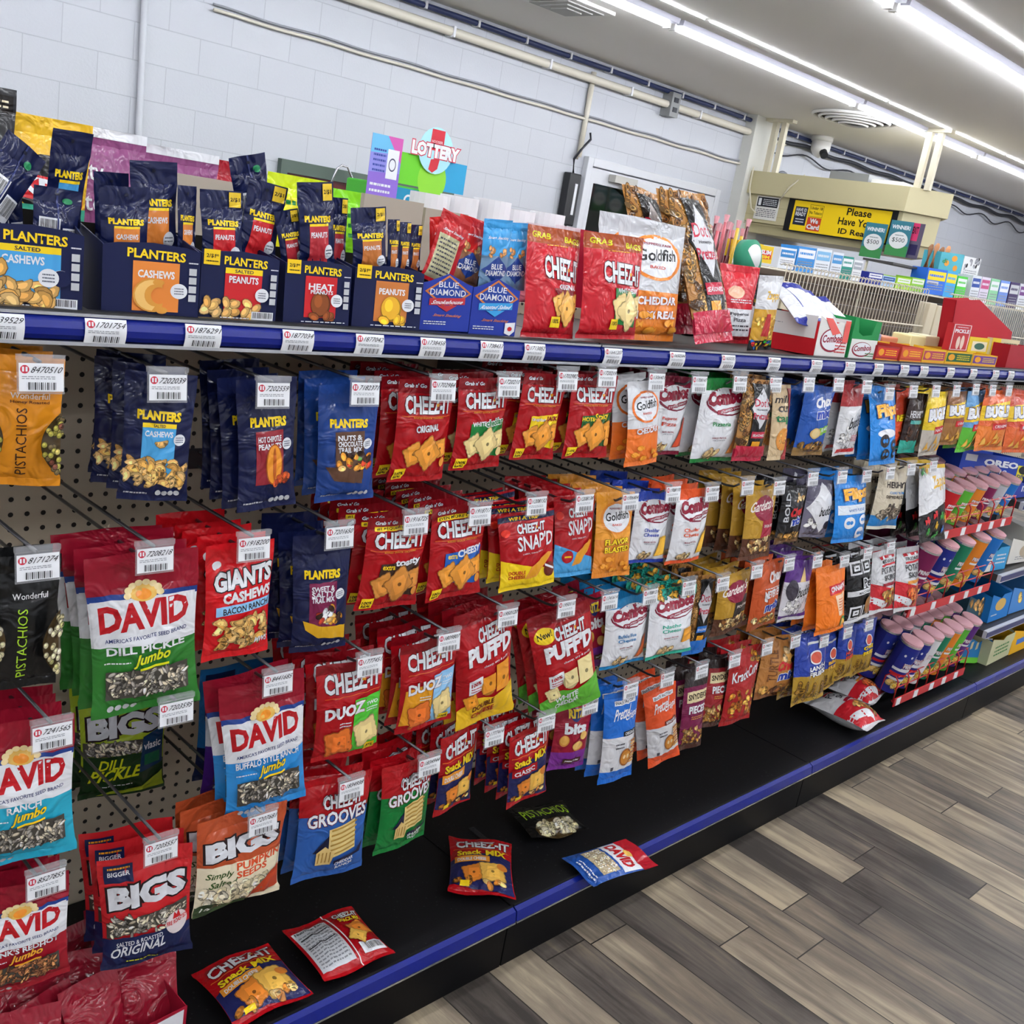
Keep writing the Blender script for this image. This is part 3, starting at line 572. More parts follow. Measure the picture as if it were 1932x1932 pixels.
nutbag('p_choc', 'royal-blue nut pouch with chocolate-brown trail-mix panel', '5E4030', [('NUTS &', .6), ('CHOCOLATE', .55), ('TRAIL MIX', .5)], [('P', [(.1, .32), (.25, .2), (.74, .16), (.74, .3)], '5E4030'), ('N', 'nut', .26, .3, .9, .42, 22, ['E8942E', 'crk', '3A231B', 'D9482E', 'E2B36D', '5A9A3A'], 5)])
D['p_choc'].update(bands=[(0, '1C3F86')], k=.5, name='trail_mix_pouch', T=.28)
nutbag('p_sweet', 'navy trail-mix pouch with plum panel and yellow sweep', '7A1F48', [('SWEET &', .6), ('SALTY', .555), ('TRAIL MIX', .51)], [('P', [(.15, .3), (.2, .22), (.4, .15), (.96, .1), (.96, .22), (.5, .24)], 'D9A520'), ('N', 'nut', .4, .27, .9, .4, 22, ['E2B36D', 'D9482E', '3A231B', 'wht', 'C8882E'], 7)])
D['p_sweet'].update(k=.5, name='trail_mix_pouch', T=.28)
def pista(key, desc, base, tc, lc, extra, cols):
    a = [('T', 'Wonderful', .34, .69, .84, .735, lc, {'b': .01})] + extra + [('T', 'PISTACHIOS', .42, .1, .56, .62, tc, {'r': 1, 'b': 0})]
    for u, sg in ((0, 1), (1, -1)):
        P = [(u + sg * .26 * math.sin(math.pi * j / 14) ** .8, .12 + .5 * j / 14) for j in range(15)]
        a += [('P', P, '4A3A20')]
        rg = random.Random(9)
        for j in range(30):
            v = rg.uniform(.15, .59); m = .24 * math.sin(math.pi * (v - .12) / .5) ** .8; q = u + sg * rg.uniform(.0, 1) * m; c = rg.choice(cols)
            a += [('E', q, v, .04, .026, dk(cc(c), .5)), ('E', q, v, .034, .021, c), ('E', q - .008, v + .006, .018, .009, dk(cc(c), 1.25))]
    de(key, desc, 'pistachio_bag', 'snack bag', [(0, base)], a, T=.24, t=.12, b=.06)
pista('pis_hon', 'orange pistachio bag with side windows', 'hon', '3A1F10', 'E8D8C0', [('T', 'Honey Roasted', .34, .65, .84, .678, '5A3010', {'b': .02})], ['A8A04A', '6A5A3A', '7A4A3A', 'C2B262'])
pista('pis_blk', 'black pistachio bag with lime lettering and side windows', '121314', 'A8D432', 'D8D8D8', [], ['D9CFA8', 'C8BE92', 'B8B478', 'E4DCC0'])
seedc = ['8F8A82', '6E6A64', 'B5AC98', '5A5650', 'A39A86']
def david(key, desc, low, title, jc, seeds=seedc):
    a = [('R', .0, .73, 1, .77, '1F3F8A', -.01), ('R', .02, .45, .98, .735, 'wht'), ('T', 'DAVID', .08, .535, .92, .7, 'B8141F', {'b': .045, 's': .03}), ('T', "AMERICA'S FAVORITE SEED BRAND", .12, .475, .9, .5, '1F2F6A', {'b': .01, 's': .03}), ('E', .5, .76, .13, .05, 'E8B95A'), ('E', .5, .75, .07, .03, 'F0942A')]
    a += [('E', .5 + .15 * math.cos(t), .755 + .06 * math.sin(t), .035, .018, 'F0D9A0') for t in [math.pi * j / 7 for j in range(8)]]
    a += [('T', t, .5 - min(.4, .034 * len(t)), .4, .5 + min(.4, .034 * len(t)), .45, 'wht', {'b': .03, 's': .02}) for t in [title]] + [('T', 'Jumbo', .38, .31, .72, .395, jc, {'b': .03, 'i': .12, 's': .03, 'o': '20304A', 'ow': .02}), ('L', .1, .345, .34, .365, 1, 'wht'), ('R', .11, .12, .9, .3, '4A4640', .01), ('N', 'seed', .14, .135, .87, .295, 120, seeds, 3), ('R', .42, .3, .7, .315, jc, .02)] + [('E', .16 + .07 * j, .065, .03, .02, 'lgry') for j in range(4)]
    de(key, desc, 'seed_bag', 'snack bag', [(0, low), (.45, 'wht'), (.74, '96142A')], a, T=.2, t=.2, b=.05)
david('dv_dill', 'white and green dill-pickle sunflower seed bag with maroon header', '2F7A2E', 'DILL PICKLE', 'D9E021')
david('dv_ranch', 'white and teal ranch sunflower seed bag with maroon header', 'aqu', 'RANCH', 'F2CF1C')
david('dv_buff', 'white and bright blue ranch sunflower seed bag with maroon header', '2F8FD8', 'BUFFALO STYLE RANCH', 'F2CF1C')
david('dv_hot', 'white and red hot-sauce sunflower seed bag with maroon header', 'A01828', "FRANK'S REDHOT", 'F0A52A', ['8A5A3A', '6A4430', 'A8764A', '5A3A28'])
david('dv_purp', 'white and purple sunflower seed bag half hidden', '4A2480', 'BBQ', 'F2CF1C')
def bigs(key, desc, base, low, art, kk=.6):
    a = [('T', 'BIGS', .08, .56, .94, .76, 'D9DBE0', {'b': .06, 's': .04, 'o': '241418', 'ow': .06})] + art
    de(key, desc, 'seed_bag', 'snack bag', [(0, low), (.3, base)], a, T=.24, t=.14, k=kk)
bigs('bg_orig', 'red seed bag with navy lower part and big silver lettering', 'C8242A', '17224F', [('R', .06, .8, .36, .95, '17224F'), ('T', 'BIGGER', .1, .85, .33, .89, 'wht', {'b': .02}), ('L', .1, .9, .33, .94, 1, 'amb'), ('P', [(.04, .32), (.96, .42), (.96, .54), (.04, .46)], '4A4640'), ('N', 'seed', .08, .34, .92, .5, 120, seedc, 8), ('P', [(0, .02), (.7, .06), (.85, .34), (0, .32)], '17224F'), ('T', 'SALTED & ROASTED', .14, .24, .66, .28, 'wht', {'b': .01, 's': .04}), ('T', 'ORIGINAL', .08, .14, .7, .23, 'wht', {'b': .02, 's': .05, 'i': .05}), ('L', .25, .08, .6, .11, 1, 'D9E021'), ('E', .83, .36, .13, .1, 'E4D8D8'), ('T', 'FIRE ROASTED', .71, .34, .95, .38, 'C8242A', {'b': .03, 's': .03}), ('P', [(.78, .4), (.88, .4), (.85, .47), (.83, .43), (.8, .46)], 'C8242A')])
bigs('bg_pump', 'orange pumpkin seed bag with cream lower half', 'B9502B', 'crm', [('R', 0, .3, 1, .52, 'crm'), ('T', 'PUMPKIN', .42, .43, .98, .51, 'D9512A', {'b': .03, 's': .02}), ('T', 'SEEDS', .42, .35, .8, .42, 'D9512A', {'b': .03, 's': .02}), ('T', 'Simply', .08, .38, .38, .46, '3F5A2A', {'i': .1}), ('T', 'Salted', .12, .3, .42, .37, '3F5A2A', {'i': .1}), ('N', 'nut', .06, .12, .8, .28, 60, ['EFE6CC', 'E4D8B8', 'D9CBA4'], 6), ('P', [(.5, .06), (.98, .1), (.98, .34), (.8, .26)], 'B9401F'), ('R', .0, .0, .6, .1, '3F5230'), ('T', '10g', .06, .03, .22, .09, 'E4E6DA'), ('T', 'PROTEIN', .28, .04, .55, .07, 'E4E6DA'), ('E', .13, .07, .13, .07, '2F3F26'), ('T', '10g', .06, .04, .2, .1, 'E4E6DA')])
bigs('bg_dill', 'lime green dill-pickle seed bag with dark green lower half', 'A9BF2C', '1E3C1E', [('R', .02, .42, .8, .54, '4A4640'), ('N', 'seed', .05, .43, .78, .53, 90, seedc, 4), ('P', [(.02, .1), (.7, .06), (.8, .42), (.02, .42)], '1E3C1E'), ('T', 'DILL', .2, .3, .52, .39, 'D9E021', {'b': .02, 'i': .1}), ('T', 'PICKLE', .1, .18, .7, .29, 'D9E021', {'b': .03, 'i': .1, 's': .03}), ('L', .2, .13, .6, .15, 1, 'wht'), ('P', [(.68, .24), (.98, .28), (.98, .62), (.72, .56)], '173A5E'), ('T', 'vlasic', .73, .44, .95, .51, 'wht', {'b': .02}), ('R', .74, .3, .94, .4, '1F6A4A'), ('P', [(.2, .02), (.98, .04), (.98, .2), (.7, .1)], 'A9BF2C')])
bigs('bg_blue', 'deep blue seed bag half hidden behind a white one', '1F6AA8', '10224A', [('R', .06, .8, .4, .95, '10224A'), ('T', 'BIGGER', .1, .84, .37, .9, 'wht', {'b': .02})])
de('giants', 'bright red bacon-ranch cashew bag with white arched lettering', 'nut_bag', 'snack bag', [(0, 'D2141E')], [('E', .17, .83, .07, .03, 'wht'), ('E', .13, .815, .03, .022, 'wht'), ('T', 'GIANTS', .1, .6, .98, .76, 'wht', {'b': .05, 's': .06, 'o': '1A1A1E', 'ow': .05}), ('T', 'CASHEWS', .22, .5, .98, .59, 'wht', {'b': .05, 's': .04}), ('R', .12, .4, .98, .48, 'ltb', .04), ('T', 'BACON RANCH', .22, .41, .94, .465, '2A1A20', {'b': .02, 's': .04}), ('N', 'cashew', .12, .12, .92, .36, 44, cas, 12), ('T', "MWS", .74, .12, .95, .17, 'wht', {'i': .1, 'b': .03})], T=.24, t=.17)
# pretzels, mixes, filled snacks
def combos(key, desc, top, fl, fc, food, foodc):
    a = [('E', .55, .73, .47, .16, 'mar'), ('E', .57, .74, .44, .15, 'wht'), ('T', 'Combos', .1, .67, .96, .84, '8E1230', {'b': .08, 's': .06, 'o': 'wht', 'ow': .03}), ('R', .3, .585, .95, .635, '8E1230', .08), ('T', 'STUFFED SNACKS', .36, .6, .9, .625, 'wht', {'b': .01, 's': .075})]
    a += [('T', t, .22, .45 - .065 * j, .62, .5 - .065 * j, fc, {'b': .02}) for j, t in enumerate(fl)] + [('R', .25, .3, .58, .325, 'wht'), ('T', 'BAKED PRETZEL', .26, .3, .57, .32, '8E1230'), ('L', .28, .27, .55, .29, 1, 'gry')]
    a += [('P', food, foodc), ('P', [(x * .9 + .08, y * .85 + .03) for x, y in food], dk(cc(foodc), 1.2)), ('N', 'nut', .24, .08, .5, .13, 6, ['C89A5B', 'A87438', 'E2C08A'], 3)]
    de(key, desc, 'pretzel_snack_bag', 'snack bag', [(0, top), (.05, 'wht'), (.86, top)], a, T=.25, t=.12, b=.04)
sl = [(.68, .1), (.98, .12), (.95, .48), (.84, .5)]
combos('cb_pep', 'white stuffed-snack bag with maroon header and pizza slice', 'mar', ['Pepperoni', 'Pizza'], 'C8402A', sl, 'B8452A')
combos('cb_piz', 'white stuffed-snack bag with green header and pizza slice', 'grn', ['Pizzeria'], '1F8A4A', sl, 'C88A4A')
combos('cb_chb', 'white stuffed-snack bag with blue header and cheese wedge', '1E3FA8', ['Cheddar', 'Cheese'], '1E3FA8', [(.6, .1), (.95, .12), (.95, .4), (.66, .38)], 'D9A53A')
combos('cb_cho', 'white stuffed-snack bag with orange header', 'E8592A', ['Cheddar', 'Cheese'], 'E8592A', [(.68, .12), (.96, .14), (.95, .5), (.8, .4)], 'D9A53A')
combos('cb_buf', 'white stuffed-snack bag with blue header and chicken wing', '1B7FB8', ['Buffalo Blue', 'Cheese'], '1B6FA8', [(.72, .1), (.95, .14), (.98, .44), (.82, .4)], 'A8522A')
combos('cb_nac', 'white stuffed-snack bag with speckled teal header and cheese dip', '2FA88E', ['Nacho', 'Cheese'], '2FA88E', [(.66, .2), (.98, .2), (.96, .4), (.7, .4)], 'C88A2A')
D['cb_nac']['art'] += [('N', 'chunk', .05, .87, .95, .97, 26, ['D9A53A', '1F8A7A'], 3)]
def gold_(key, desc, top, low, tx):
    a = [('E', .5, .7, .42, .19, low), ('E', .5, .7, .36, .165, 'wht'), ('T', 'Goldfish', .2, .66, .82, .76, 'blk', {'b': .02, 's': .03}), ('T', 'BAKED', .36, .61, .62, .635, 'C8402A'), ('T', 'PEPPERIDGE FARM', .3, .8, .7, .82, '8E1230')]
    a += [('T', t, .2, y, .86, y + .07, c, {'b': .04, 's': .02, 'o': o, 'ow': .04}) for t, y, c, o in tx]
    for j, (x, y) in enumerate(((.2, .14), (.44, .09), (.72, .16), (.85, .1), (.3, .22))):
        a += [('E', x, y, .085, .035, 'C8701A'), ('E', x, y, .075, .03, 'F0A032'), ('P', [(x + .05, y), (x + .12, y + .03), (x + .12, y - .03)], 'F0A032')]
    de(key, desc, 'cracker_bag', 'snack bag', [(0, low), (.45, top)], a, T=.24, t=.08)
gold_('gf_ched', 'silver-white over orange fish-cracker bag with CHEDDAR print', 'D5D7DA', 'org', [('CHEDDAR', .38, 'wht', 'C8501A')])
gold_('gf_blast', 'all-orange fish-cracker bag with BLASTED print', 'E2972C', 'D9842A', [('FLAVOR', .38, 'yel', 'blk'), ('BLASTED', .29, 'yel', 'blk')])
D['gf_blast']['art'] += []
def dots(key, desc, low):
    a = [('R', .25, .1, .8, .95, 'blk'), ('P', [(.52, .95), (.9, .66), (.52, .37), (.15, .66)], 'blk'), ('P', [(.52, .91), (.84, .66), (.52, .41), (.2, .66)], 'C9CACE'), ('T', "Dot's", .28, .68, .76, .78, 'B5203A', {'b': .01}), ('T', 'Homestyle', .34, .63, .7, .66, '40404A'), ('T', 'Pretzels', .26, .53, .8, .61, 'B5203A', {'b': .02}), ('R', .28, .3, .78, .38, low), ('T', 'SEASONED', .32, .32, .74, .35, 'wht')]
    de(key, desc, 'pretzel_bag', 'snack bag', [(0, low), (.16, 'A8763C')], [('N', 'pretzel', .02, .2, .98, .97, 110, ['B8823C', '8E5A26', 'D0A058'], 5)] + a + [('R', 0, .06, 1, .2, low), ('R', .36, .2, .62, .26, 'amb')], T=.25, t=.05, b=.06)
dots('dot_red', 'clear pretzel-stick bag with raspberry base and grey diamond', 'B81C3C')
dots('dot_blu', 'clear pretzel-stick bag with blue base and grey diamond', '1F6FC8')
dots('dot_big', 'tall clear pretzel-twist bag with crimson base', 'B81C3C')
def gard(key, desc, mid, fl):
    de(key, desc, 'snack_mix_bag', 'snack bag', [(0, '5A3524'), (.3, 'B98E2E')], [('P', [(.42, .3), (.95, .34), (.9, .62), (.46, .6)], mid), ('E', .52, .7, .34, .17, '8E1A3A'), ('T', "Gardetto's", .1, .65, .88, .79, 'F0E6E0', {'b': .02, 's': .05, 'i': .1}), ('T', fl, .5, .44, .88, .48, 'F0E6E0'), ('N', 'chunk', .1, .08, .9, .3, 26, ['C89A5B', '8A5A30', 'E2C08A', '4A2A18'], 3)], T=.26, t=.07)
gard('gd_orig', 'gold snack-mix bag with maroon roundel and rye chips', 'A01C38', 'ORIGINAL RECIPE')
gard('gd_ital', 'gold and black snack-mix bag with maroon roundel', '241C1C', 'SPICY ITALIAN')
def chex(key, desc, base, low, tx, food, mixc='1E3FA8', y=.56, cl='wht'):
    a = [('T', 'Chex', .3, y + .13, .9, y + .28, cl, {'b': .05, 's': .05, 'i': .05}), ('T', 'mix', .36, y - .02, .86, y + .12, mixc, {'b': .05, 's': .04, 'o': 'wht', 'ow': .05})] + tx + [('N', 'chunk', .1, .06, .9, .2, 22, food, 3)]
    de(key, desc, 'snack_mix_bag', 'snack bag', [(0, low), (.12, base)], a, T=.28, t=.05)
chex('cx_blue', 'royal-blue cereal snack-mix bag with green flavour band', '1F52A8', '8A6A3A', [('P', [(.5, .3), (.95, .38), (.95, .48), (.5, .42)], '7FB83A'), ('T', 'RANCH', .56, .36, .9, .42, 'wht', {'s': .04}), ('E', .4, .34, .16, .08, 'D9B878'), ('E', .4, .34, .13, .06, 'E8CE94')], ['C89A5B', 'A87438', '7A5A2A'])
chex('cx_bold', 'black cereal snack-mix bag with red and blue lettering', '1C1C20', '6A4A2A', [('T', 'BOLD', .1, .4, .26, .9, 'lgry', {'r': 1, 'b': .02}), ('N', 'chunk', .55, .72, .9, .85, 6, ['C89A5B', 'E2C08A'], 8)], ['C89A5B', 'D9A050', '7A5A2A'], '1E3FA8', .34, 'C8242A')
chex('cx_never', 'orange-brown cereal snack-mix bag with white lettering', 'C4552A', '9A4A22', [('T', 'NEVER END', .3, .46, .98, .58, 'wht', {'b': .03, 's': .03}), ('L', .3, .6, .9, .63, 1, 'wht')], ['D9A050', 'B8823C', 'E2C08A'], '1E3FA8', .28)
D['cx_never']['art'] += [('R', .4, .38, .98, .46, 'C4552A'), ('T', 'Chex', .4, .68, .92, .84, 'E8E0E0', {'b': .05, 's': .04}), ('R', .42, .38, .96, .56, 'C4552A'), ('T', 'NEVER END', .3, .47, .98, .58, 'wht', {'b': .03, 's': .03}), ('T', 'mix', .5, .27, .9, .4, '1E3FA8', {'b': .05, 's': .05, 'o': 'wht', 'ow': .05})]
chex('cx_turt', 'caramel-brown cereal snack-mix bag with candy-chunk print', 'B5793C', '8A5428', [('T', 'TURTLE', .14, .3, .3, .8, '7A4A22', {'r': 1, 'b': .02}), ('P', [(.4, .62), (.9, .6), (.7, .95)], 'D9A050'), ('N', 'nut', .45, .62, .85, .78, 7, ['3A231B', 'E2C08A', 'C88A4A'], 5)], ['8A5428', '6A3A1C', 'D9A050'], '1E3FA8', .32, 'C8242A')
def budd(key, desc, base, top, art):
    de(key, desc, 'snack_mix_bag', 'snack bag', [(0, base), (.62, top)], [('N', 'chunk', .1, .12, .9, .4, 24, [dk(cc(base), .95), 'F0EEEA', dk(cc(base), .8)], 4)] + art + [('T', 'buddies', .36, .38, .98, .54, 'blk', {'b': .03, 's': .06, 'i': .1, 'o': 'wht', 'ow': .05})], T=.28, t=.06)
budd('bd_red', 'white powdered-snack bag with red top', 'D9DADC', 'A52A2E', [('P', [(.0, .5), (.5, .62), (1, .58), (1, .7), (0, .7)], 'D9DADC'), ('L', .5, .2, .95, .3, 4, 'C8242A'), ('R', .1, .04, .9, .1, 'C8242A')])
budd('bd_grey', 'grey and white diamond powdered-snack bag', '6E6A7C', '565266', [('P', [(.5, .95), (1, .55), (.55, .1), (.02, .5)], 'DDDEE2'), ('E', .75, .24, .14, .07, '241C20')])
budd('bd_pur', 'purple over white powdered-snack bag', 'D6D4DA', '55267F', [('P', [(.4, .62), (.62, .62), (.56, .84)], 'D9B878'), ('P', [(0, .05), (1, .05), (1, .12), (0, .1)], '55267F'), ('E', .2, .5, .16, .16, '3A3440')])
def flip(key, desc, art):
    de(key, desc, 'pretzel_bag', 'snack bag', [(0, '1B7FD0')], art + [('T', 'Flipz', .16, .58, .96, .8, 'E8A82A', {'b': .06, 's': .06, 'o': '142A6A', 'ow': .05})], T=.24, t=.09)
flip('fl_dark', 'bright blue coated-pretzel bag with dark pretzels', [('E', .45, .42, .3, .06, 'E4E6EA')] + [g for x, y, r in ((.36, .32, .15), (.7, .26, .13), (.74, .14, .11), (.4, .14, .12)) for g in (('E', x, y, r, r * .6, '241A1A'), ('E', x - .04, y, r * .3, r * .2, '1B7FD0'), ('E', x + .05, y, r * .3, r * .2, '1B7FD0'))])
flip('fl_wht', 'bright blue coated-pretzel bag with white pretzels', [('R', .05, .42, .95, .56, 'DDE6EE', .02), ('T', 'WHITE FUDGE', .25, .46, .75, .5, '1B5FA8', {'s': .02})] + [g for x, y, r in ((.3, .3, .15), (.7, .34, .13), (.64, .14, .15)) for g in (('E', x, y, r, r * .6, 'E8EAEE'), ('E', x - .04, y, r * .3, r * .2, '1B7FD0'), ('E', x + .05, y, r * .3, r * .2, '1B7FD0'))])
de('reese', 'orange candy-snack bag with yellow block lettering', 'pretzel_bag', 'snack bag', [(0, 'E4502A'), (.5, 'B83A20')], [('T', "REESE'S", .05, .44, .95, .56, 'F2CF1C', {'b': .06, 'o': '3A1A10'}), ('N', 'pretzel', .2, .1, .8, .26, 9, ['6A3A20', '8A4A28'], 2)], T=.22, t=.08)
de('hers_dk', 'dark brown over teal dipped-pretzel bag', 'pretzel_bag', 'snack bag', [(0, '27A08E'), (.22, '2A1A18')], [('T', "HERSHEY'S", .12, .6, .92, .72, 'D0D0D4', {'b': .02}), ('R', .18, .5, .9, .56, '4FA8A0'), ('N', 'pretzel', .15, .24, .85, .42, 12, ['4A2A1C', '6A4028'], 3)], T=.24, t=.1)
de('hers_wh', 'cream dipped-pretzel bag with blue base', 'pretzel_bag', 'snack bag', [(0, 'D8D4C4'), (.05, '1F7FC8'), (.22, 'CFC4AC')], [('T', "HERSHEY'S", .2, .66, .96, .76, '2A1F1C', {'b': .03}), ('T', "COOKIES 'N' CREME", .3, .57, .9, .61, '1F7FC8'), ('T', 'DIPPED PRETZELS', .22, .5, .9, .55, '2A1F1C', {'b': .02}), ('N', 'pretzel', .1, .2, .9, .34, 22, ['8A7A66', '5A4A40', 'B8A890'], 6)], T=.24, t=.1)
def bug(key, desc, base, low, fl):
    de(key, desc, 'corn_snack_bag', 'snack bag', [(0, low), (.42, base)], [('P', [(0, .5), (1, .56), (1, .86), (0, .74)], 'E8C22A'), ('T', 'BUGLES', .08, .55, .96, .74, 'wht', {'b': .07, 's': .04, 'o': '1C2A6A', 'ow': .05}), ('R', .3, .36, .95, .47, 'C8242A', .02), ('T', fl, .36, .39, .9, .44, 'wht', {'b': .02, 's': .02})] + [('P', [(x, y), (x + .16, y + .02), (x + .07, y + .14)], 'E8B04A') for x, y in ((.1, .1), (.3, .06), (.5, .12), (.7, .07), (.4, .2))], T=.3, t=.06)
bug('bg_y', 'yellow and grey horn-corn-snack bag', 'E2C42A', 'B8B0A4', 'NACHO')
bug('bg_n', 'brown horn-corn-snack bag with yellow band', '8A5A30', '9A6A38', 'CARAMEL')
bug('bg_b', 'pale blue and green horn-corn-snack bag', '6FA4D4', '5DB83A', 'RANCH')
bug('bg_o', 'orange horn-corn-snack bag with ORIGINAL banner', 'D9602A', 'E27A2A', 'ORIGINAL')
bug('bg_h', 'orange-red horn-corn-snack bag cut by the frame edge', 'C8482A', 'D9622A', 'HOT')
de('rack', 'slim beige crisp bag with green lettering', 'snack_chip_bag', 'snack bag', [(0, 'CDB48E')], [('T', 'milk', .1, .76, .9, .86, '241A18', {'i': .1, 'b': .02}), ('T', 'cut', .2, .64, .9, .74, '241A18', {'b': .02}), ('T', 'tap', .1, .48, .9, .6, '2F7A4A', {'b': .03}), ('E', .55, .28, .36, .15, 'D9903E'), ('N', 'chunk', .3, .2, .8, .36, 12, ['D9A050', 'C88434'], 3), ('R', .75, 0, 1, .95, 'A52A2E')], T=.3, t=.05)
def zapp(key, desc, extra):
    a = [('P', [(0, .52), (1, .72), (1, .95), (0, .95)], 'D9DADC'), ('T', 'Zapps', .4, .64, .96, .84, 'D9A820', {'b': .03, 's': .05, 'i': .1}), ('P', [(0, .34), (1, .55), (1, .72), (0, .52)], 'D9DADC')]
    rg = random.Random(4)
    for x, y, c in ((.25, .12, '2F9A3A'), (.5, .2, 'D9A820'), (.78, .14, '1F6FC8'), (.18, .27, 'C8242A'), (.42, .34, 'C8242A'), (.66, .32, '2F9A3A'), (.85, .3, 'D9A820'), (.58, .07, '2F9A3A'), (.1, .9, '2F9A3A'), (.3, .92, 'D9A820')):
        a += [('E', x, y + .045, .035, .02, c), ('P', [(x - .07, y + .02), (x + .07, y + .03), (x + .05, y - .05), (x, y - .01), (x - .05, y - .05)], c)]
    de(key, desc, 'chip_bag', 'snack bag', [(0, '121214'), (.5, 'D4D5D8'), (.9, 'D9B020')], a + extra, T=.28, t=.08)
zapp('zap', 'white and black chip bag with little coloured figures', [])
de('cinn', 'bright orange cereal-snack pouch with red and white panel', 'snack_pouch', 'snack bag', [(0, 'ora')], [('R', .32, .58, .95, .72, 'C8242A', .02), ('T', 'CINNABON', .36, .62, .92, .7, 'wht', {'b': .04, 's': .02}), ('P', [(.5, .56), (.9, .58), (.8, .26), (.6, .26)], 'F2D2B0'), ('L', .6, .32, .82, .52, 5, 'D9512A'), ('E', .8, .14, .16, .09, '3F7A3A'), ('E', .8, .12, .12, .07, 'E8B04A')], T=.3, k=.5)
gk = []
for yy in (.06, .74):
    for xx in (.08, .52):
        for j in range(4): gk += [('R', xx + .05 * j, yy + .03 * j, xx + .4 - .05 * j, yy + .2 - .03 * j, 'wht' if j % 2 == 0 else 'blk')]
de('aztec', 'black and white key-pattern puff bag with tan food window', 'snack_pouch', 'snack bag', [(0, 'D8D8DA'), (.05, 'blk')], gk + [('R', .0, .42, 1, .5, 'wht', .02), ('T', 'MACCHIATO', .3, .44, .9, .48, 'blk', {'s': .01}), ('T', 'Puff', .5, .54, .95, .66, 'blk', {'b': .03, 'o': 'wht', 'ow': .12}), ('E', .74, .24, .18, .14, '9A6A3A')], T=.3, t=.06)
def tgi(key, desc, pc, fc):
    de(key, desc, 'potato_snack_bag', 'snack bag', [(0, 'D5D6D9')], [('P', [(0, .08), (1, .02), (1, .34), (0, .5)], 'C8202C'), ('P', [(0, .3), (.0, .2), (.6, .05), (.6, .17)], 'E4E6EA'), ('R', .3, .86, .9, .9, 'C8202C', .02), ('R', .45, .86, .55, .9, 'wht', .003), ('R', .7, .86, .8, .9, 'wht', .003), ('T', 'FRIDAYS', .34, .8, .86, .85, 'blk', {'b': .02}), ('R', .3, .75, .9, .78, 'C8202C', .02), ('T', 'POTATO', .26, .64, .96, .74, '3A3A40', {'b': .02}), ('T', 'SKINS', .34, .53, .92, .62, '3A3A40', {'b': .02}), ('R', .3, .44, .95, .49, pc, .01), ('N', 'chunk', .35, .1, .92, .4, 26, fc, 3)], T=.28, t=.09)
tgi('tgi_b', 'white and red striped potato-skin bag with maroon banner', '96142A', ['B8863C', '9A6A2E', 'C89A5B'])
tgi('tgi_c', 'white and red striped potato-skin bag with amber banner', 'E2932A', ['D9682A', 'E27A3A', 'C8502A'])
def ritz(key, desc, tx):
    de(key, desc, 'cracker_bag', 'snack bag', [(0, '7A2A8E'), (.28, '96142E')], [('E', .5, .8, .14, .09, '1C2A6A'), ('T', 'RITZ', .3, .76, .72, .88, 'E8C22A', {'b': .05, 'o': '1C2A6A', 'ow': .03}), ('T', 'bits', .22, .54, .82, .7, 'wht', {'b': .05}), ('E', .24, .45, .12, .08, 'C88434'), ('E', .24, .46, .1, .065, 'E0A850'), ('E', .62, .36, .16, .07, 'C88434'), ('E', .6, .37, .15, .06, 'E2B565'), ('E', .76, .5, .1, .06, 'E2B565'), ('R', .3, .11, .8, .18, '4A2318'), ('T', 'peanut butter', .36, .125, .74, .165, 'wht')] + tx, T=.26, t=.1)
ritz('rz_a', 'maroon mini cracker-sandwich bag with purple base, upper row', [])
ritz('rz_b', 'maroon mini cracker-sandwich bag with purple base', [])
def pcr(key, desc, base, fl):
    de(key, desc, 'pretzel_bag', 'snack bag', [(0, base), (.14, 'D8D9DC'), (.52, base)], [('R', .25, .86, .9, .91, 'wht'), ('T', 'SNACK FACTORY', .28, .87, .87, .9, 'blk', {'b': .02}), ('T', 'Pretzel', .25, .7, .72, .82, 'wht', {'i': .15, 's': .03}), ('T', 'Crisps', .55, .66, .95, .77, 'wht', {'i': .15, 's': .03}), ('R', .5, .52, .95, .575, 'blk' if base[0] == '1' else '6A2010'), ('T', fl, .55, .53, .9, .565, 'wht'), ('L', .3, .38, .55, .46, 2, '505058'), ('E', .62, .28, .18, .1, '9A5A24'), ('E', .62, .28, .15, .08, 'C88434'), ('E', .57, .29, .04, .025, 'E0C090'), ('E', .68, .29, .04, .025, 'E0C090')] + [('R', .74, .2 + .035 * j, .96, .222 + .035 * j, 'B06A2A' if j % 2 else 'D9A050') for j in range(8)] + [('R', .2, .16, .28, .2, '505058')], T=.3, t=.06)
pcr('pc_b', 'blue and white thin-pretzel bag', '1F6AC8', 'ORIGINAL')
pcr('pc_o', 'orange and white thin-pretzel bag', 'E0552A', 'BUFFALO WING')
def sny(key, desc, base):
    de(key, desc, 'pretzel_bag', 'snack bag', [(0, '4A2A22'), (.1, base), (.82, '2A1F1E')], [('R', .12, .62, .98, .76, 'E2D2A4', .01), ('T', "SNYDER'S", .16, .655, .94, .73, '2A1A14', {'b': .03, 's': .01}), ('T', 'PIECES', .2, .48, .92, .58, 'wht', {'b': .04}), ('L', .3, .4, .85, .45, 2, 'E2A84A'), ('N', 'chunk', .1, .1, .92, .3, 44, ['B8863C', '8A5A30', 'D9B070'], 4)], T=.26, t=.07)
sny('sn_p', 'plum pretzel-pieces bag with cream name plate', '7A1C4A'); sny('sn_r', 'dark red pretzel-pieces bag with cream name plate', '962028')
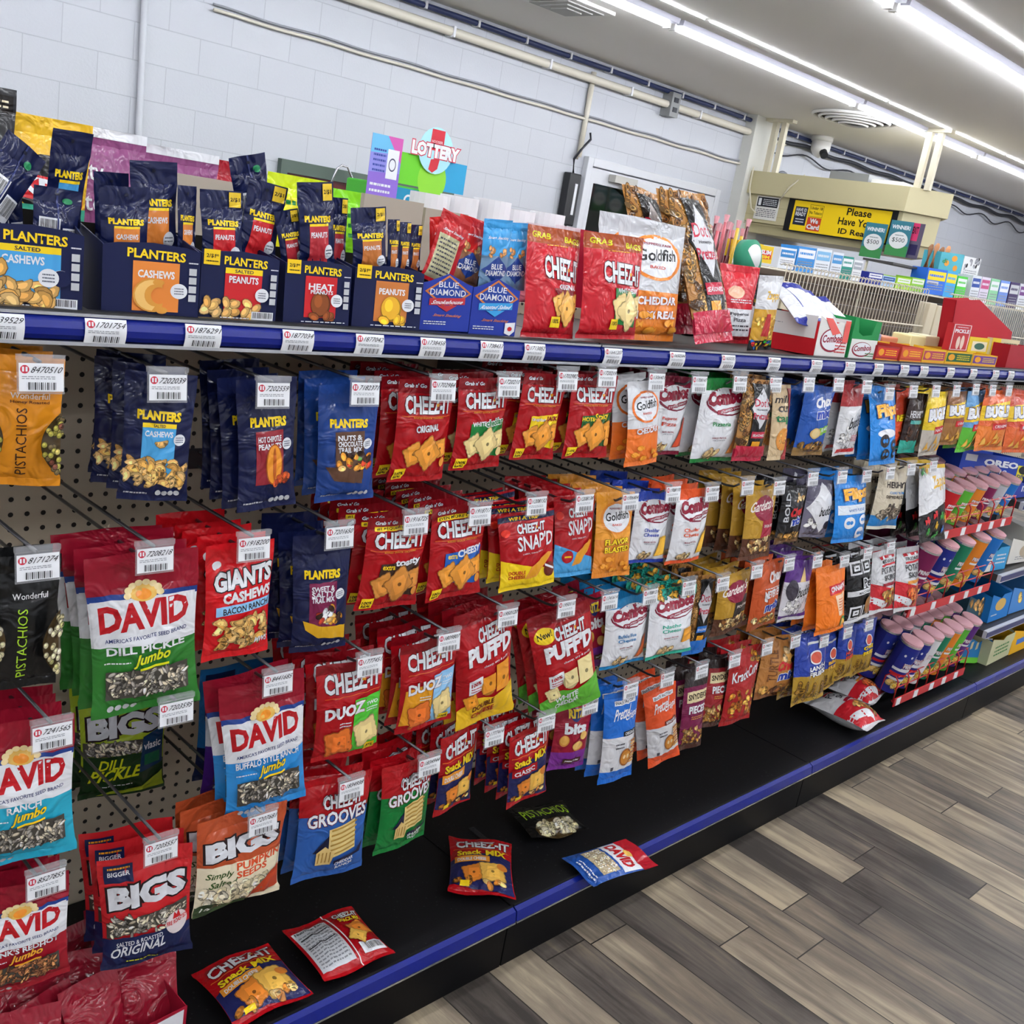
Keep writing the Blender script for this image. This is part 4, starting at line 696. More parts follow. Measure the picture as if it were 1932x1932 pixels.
de('krack', 'red caramel-corn pouch with slanted white lettering', 'popcorn_pouch', 'snack bag', [(0, 'A81E22')], [('N', 'nut', .1, .12, .95, .44, 40, ['C8862E', 'E0A84A', 'A85A1E'], 3), ('N', 'nut', .6, .8, .95, .92, 8, ['C8862E', 'E0A84A'], 5), ('T', 'KrackCorn', .1, .56, .96, .7, 'wht', {'b': .02, 's': .1}), ('R', .1, .08, .9, .12, 'A81E22')], T=.26, k=.5)
def andy(key, desc, tx, tc):
    de(key, desc, 'corn_snack_bag', 'snack bag', [(0, 'A88428'), (.42, '1E3A9A')], [('T', t, .3, y, .8, y + .07, tc, {'b': .04, 'o': 'blk', 'ow': .04, 's': .03}) for t, y in tx] + [('N', 'pretzel', .1, .06, .9, .3, 16, ['C8A03A', 'A87A24'], 3), ('R', .3, .84, .75, .87, 'lgry', .03), ('E', .5, .66, .17, .1, 'wht'), ('E', .5, .66, .14, .08, 'C8503A')], T=.32, t=.05)
andy('an_1', 'foremost navy over gold corn-fry bag with white RANCH lettering', [('RANCH', .46), ('FRIES', .38)], 'wht'); andy('an_2', 'navy over gold corn-fry bag with brown FRIES print', [('BBQ', .46), ('FRIES', .38)], 'E2B04A'); andy('an_3', 'navy over gold corn-fry bag with red HOT print', [('HOT', .48), ('FRIES', .39)], 'E0402A'); andy('an_4', 'navy over gold corn-fry bag with big yellow lettering', [('CHED', .48), ('FRIES', .38)], 'F2CF1C')
# stand-up bags of the top shelf
def grab(key, desc, pan, fl, ck):
    de(key, desc, 'cracker_pouch', 'snack bag', [(0, 'C01424'), (.85, 'A5491E')], [('R', .03, .86, .97, .97, 'A5491E'), ('T', 'GRAB', .1, .9, .42, .955, 'D9D420', {'b': .03, 's': -.01}), ('T', 'BAGS', .64, .88, .95, .935, 'D9D420', {'b': .03, 's': -.01}), ('L', .35, .835, .7, .85, 1, 'yel')] + czl(.55, .75, .26, .93, -.03) + ([('P', [(.42, .16), (.86, .12), (.86, .46), (.42, .5)], pan)] if pan else [('P', [(.4, .46), (.86, .46), (.95, .15), (.6, .3)], '7A0E1A')]) + [('T', fl, .48, .45, .88, .5, 'wht', {'b': .03})] + [('C', .52, .32, .22, 25, ck), ('C', .88, .33, .2, 10, ck), ('C', .68, .28, .3, 45, ck)] + [('R', .36, .1, .5, .2, 'yel'), ('T', '100%', .38, .14, .48, .18, 'blk')], T=.25, k=.5, t=.1, b=.04)
grab('gb_orig', 'red stand-up cracker pouch with yellow GRAB BAGS strip and maroon flavour print', None, 'ORIGINAL', 'E0A850'); grab('gb_white', 'red stand-up cracker pouch with green panel beside the silver pouch', 'grn', 'WHITE CHEDDAR', 'E8CF8E')
gold_('gf_pouch', 'tall silver-white and orange stand-up fish-cracker pouch', 'C4C6CA', 'E8842A', [('CHEDDAR', .3, 'wht', 'C8501A'), ('100% REAL', .18, 'wht', 'C8501A')])
D['gf_pouch'].update(k=.45, t=.12, T=.28, bands=[(0, 'E8842A'), (.42, 'C4C6CA')], name='cracker_pouch')
de('comb_side', 'red stand-up snack bag with white square label behind the chip bag', 'snack_pouch', 'snack bag', [(0, 'A81824'), (.1, 'wht'), (.45, 'C8182A')], [('L', .2, .16, .8, .26, 2, '404048'), ('E', .4, .66, .2, .08, 'E2B090'), ('L', .25, .52, .8, .58, 2, 'wht'), ('T', 'Pepperoni', .25, .36, .75, .41, '404048'), ('T', 'Pizza', .35, .29, .65, .34, '404048')], T=.3, k=.5)
# small nut packets
def pkt(key, desc, pan, t1, back=False):
    if back: a = [('B', .1, .1, .55, .5), ('R', .48, .0, .52, 1, '2A3466'), ('E', .7, .8, .1, .05, '2F8A5A'), ('B', .6, .05, .95, .35)]
    else: a = pl(.53, .61, .12, .88) + [('R', .22, .0, .78, .48, pan), ('T', t1, .26, .34, .74, .41, 'wht', {'b': .03}), ('E', .78, .16, .14, .09, 'wht'), ('L', .68, .12, .88, .2, 2, '505868'), ('R', .22, .48, .78, .51, 'yel')]
    de(key, desc, 'nut_packet', 'snack packet', [(0, 'navy')], a + [('E', .5, .9, .045, .022, '0A0F26')], T=.25, t=.24, b=.08)
pkt('pk_sky', 'navy nut packet with sky-blue panel', 'sky', 'CASHEWS'); pkt('pk_org', 'navy nut packet with orange panel', 'E2863A', 'CASHEWS'); pkt('pk_red', 'navy nut packet with red panel', 'C8242A', 'PEANUTS'); pkt('pk_heat', 'navy nut packet with pinkish-red panel', 'B8303A', 'PEANUTS'); pkt('pk_hon', 'navy nut packet with tan panel', 'C8783A', 'PEANUTS'); pkt('pk_back', 'navy nut packet showing its barcode back', 'navy', '', True)
for kk in ('pk_red', 'pk_heat', 'pk_hon'): D[kk]['art'] += [('R', .66, .78, .94, .98, 'E2BE2A'), ('T', '2/$1', .69, .85, .91, .91, 'blk')]
def alm(key, desc, base, low, back=False):
    a = [('P', [(.5, .5), (.98, .3), (.5, .1), (.02, .3)], '1B3A86'), ('T', 'BLUE', .3, .31, .7, .39, 'wht', {'b': .02}), ('T', 'DIAMOND', .14, .22, .86, .3, 'wht', {'b': .02}), ('N', 'nut', .2, .5, .8, .62, 12, ['A8703A', 'C8905A'], 3)] if not back else [('R', .08, .05, .75, .68, 'B9B48E'), ('L', .12, .1, .7, .64, 9, '40404A')]
    de(key, desc, 'nut_packet', 'snack packet', [(0, low), (.5, base)], a + [('R', .05, .5, .95, .6, 'D8C8A8')] * (0 if back else 0) + [('T', 'Smart Snacking', .15, .72, .85, .77, 'wht', {'i': .1})], T=.25, t=.12)
alm('al_rb', 'red almond packet showing its printed back', 'B8181E', 'B8181E', True); alm('al_r', 'red almond packet with blue diamond emblem', 'C8201E', '8A5A3A'); alm('al_b', 'light-blue almond packet with blue diamond emblem', '3A9AD8', '6A8AA8')
# ================================================================ HANGING BAGS  (design, corners TL,TR,BR,BL in the photo, bags behind, depth of front bag)
BG = [
 [('pis_hon', ((-38, 672), (125, 672), (112, 926), (-38, 905)), 2), ('p_cash', ((234, 697), (374, 710), (352, 952), (223, 936)), 3), ('p_chip', ((447, 713), (555, 713), (560, 948), (444, 970)), 3), ('p_choc', ((597, 731), (719, 718), (700, 944), (595, 943)), 2),
  ('cz_orig', ((756, 718), (861, 716), (836, 906), (729, 909)), 4), ('cz_white', ((869, 713), (964, 713), (941, 880), (847, 889)), 2), ('cz_jack', ((988, 703), (1072, 708), (1039, 867), (959, 866)), 3), ('cz_hot', ((1080, 706), (1165, 708), (1144, 864), (1058, 863)), 3),
  ('gf_ched', ((1184, 714), (1246, 722), (1242, 868), (1180, 886)), 2, 1.2), ('cb_pep', ((1236, 706), (1306, 712), (1279, 859), (1212, 857)), 3, 1.25), ('cb_piz', ((1327, 714), (1413, 714), (1385, 870), (1297, 871)), 3), ('dot_red', ((1408, 714), (1458, 718), (1440, 871), (1376, 869)), 2, 1.195),
  ('rack', ((1461, 720), (1488, 731), (1486, 866), (1447, 870)), 2), ('cx_blue', ((1522, 726), (1573, 731), (1551, 859), (1490, 859)), 3), ('bd_red', ((1592, 726), (1630, 723), (1612, 858), (1566, 859)), 2), ('fl_dark', ((1635, 737), (1689, 737), (1692, 877), (1645, 875)), 3, 1.2), ('reese', ((1691, 732), (1716, 734), (1710, 838), (1685, 842)), 2, 1.24),
  ('hers_dk', ((1719, 742), (1748, 742), (1724, 856), (1690, 853)), 2), ('bg_y', ((1754, 737), (1784, 741), (1770, 855), (1727, 864)), 2, 1.21), ('bg_n', ((1791, 737), (1826, 739), (1808, 838), (1772, 840)), 2), ('bg_b', ((1832, 737), (1858, 737), (1842, 848), (1798, 855)), 2), ('bg_o', ((1858, 737), (1905, 736), (1890, 852), (1832, 848)), 2, 1.2), ('bg_h', ((1908, 737), (1958, 738), (1946, 856), (1888, 852)), 1)],
 [('pis_blk', ((-30, 1046), (116, 1050), (105, 1285), (-35, 1308)), 1), ('dv_dill', ((155, 1051), (372, 1033), (376, 1318), (172, 1359)), 3, 1.225), ('giants', ((390, 1028), (515, 1019), (508, 1223), (376, 1253)), 4), ('p_sweet', ((545, 1013), (672, 1004), (644, 1222), (555, 1231)), 3), ('cz_toast', ((696, 979), (814, 970), (782, 1142), (667, 1151)), 5),
  ('cz_cheesy', ((813, 955), (918, 952), (904, 1112), (800, 1141)), 5), ('snap_dc', ((936, 968), (1043, 965), (1049, 1096), (943, 1121)), 4, 1.205), ('snap_bl', ((1044, 934), (1120, 938), (1118, 1085), (1043, 1088)), 4, 1.235), ('gf_blast', ((1122, 926), (1194, 930), (1187, 1088), (1119, 1088)), 4), ('cb_chb', ((1195, 926), (1272, 927), (1247, 1063), (1187, 1060)), 4, 1.235), ('cb_cho', ((1281, 922), (1344, 920), (1321, 1053), (1254, 1069)), 3, 1.21),
  ('gd_orig', ((1408, 916), (1467, 914), (1451, 1050), (1396, 1058)), 4), ('cx_bold', ((1477, 915), (1522, 918), (1502, 1018), (1459, 1030)), 3), ('bd_grey', ((1525, 901), (1574, 907), (1558, 1016), (1506, 1012)), 2), ('fl_wht', ((1573, 899), (1633, 895), (1635, 1022), (1573, 1022)), 2, 1.2), ('hers_wh', ((1665, 877), (1713, 879), (1692, 1000), (1633, 996)), 2), ('zap', ((1730, 876), (1774, 877), (1786, 1019), (1732, 1023)), 2, 1.21)],
 [('dv_ranch', ((-72, 1375), (136, 1350), (148, 1594), (-62, 1655)), 3, 1.235), ('bg_dill', ((142, 1302), (322, 1290), (306, 1482), (152, 1514)), 1, 1.5), ('dv_buff', ((409, 1301), (578, 1261), (574, 1503), (429, 1553)), 1, 1.225), ('bg_blue', ((378, 1268), (540, 1230), (520, 1440), (360, 1468)), 0, 1.42), ('dv_purp', ((388, 1300), (545, 1265), (530, 1470), (376, 1494)), 0, 1.34), ('duoz_g', ((601, 1258), (722, 1238), (718, 1412), (584, 1441)), 4), ('duoz_b', ((757, 1217), (864, 1198), (852, 1353), (745, 1390)), 4),
  ('puff_dc', ((857, 1160), (963, 1132), (970, 1335), (854, 1381)), 3), ('puff_wc', ((988, 1160), (1113, 1140), (1132, 1308), (1022, 1366)), 2, 1.215), ('rz_a', ((1085, 1126), (1142, 1116), (1150, 1250), (1112, 1258)), 2, 1.26), ('cb_buf', ((1147, 1129), (1222, 1122), (1218, 1242), (1128, 1268)), 4, 1.225), ('cb_nac', ((1223, 1112), (1310, 1106), (1303, 1224), (1217, 1248)), 4, 1.205),
  ('dot_blu', ((1313, 1088), (1352, 1080), (1328, 1232), (1285, 1236)), 3, 1.235), ('gd_ital', ((1358, 1088), (1418, 1068), (1401, 1184), (1339, 1203)), 3), ('cx_never', ((1430, 1063), (1474, 1052), (1464, 1173), (1403, 1193)), 3), ('bd_pur', ((1487, 1050), (1536, 1047), (1518, 1166), (1463, 1174)), 3), ('cinn', ((1535, 1072), (1596, 1062), (1592, 1187), (1543, 1198)), 2, 1.2), ('aztec', ((1597, 1053), (1638, 1045), (1644, 1166), (1595, 1176)), 2),
  ('tgi_b', ((1640, 1040), (1687, 1037), (1684, 1151), (1642, 1159)), 2), ('tgi_c', ((1689, 1034), (1729, 1030), (1733, 1148), (1686, 1155)), 2, 1.21)],
 [('dv_hot', ((-66, 1690), (130, 1645), (134, 1835), (-58, 1890)), 2, 1.235), ('bg_orig', ((176, 1620), (368, 1596), (358, 1784), (196, 1838)), 2, 1.24), ('bg_pump', ((369, 1546), (540, 1514), (524, 1670), (361, 1736)), 2), ('groove_b', ((567, 1473), (700, 1456), (686, 1630), (546, 1673)), 3), ('groove_g', ((722, 1447), (822, 1422), (800, 1571), (706, 1622)), 3), ('mix_dc', ((833, 1390), (902, 1368), (886, 1502), (815, 1548)), 3, 1.235),
  ('mix_cl', ((960, 1390), (1036, 1362), (1030, 1490), (953, 1528)), 3, 1.215), ('rz_b', ((1050, 1326), (1123, 1314), (1100, 1448), (1034, 1451)), 2, 1.24), ('pc_b', ((1147, 1307), (1198, 1300), (1199, 1461), (1123, 1483)), 2, 1.2), ('pc_o', ((1209, 1300), (1274, 1293), (1280, 1418), (1226, 1455)), 2, 1.21), ('sn_p', ((1291, 1265), (1336, 1268), (1322, 1404), (1279, 1420)), 2), ('sn_r', ((1333, 1232), (1381, 1236), (1361, 1368), (1323, 1373)), 2, 1.235), ('krack', ((1379, 1228), (1439, 1213), (1412, 1357), (1359, 1369)), 2, 1.21),
  ('cx_turt', ((1438, 1203), (1512, 1194), (1493, 1311), (1421, 1317)), 2, 1.24), ('an_1', ((1508, 1195), (1548, 1192), (1568, 1308), (1482, 1338)), 2, 1.2), ('an_2', ((1549, 1195), (1583, 1191), (1576, 1287), (1540, 1312)), 2, 1.24), ('an_3', ((1584, 1182), (1613, 1178), (1607, 1276), (1569, 1285)), 2, 1.225), ('an_4', ((1613, 1174), (1652, 1165), (1642, 1263), (1604, 1277)), 2, 1.235)]]
rng = random.Random(11); BAGS = {}
for ri, row in enumerate(BG):
    for bi, b in enumerate(row):
        key, cs, nb = b[:3]; Y = b[3] if len(b) > 3 else 1.222; d = D[key]
        M, w, h = fit(cs, Y); bag = Bag(d, w, h, bi + ri * 31); BAGS[key] = (bag, M, w, h); g = d['desc']
        bag.place(M, f"{g}, front of its hook", f'{d["name"].replace("_", " ")}s on one hook: {g}')
        st = max(.034, min(d.get('T', .2) * w, .045) * .95); ref = None
        for k in range(1, nb + 1):
            y = Y + st * k
            if y > YP - .03: break
            M2 = Matrix.Translation((rng.uniform(-.006, .006), st * k, rng.uniform(-.004, .006))) @ M @ Matrix.Rotation(rng.uniform(-.05, .05), 4, 'Z') @ Matrix.Rotation(rng.uniform(-.03, .03), 4, 'Y')
            lb = f"{g}, {ORD[k]} back on its hook"
            bag.place(M2, lb, f'{d["name"].replace("_", " ")}s on one hook: {g}')
# ================================================================ BAGS STANDING ON THE TOP SHELF
def stand(key, cs, Y, label, **k):
    M, w, h = fit(cs, Y, **k); b = Bag(D[key], w, h, int(cs[0][0])); BAGS[key] = (b, M, w, h); return b.place(M, label, 'bags standing on the top shelf')
stand('gb_orig', ((998, 418), (1094, 443), (1086, 638), (981, 637)), 1.27, 'red stand-up cracker pouch with ORIGINAL print beside the blue almond carton')
stand('gb_white', ((1102, 434), (1219, 451), (1199, 641), (1091, 638)), 1.255, 'red stand-up cracker pouch with green panel beside the silver pouch')
stand('gf_pouch', ((1165, 404), (1305, 432), (1265, 645), (1160, 639)), 1.3, 'silver-white and orange stand-up fish-cracker pouch with CHEDDAR print')
r_ = BAGS['gf_pouch']; r_[0].place(Matrix.Translation((.015, .065, .004)) @ r_[1], 'second silver-white fish-cracker pouch, directly behind the first', 'bags standing on the top shelf')
stand('dot_big', ((1258, 352), (1322, 372), (1392, 640), (1312, 650)), 1.31, 'tall pretzel-twist bag leaning left against its neighbour on the top shelf', sr=.6)
r_ = BAGS['dot_big']; r_[0].place(Matrix.Translation((0, .14, -.005)) @ r_[1] @ Matrix.Rotation(.12, 4, 'Y'), 'tall pretzel-twist bag standing behind the silver pouches, left of the leaning one', 'bags standing on the top shelf')
r_[0].place(Matrix.Translation((.06, .09, 0)) @ r_[1] @ Matrix.Rotation(.1, 4, 'Y'), 'tall pretzel-twist bag partly hidden just behind the leaning one', 'bags standing on the top shelf')
stand('comb_side', ((1352, 495), (1435, 505), (1408, 650), (1340, 645)), 1.4, 'red stand-up snack pouch with white label between pretzel bag and chip bag')
d_ = dict(D['zap']); d_.update(bands=[(0, '121214'), (.14, 'C8972E'), (.56, 'D4D5D8')], art=[('N', 'chunk', .1, .16, .9, .5, 26, ['D9A53A', 'C8862E', 'E8C060'], 3), ('P', [(.3, .2), (.6, .2), (.55, .5), (.4, .5)], 'B83030'), ('N', 'chunk', .05, .03, .95, .13, 12, ['2F9A3A', 'D9A820', '1F6FC8', 'C8242A'], 6), ('T', 'Zapps', .3, .66, .9, .8, 'D9A820', {'i': .1})]); D['zap2'] = d_
stand('zap2', ((1436, 520), (1474, 520), (1456, 662), (1406, 660)), 1.26, 'upright silver, gold and black chip bag beside the big red and white carton')
# ================================================================ CARTONS
def carton(cs, Y, base, items, label, depth=.1, front=None, side=None, topf=None, fill='1A1712', name='counter_carton', grp='counter cartons on the top shelf', sy=.25, zb=None, sp=.03, sart=None):
    M, w, h = cs if Y is None else fit(cs, Y, sy=sy, sp=sp, sr=.04)
    if zb is not None: M.translation.z = zb
    r = empty(name, M, label, 'carton', grp)
    front = front or [(0, 0), (1, 0), (1, .93), (.85, .97), (.5, 1), (.15, .97), (0, .93)]
    fh = front[2][1]; bh = topf or 1.12
    printed_panel('front_panel', w, h, front, base, items, r, None)
    for s in (-1, 1):
        R = Matrix.Translation((s * (w / 2 - .0008), depth / 2, 0)) @ Matrix.Rotation(math.radians(-90 if s < 0 else 90), 4, 'Z')
        o = [(0, 0), (1, 0), (1, fh), (0, bh)] if s < 0 else [(0, 0), (1, 0), (1, bh), (0, fh)]
        printed_panel('side_panel', depth - .001, h, o, side or base, sart, r, R)
    printed_panel('back_panel', w - .003, h * bh, RECT, fill if fill else base, None, r, Matrix.Translation((0, depth - .0016, 0)))
    m = MB(); m.box((-w / 2 + .002, .002, .0005), (w / 2 - .002, depth - .002, .002), card('6A5A48')); m.build('bottom_panel', r)
    return r, M, w, h
def plc(pan, t1, top=True, price=False, heap=None, big=None):
    a = [('T', 'PLANTERS', .28 if price else .24, .8, .84, .92, 'yel', {'b': .03, 's': -.02})] + [('R', .3, .12, .78, .76, pan)]
    if top: a += [('R', .3, .68, .78, .76, 'yel'), ('T', 'SALTED', .42, .695, .66, .742, 'navy')]
    a += [('T', t1, .35, .55, .73, .65, 'wht', {'b': .03})]
    if price: a += [('R', .02, .78, .22, .99, 'F0C81E'), ('T', '2/$1', .05, .87, .16, .93, 'blk'), ('T', '00', .16, .9, .2, .93, 'blk'), ('L', .05, .81, .2, .85, 1, 'blk')]
    if heap: a += [('N', heap, .05, .07, .72, .28, 30, cas, 4), ('B', .66, .04, .95, .16)]
    if big: a += [('E', .54, .33, .15, .2, dk(big, .7)), ('E', .53, .34, .135, .185, big), ('E', .5, .38, .06, .1, dk(big, 1.2)), ('N', 'chunk', .36, .12, .72, .17, 8, [big], 3)]
    a += [('E', .78, .4, .09, .1, 'wht'), ('L', .73, .35, .83, .45, 3, '505868')] + [('R', .88, .62 - .115 * j, .96, .71 - .115 * j, 'lgry') for j in range(4)] + [('L', .87, .76, .97, .8, 1, 'wht'), ('L', .25, .04, .62 if heap else .92, .075, 1, 'wht')]
    return a
cash_top = plc('sky', 'CASHEWS', heap='cashew')
carton(((-45, 410), (157, 437), (157, 592), (-45, 577)), 1.235, 'navy', [x for x in cash_top if x[0] != 'N' and x[1] not in ('CASHEWS', 'SALTED')] + [('R', .02, .1, .7, .76, 'sky'), ('R', .02, .68, .7, .76, 'yel'), ('T', 'SALTED', .34, .695, .58, .742, 'navy'), ('T', 'CASHEWS', .22, .54, .62, .64, 'wht', {'b': .03}), ('N', 'cashew', .05, .08, .7, .3, 34, cas, 4), ('N', 'cashew', .2, .44, .3, .48, 1, cas, 3), ('E', .78, .4, .09, .1, 'navy'), ('E', .66, .4, .1, .11, 'wht'), ('L', .6, .34, .72, .46, 3, '505868')], 'navy nut carton with sky-blue CASHEWS panel at the left edge')
carton(((191, 446), (379, 470), (373, 608), (194, 600)), 1.23, 'navy', plc('E2863A', 'CASHEWS', False) + [('P', [(.5 + .2 * math.cos(t) * (1 if k == 0 else .42) + (0 if k == 0 else .07), .33 + .22 * math.sin(t) * (1 if k == 0 else .5)) for k, ts in ((0, range(13)), (1, range(12, -1, -1))) for t in [math.radians(65 + 19.5 * j) for j in ts]], 'D9973E'), ('P', [(.5 + .18 * math.cos(t) * (1 if k == 0 else .62) + (0 if k == 0 else .03), .33 + .2 * math.sin(t) * (1 if k == 0 else .72)) for k, ts in ((0, range(11)), (1, range(10, -1, -1))) for t in [math.radians(80 + 19 * j) for j in ts]], 'EDBE6E'), ('E', .56, .5, .06, .04, 'D9973E'), ('E', .6, .14, .06, .045, 'D9973E')], 'navy nut carton with orange panel and one big cashew')
carton(((381, 462), (525, 487), (522, 609), (375, 605)), 1.245, 'navy', plc('C8242A', 'PEANUTS', price=True, heap='nut'), 'navy nut carton with yellow corner and red SALTED PEANUTS panel')
carton(((536, 482), (661, 502), (660, 617), (538, 611)), 1.24, 'navy', plc('C8242A', 'HEAT', False, True, big='8A4A22') + [('T', 'PEANUTS', .37, .49, .71, .55, 'wht', {'b': .03})], 'navy nut carton with yellow corner, red panel and dark brown peanut')
carton(((669, 493), (798, 512), (794, 625), (666, 617)), 1.235, 'navy', plc('C8783A', 'PEANUTS', False, True, big='E8B02E'), 'navy nut carton with yellow corner, tan panel and golden peanut')
def bdi(t, tc): return [('P', [(.5, .98), (.98, .68), (.5, .38), (.04, .68)], 'C8743A'), ('P', [(.5, .94), (.92, .68), (.5, .42), (.1, .68)], '1F3F96'), ('T', 'BLUE', .3, .76, .7, .86, 'wht', {'b': .01}), ('T', 'DIAMOND', .14, .62, .86, .73, 'wht', {'b': .01}), ('R', .14, .44, .86, .56, tc, .04), ('T', t, .2, .46, .82, .53, 'wht', {'i': .1, 's': .03}), ('P', [(.3, .44), (.7, .46), (.5, .34)], tc), ('T', 'Smart Snacking', .24, .24, .8, .3, 'C8743A', {'i': .1}), ('L', .06, .1, .5, .18, 2, 'wht')]
bo = [(0, 0), (1, 0), (1, .82), (.9, .84), (.5, 1), (.1, .84), (0, .82)]
carton(((799, 513), (893, 520), (884, 629), (793, 620)), 1.24, '22389A', bdi('Smokehouse', 'B8303A'), 'royal-blue almond carton with diamond emblem and red ribbon', front=bo, topf=.95)
carton(((894, 522), (983, 530), (971, 638), (886, 630)), 1.24, '22389A', bdi('Roasted Salted', '3A9AD8') + [('P', [(.74, .06), (.86, .02), (.96, .1), (.96, .26), (.74, .24)], 'wht'), ('E', .85, .14, .05, .04, 'C8242A')], 'royal-blue almond carton with diamond emblem and pale-blue ribbon', front=bo, topf=.95)
# packets standing in the cartons
PK = [('pk_back', ((16, 243), (87, 305), (6, 440), (-66, 372)), 1.29, 'tilted barcode-side navy packet in the sky-blue panelled carton'), ('pk_sky', ((100, 252), (182, 242), (146, 432), (74, 425)), 1.31, 'navy packet with blue panel rising from the leftmost carton'), ('pk_back', ((65, 347), (153, 363), (147, 470), (54, 462)), 1.27, 'barcode-side navy packet low at the front of the leftmost carton'), ('pk_back', ((-40, 340), (40, 330), (50, 460), (-30, 465)), 1.31, 'dark navy packet cut by the left frame edge'),
 ('pk_org', ((187, 352), (287, 352), (276, 500), (186, 498)), 1.262, 'front navy packet with orange panel in the second carton'), ('pk_org', ((242, 303), (336, 305), (332, 478), (250, 478)), 1.30, 'taller navy packet with orange panel behind the front one'), ('pk_org', ((175, 325), (245, 325), (240, 480), (178, 480)), 1.325, 'navy packet at the back left of the second carton'), ('pk_org', ((335, 349), (372, 352), (368, 490), (334, 488)), 1.285, 'navy packet squeezed at the right of the second carton'),
 ('pk_red', ((373, 352), (460, 366), (456, 500), (384, 498)), 1.275, 'front navy packet with red panel in the salted peanut carton'), ('pk_red', ((466, 332), (547, 357), (512, 490), (448, 478)), 1.30, 'navy packet with red panel leaning right in the salted peanut carton'), ('pk_back', ((430, 303), (502, 282), (512, 420), (448, 430)), 1.345, 'navy packet sticking up at the back of the salted peanut carton'),
 ('pk_heat', ((556, 345), (634, 342), (627, 500), (570, 500)), 1.27, 'navy packet standing tall in the brown-peanut carton'), ('pk_heat', ((515, 402), (562, 391), (575, 500), (533, 502)), 1.285, 'navy packet leaning left in the brown-peanut carton'), ('pk_heat', ((622, 366), (655, 380), (652, 505), (622, 500)), 1.3, 'navy packet at the right of the brown-peanut carton'),
 ('pk_hon', ((658, 393), (732, 389), (727, 510), (668, 512)), 1.262, 'front navy packet with tan panel in the golden-peanut carton')] + [('pk_hon', ((732 + 21 * j, 412 + 5 * j), (754 + 21 * j, 416 + 5 * j), (752 + 20 * j, 512), (730 + 20 * j, 510)), 1.27 + .014 * j, f'edge-on navy packet in the golden-peanut carton, {ORD[j]} right of the tan one') for j in range(3)] + [
 ('al_rb', ((836, 388), (893, 426), (846, 545), (795, 525)), 1.27, 'red almond packet turned to show its grey printed back'), ('al_r', ((872, 401), (920, 423), (902, 545), (843, 530)), 1.295, 'red almond packet with blue diamond emblem, front facing'), ('al_r', ((812, 412), (850, 405), (850, 530), (806, 530)), 1.32, 'red almond packet behind the printed back'),
 ('al_b', ((915, 412), (966, 416), (955, 550), (898, 548)), 1.27, 'light-blue almond packet at the left of its carton'), ('al_b', ((948, 416), (998, 424), (990, 550), (945, 548)), 1.292, 'light-blue almond packet at the right of its carton')]
for i, (key, cs, Y, lb) in enumerate(PK):
    M, w, h = fit(cs, Y, sr=1.2); Bag(D[key], w, h, i + 400).place(M, lb, 'small nut packets in counter cartons')
# open cartons further right
carton(((1549, 594), (1604, 604), (1596, 677), (1538, 671)), 1.245, 'E2E0DC', [('E', .45, .42, .36, .3, '8E1230'), ('E', .46, .43, .33, .26, 'wht'), ('T', 'Combos', .16, .34, .78, .54, '8E1230', {'s': .06, 'b': .03}), ('L', .6, .1, .95, .5, 5, 'C8242A'), ('P', [(.12, .97), (.35, .97), (.7, .62), (.45, .55)], 'E0605A'), ('R', .8, .4, .98, .95, 'E0605A')], 'large red and white snack carton, torn open, behind the blue rail', depth=.2, front=[(0, 0), (1, 0), (1, .85), (.7, .9), (.4, .8), (0, 1)], side='C01A24', topf=1.0, sart=[('R', .0, .42, .96, .98, 'E0DEDA'), ('L', .1, .68, .5, .72, 1, 'gry')])
carton(((1615, 598), (1664, 605), (1649, 682), (1598, 678)), 1.24, '1F8A48', [('R', .02, .02, .98, .5, 'E2E4E0'), ('E', .45, .26, .36, .18, '8E1230'), ('E', .46, .27, .33, .155, 'wht'), ('T', 'Combos', .16, .2, .78, .34, '8E1230', {'s': .05, 'b': .03}), ('L', .6, .08, .92, .2, 2, 'grn')], 'smaller green and white snack carton with notched front', depth=.14, front=[(0, 0), (1, 0), (1, .95), (.8, .95), (.72, .62), (.4, .58), (.22, .66), (.12, 1), (0, 1)], topf=1.0)
for j, (px, py) in enumerate(((1500, 562), (1532, 572), (1568, 586))):
    p = at(px, py, Y=1.34); M = Matrix.Translation(Vector((p.x, 1.27, p.z - .055))) @ Matrix.Rotation(-.25 + .1 * j, 4, 'Z') @ Matrix.Rotation(math.radians(-58), 4, 'X'); b = Bag(dict(D['cb_nac'], bands=[(0, '1E2A8A'), (.12, 'D8DADE'), (.84, '1E2A8A')], art=[('R', .3, .3, .34, .8, '1E2A8A')]), .12, .16, 70 + j)
    b.place(M, f'white and navy snack bag lying in the torn carton, {ORD[j]} from the left', 'bags lying in the torn snack carton')
CB = [(((1655, 650), (1696, 655), (1693, 685), (1652, 680)), 'C8302A', 'A01E28', 'red and amber candy bar box beside the green carton'), (((1700, 655), (1739, 660), (1738, 690), (1697, 687)), 'D0563A', 'B83A2A', 'salmon-red candy bar box, second in the low row'), (((1741, 660), (1783, 664), (1781, 692), (1739, 690)), 'A83A5A', 'E2B02A', 'rose and yellow candy bar box, third in the low row'), (((1785, 664), (1834, 668), (1831, 695), (1782, 692)), '1F5A34', 'E2B02A', 'green and yellow candy bar box, fourth in the low row'), (((1836, 668), (1880, 674), (1878, 697), (1832, 694)), '6A3A8E', 'E2B02A', 'purple and yellow candy bar box, last in the low row')]
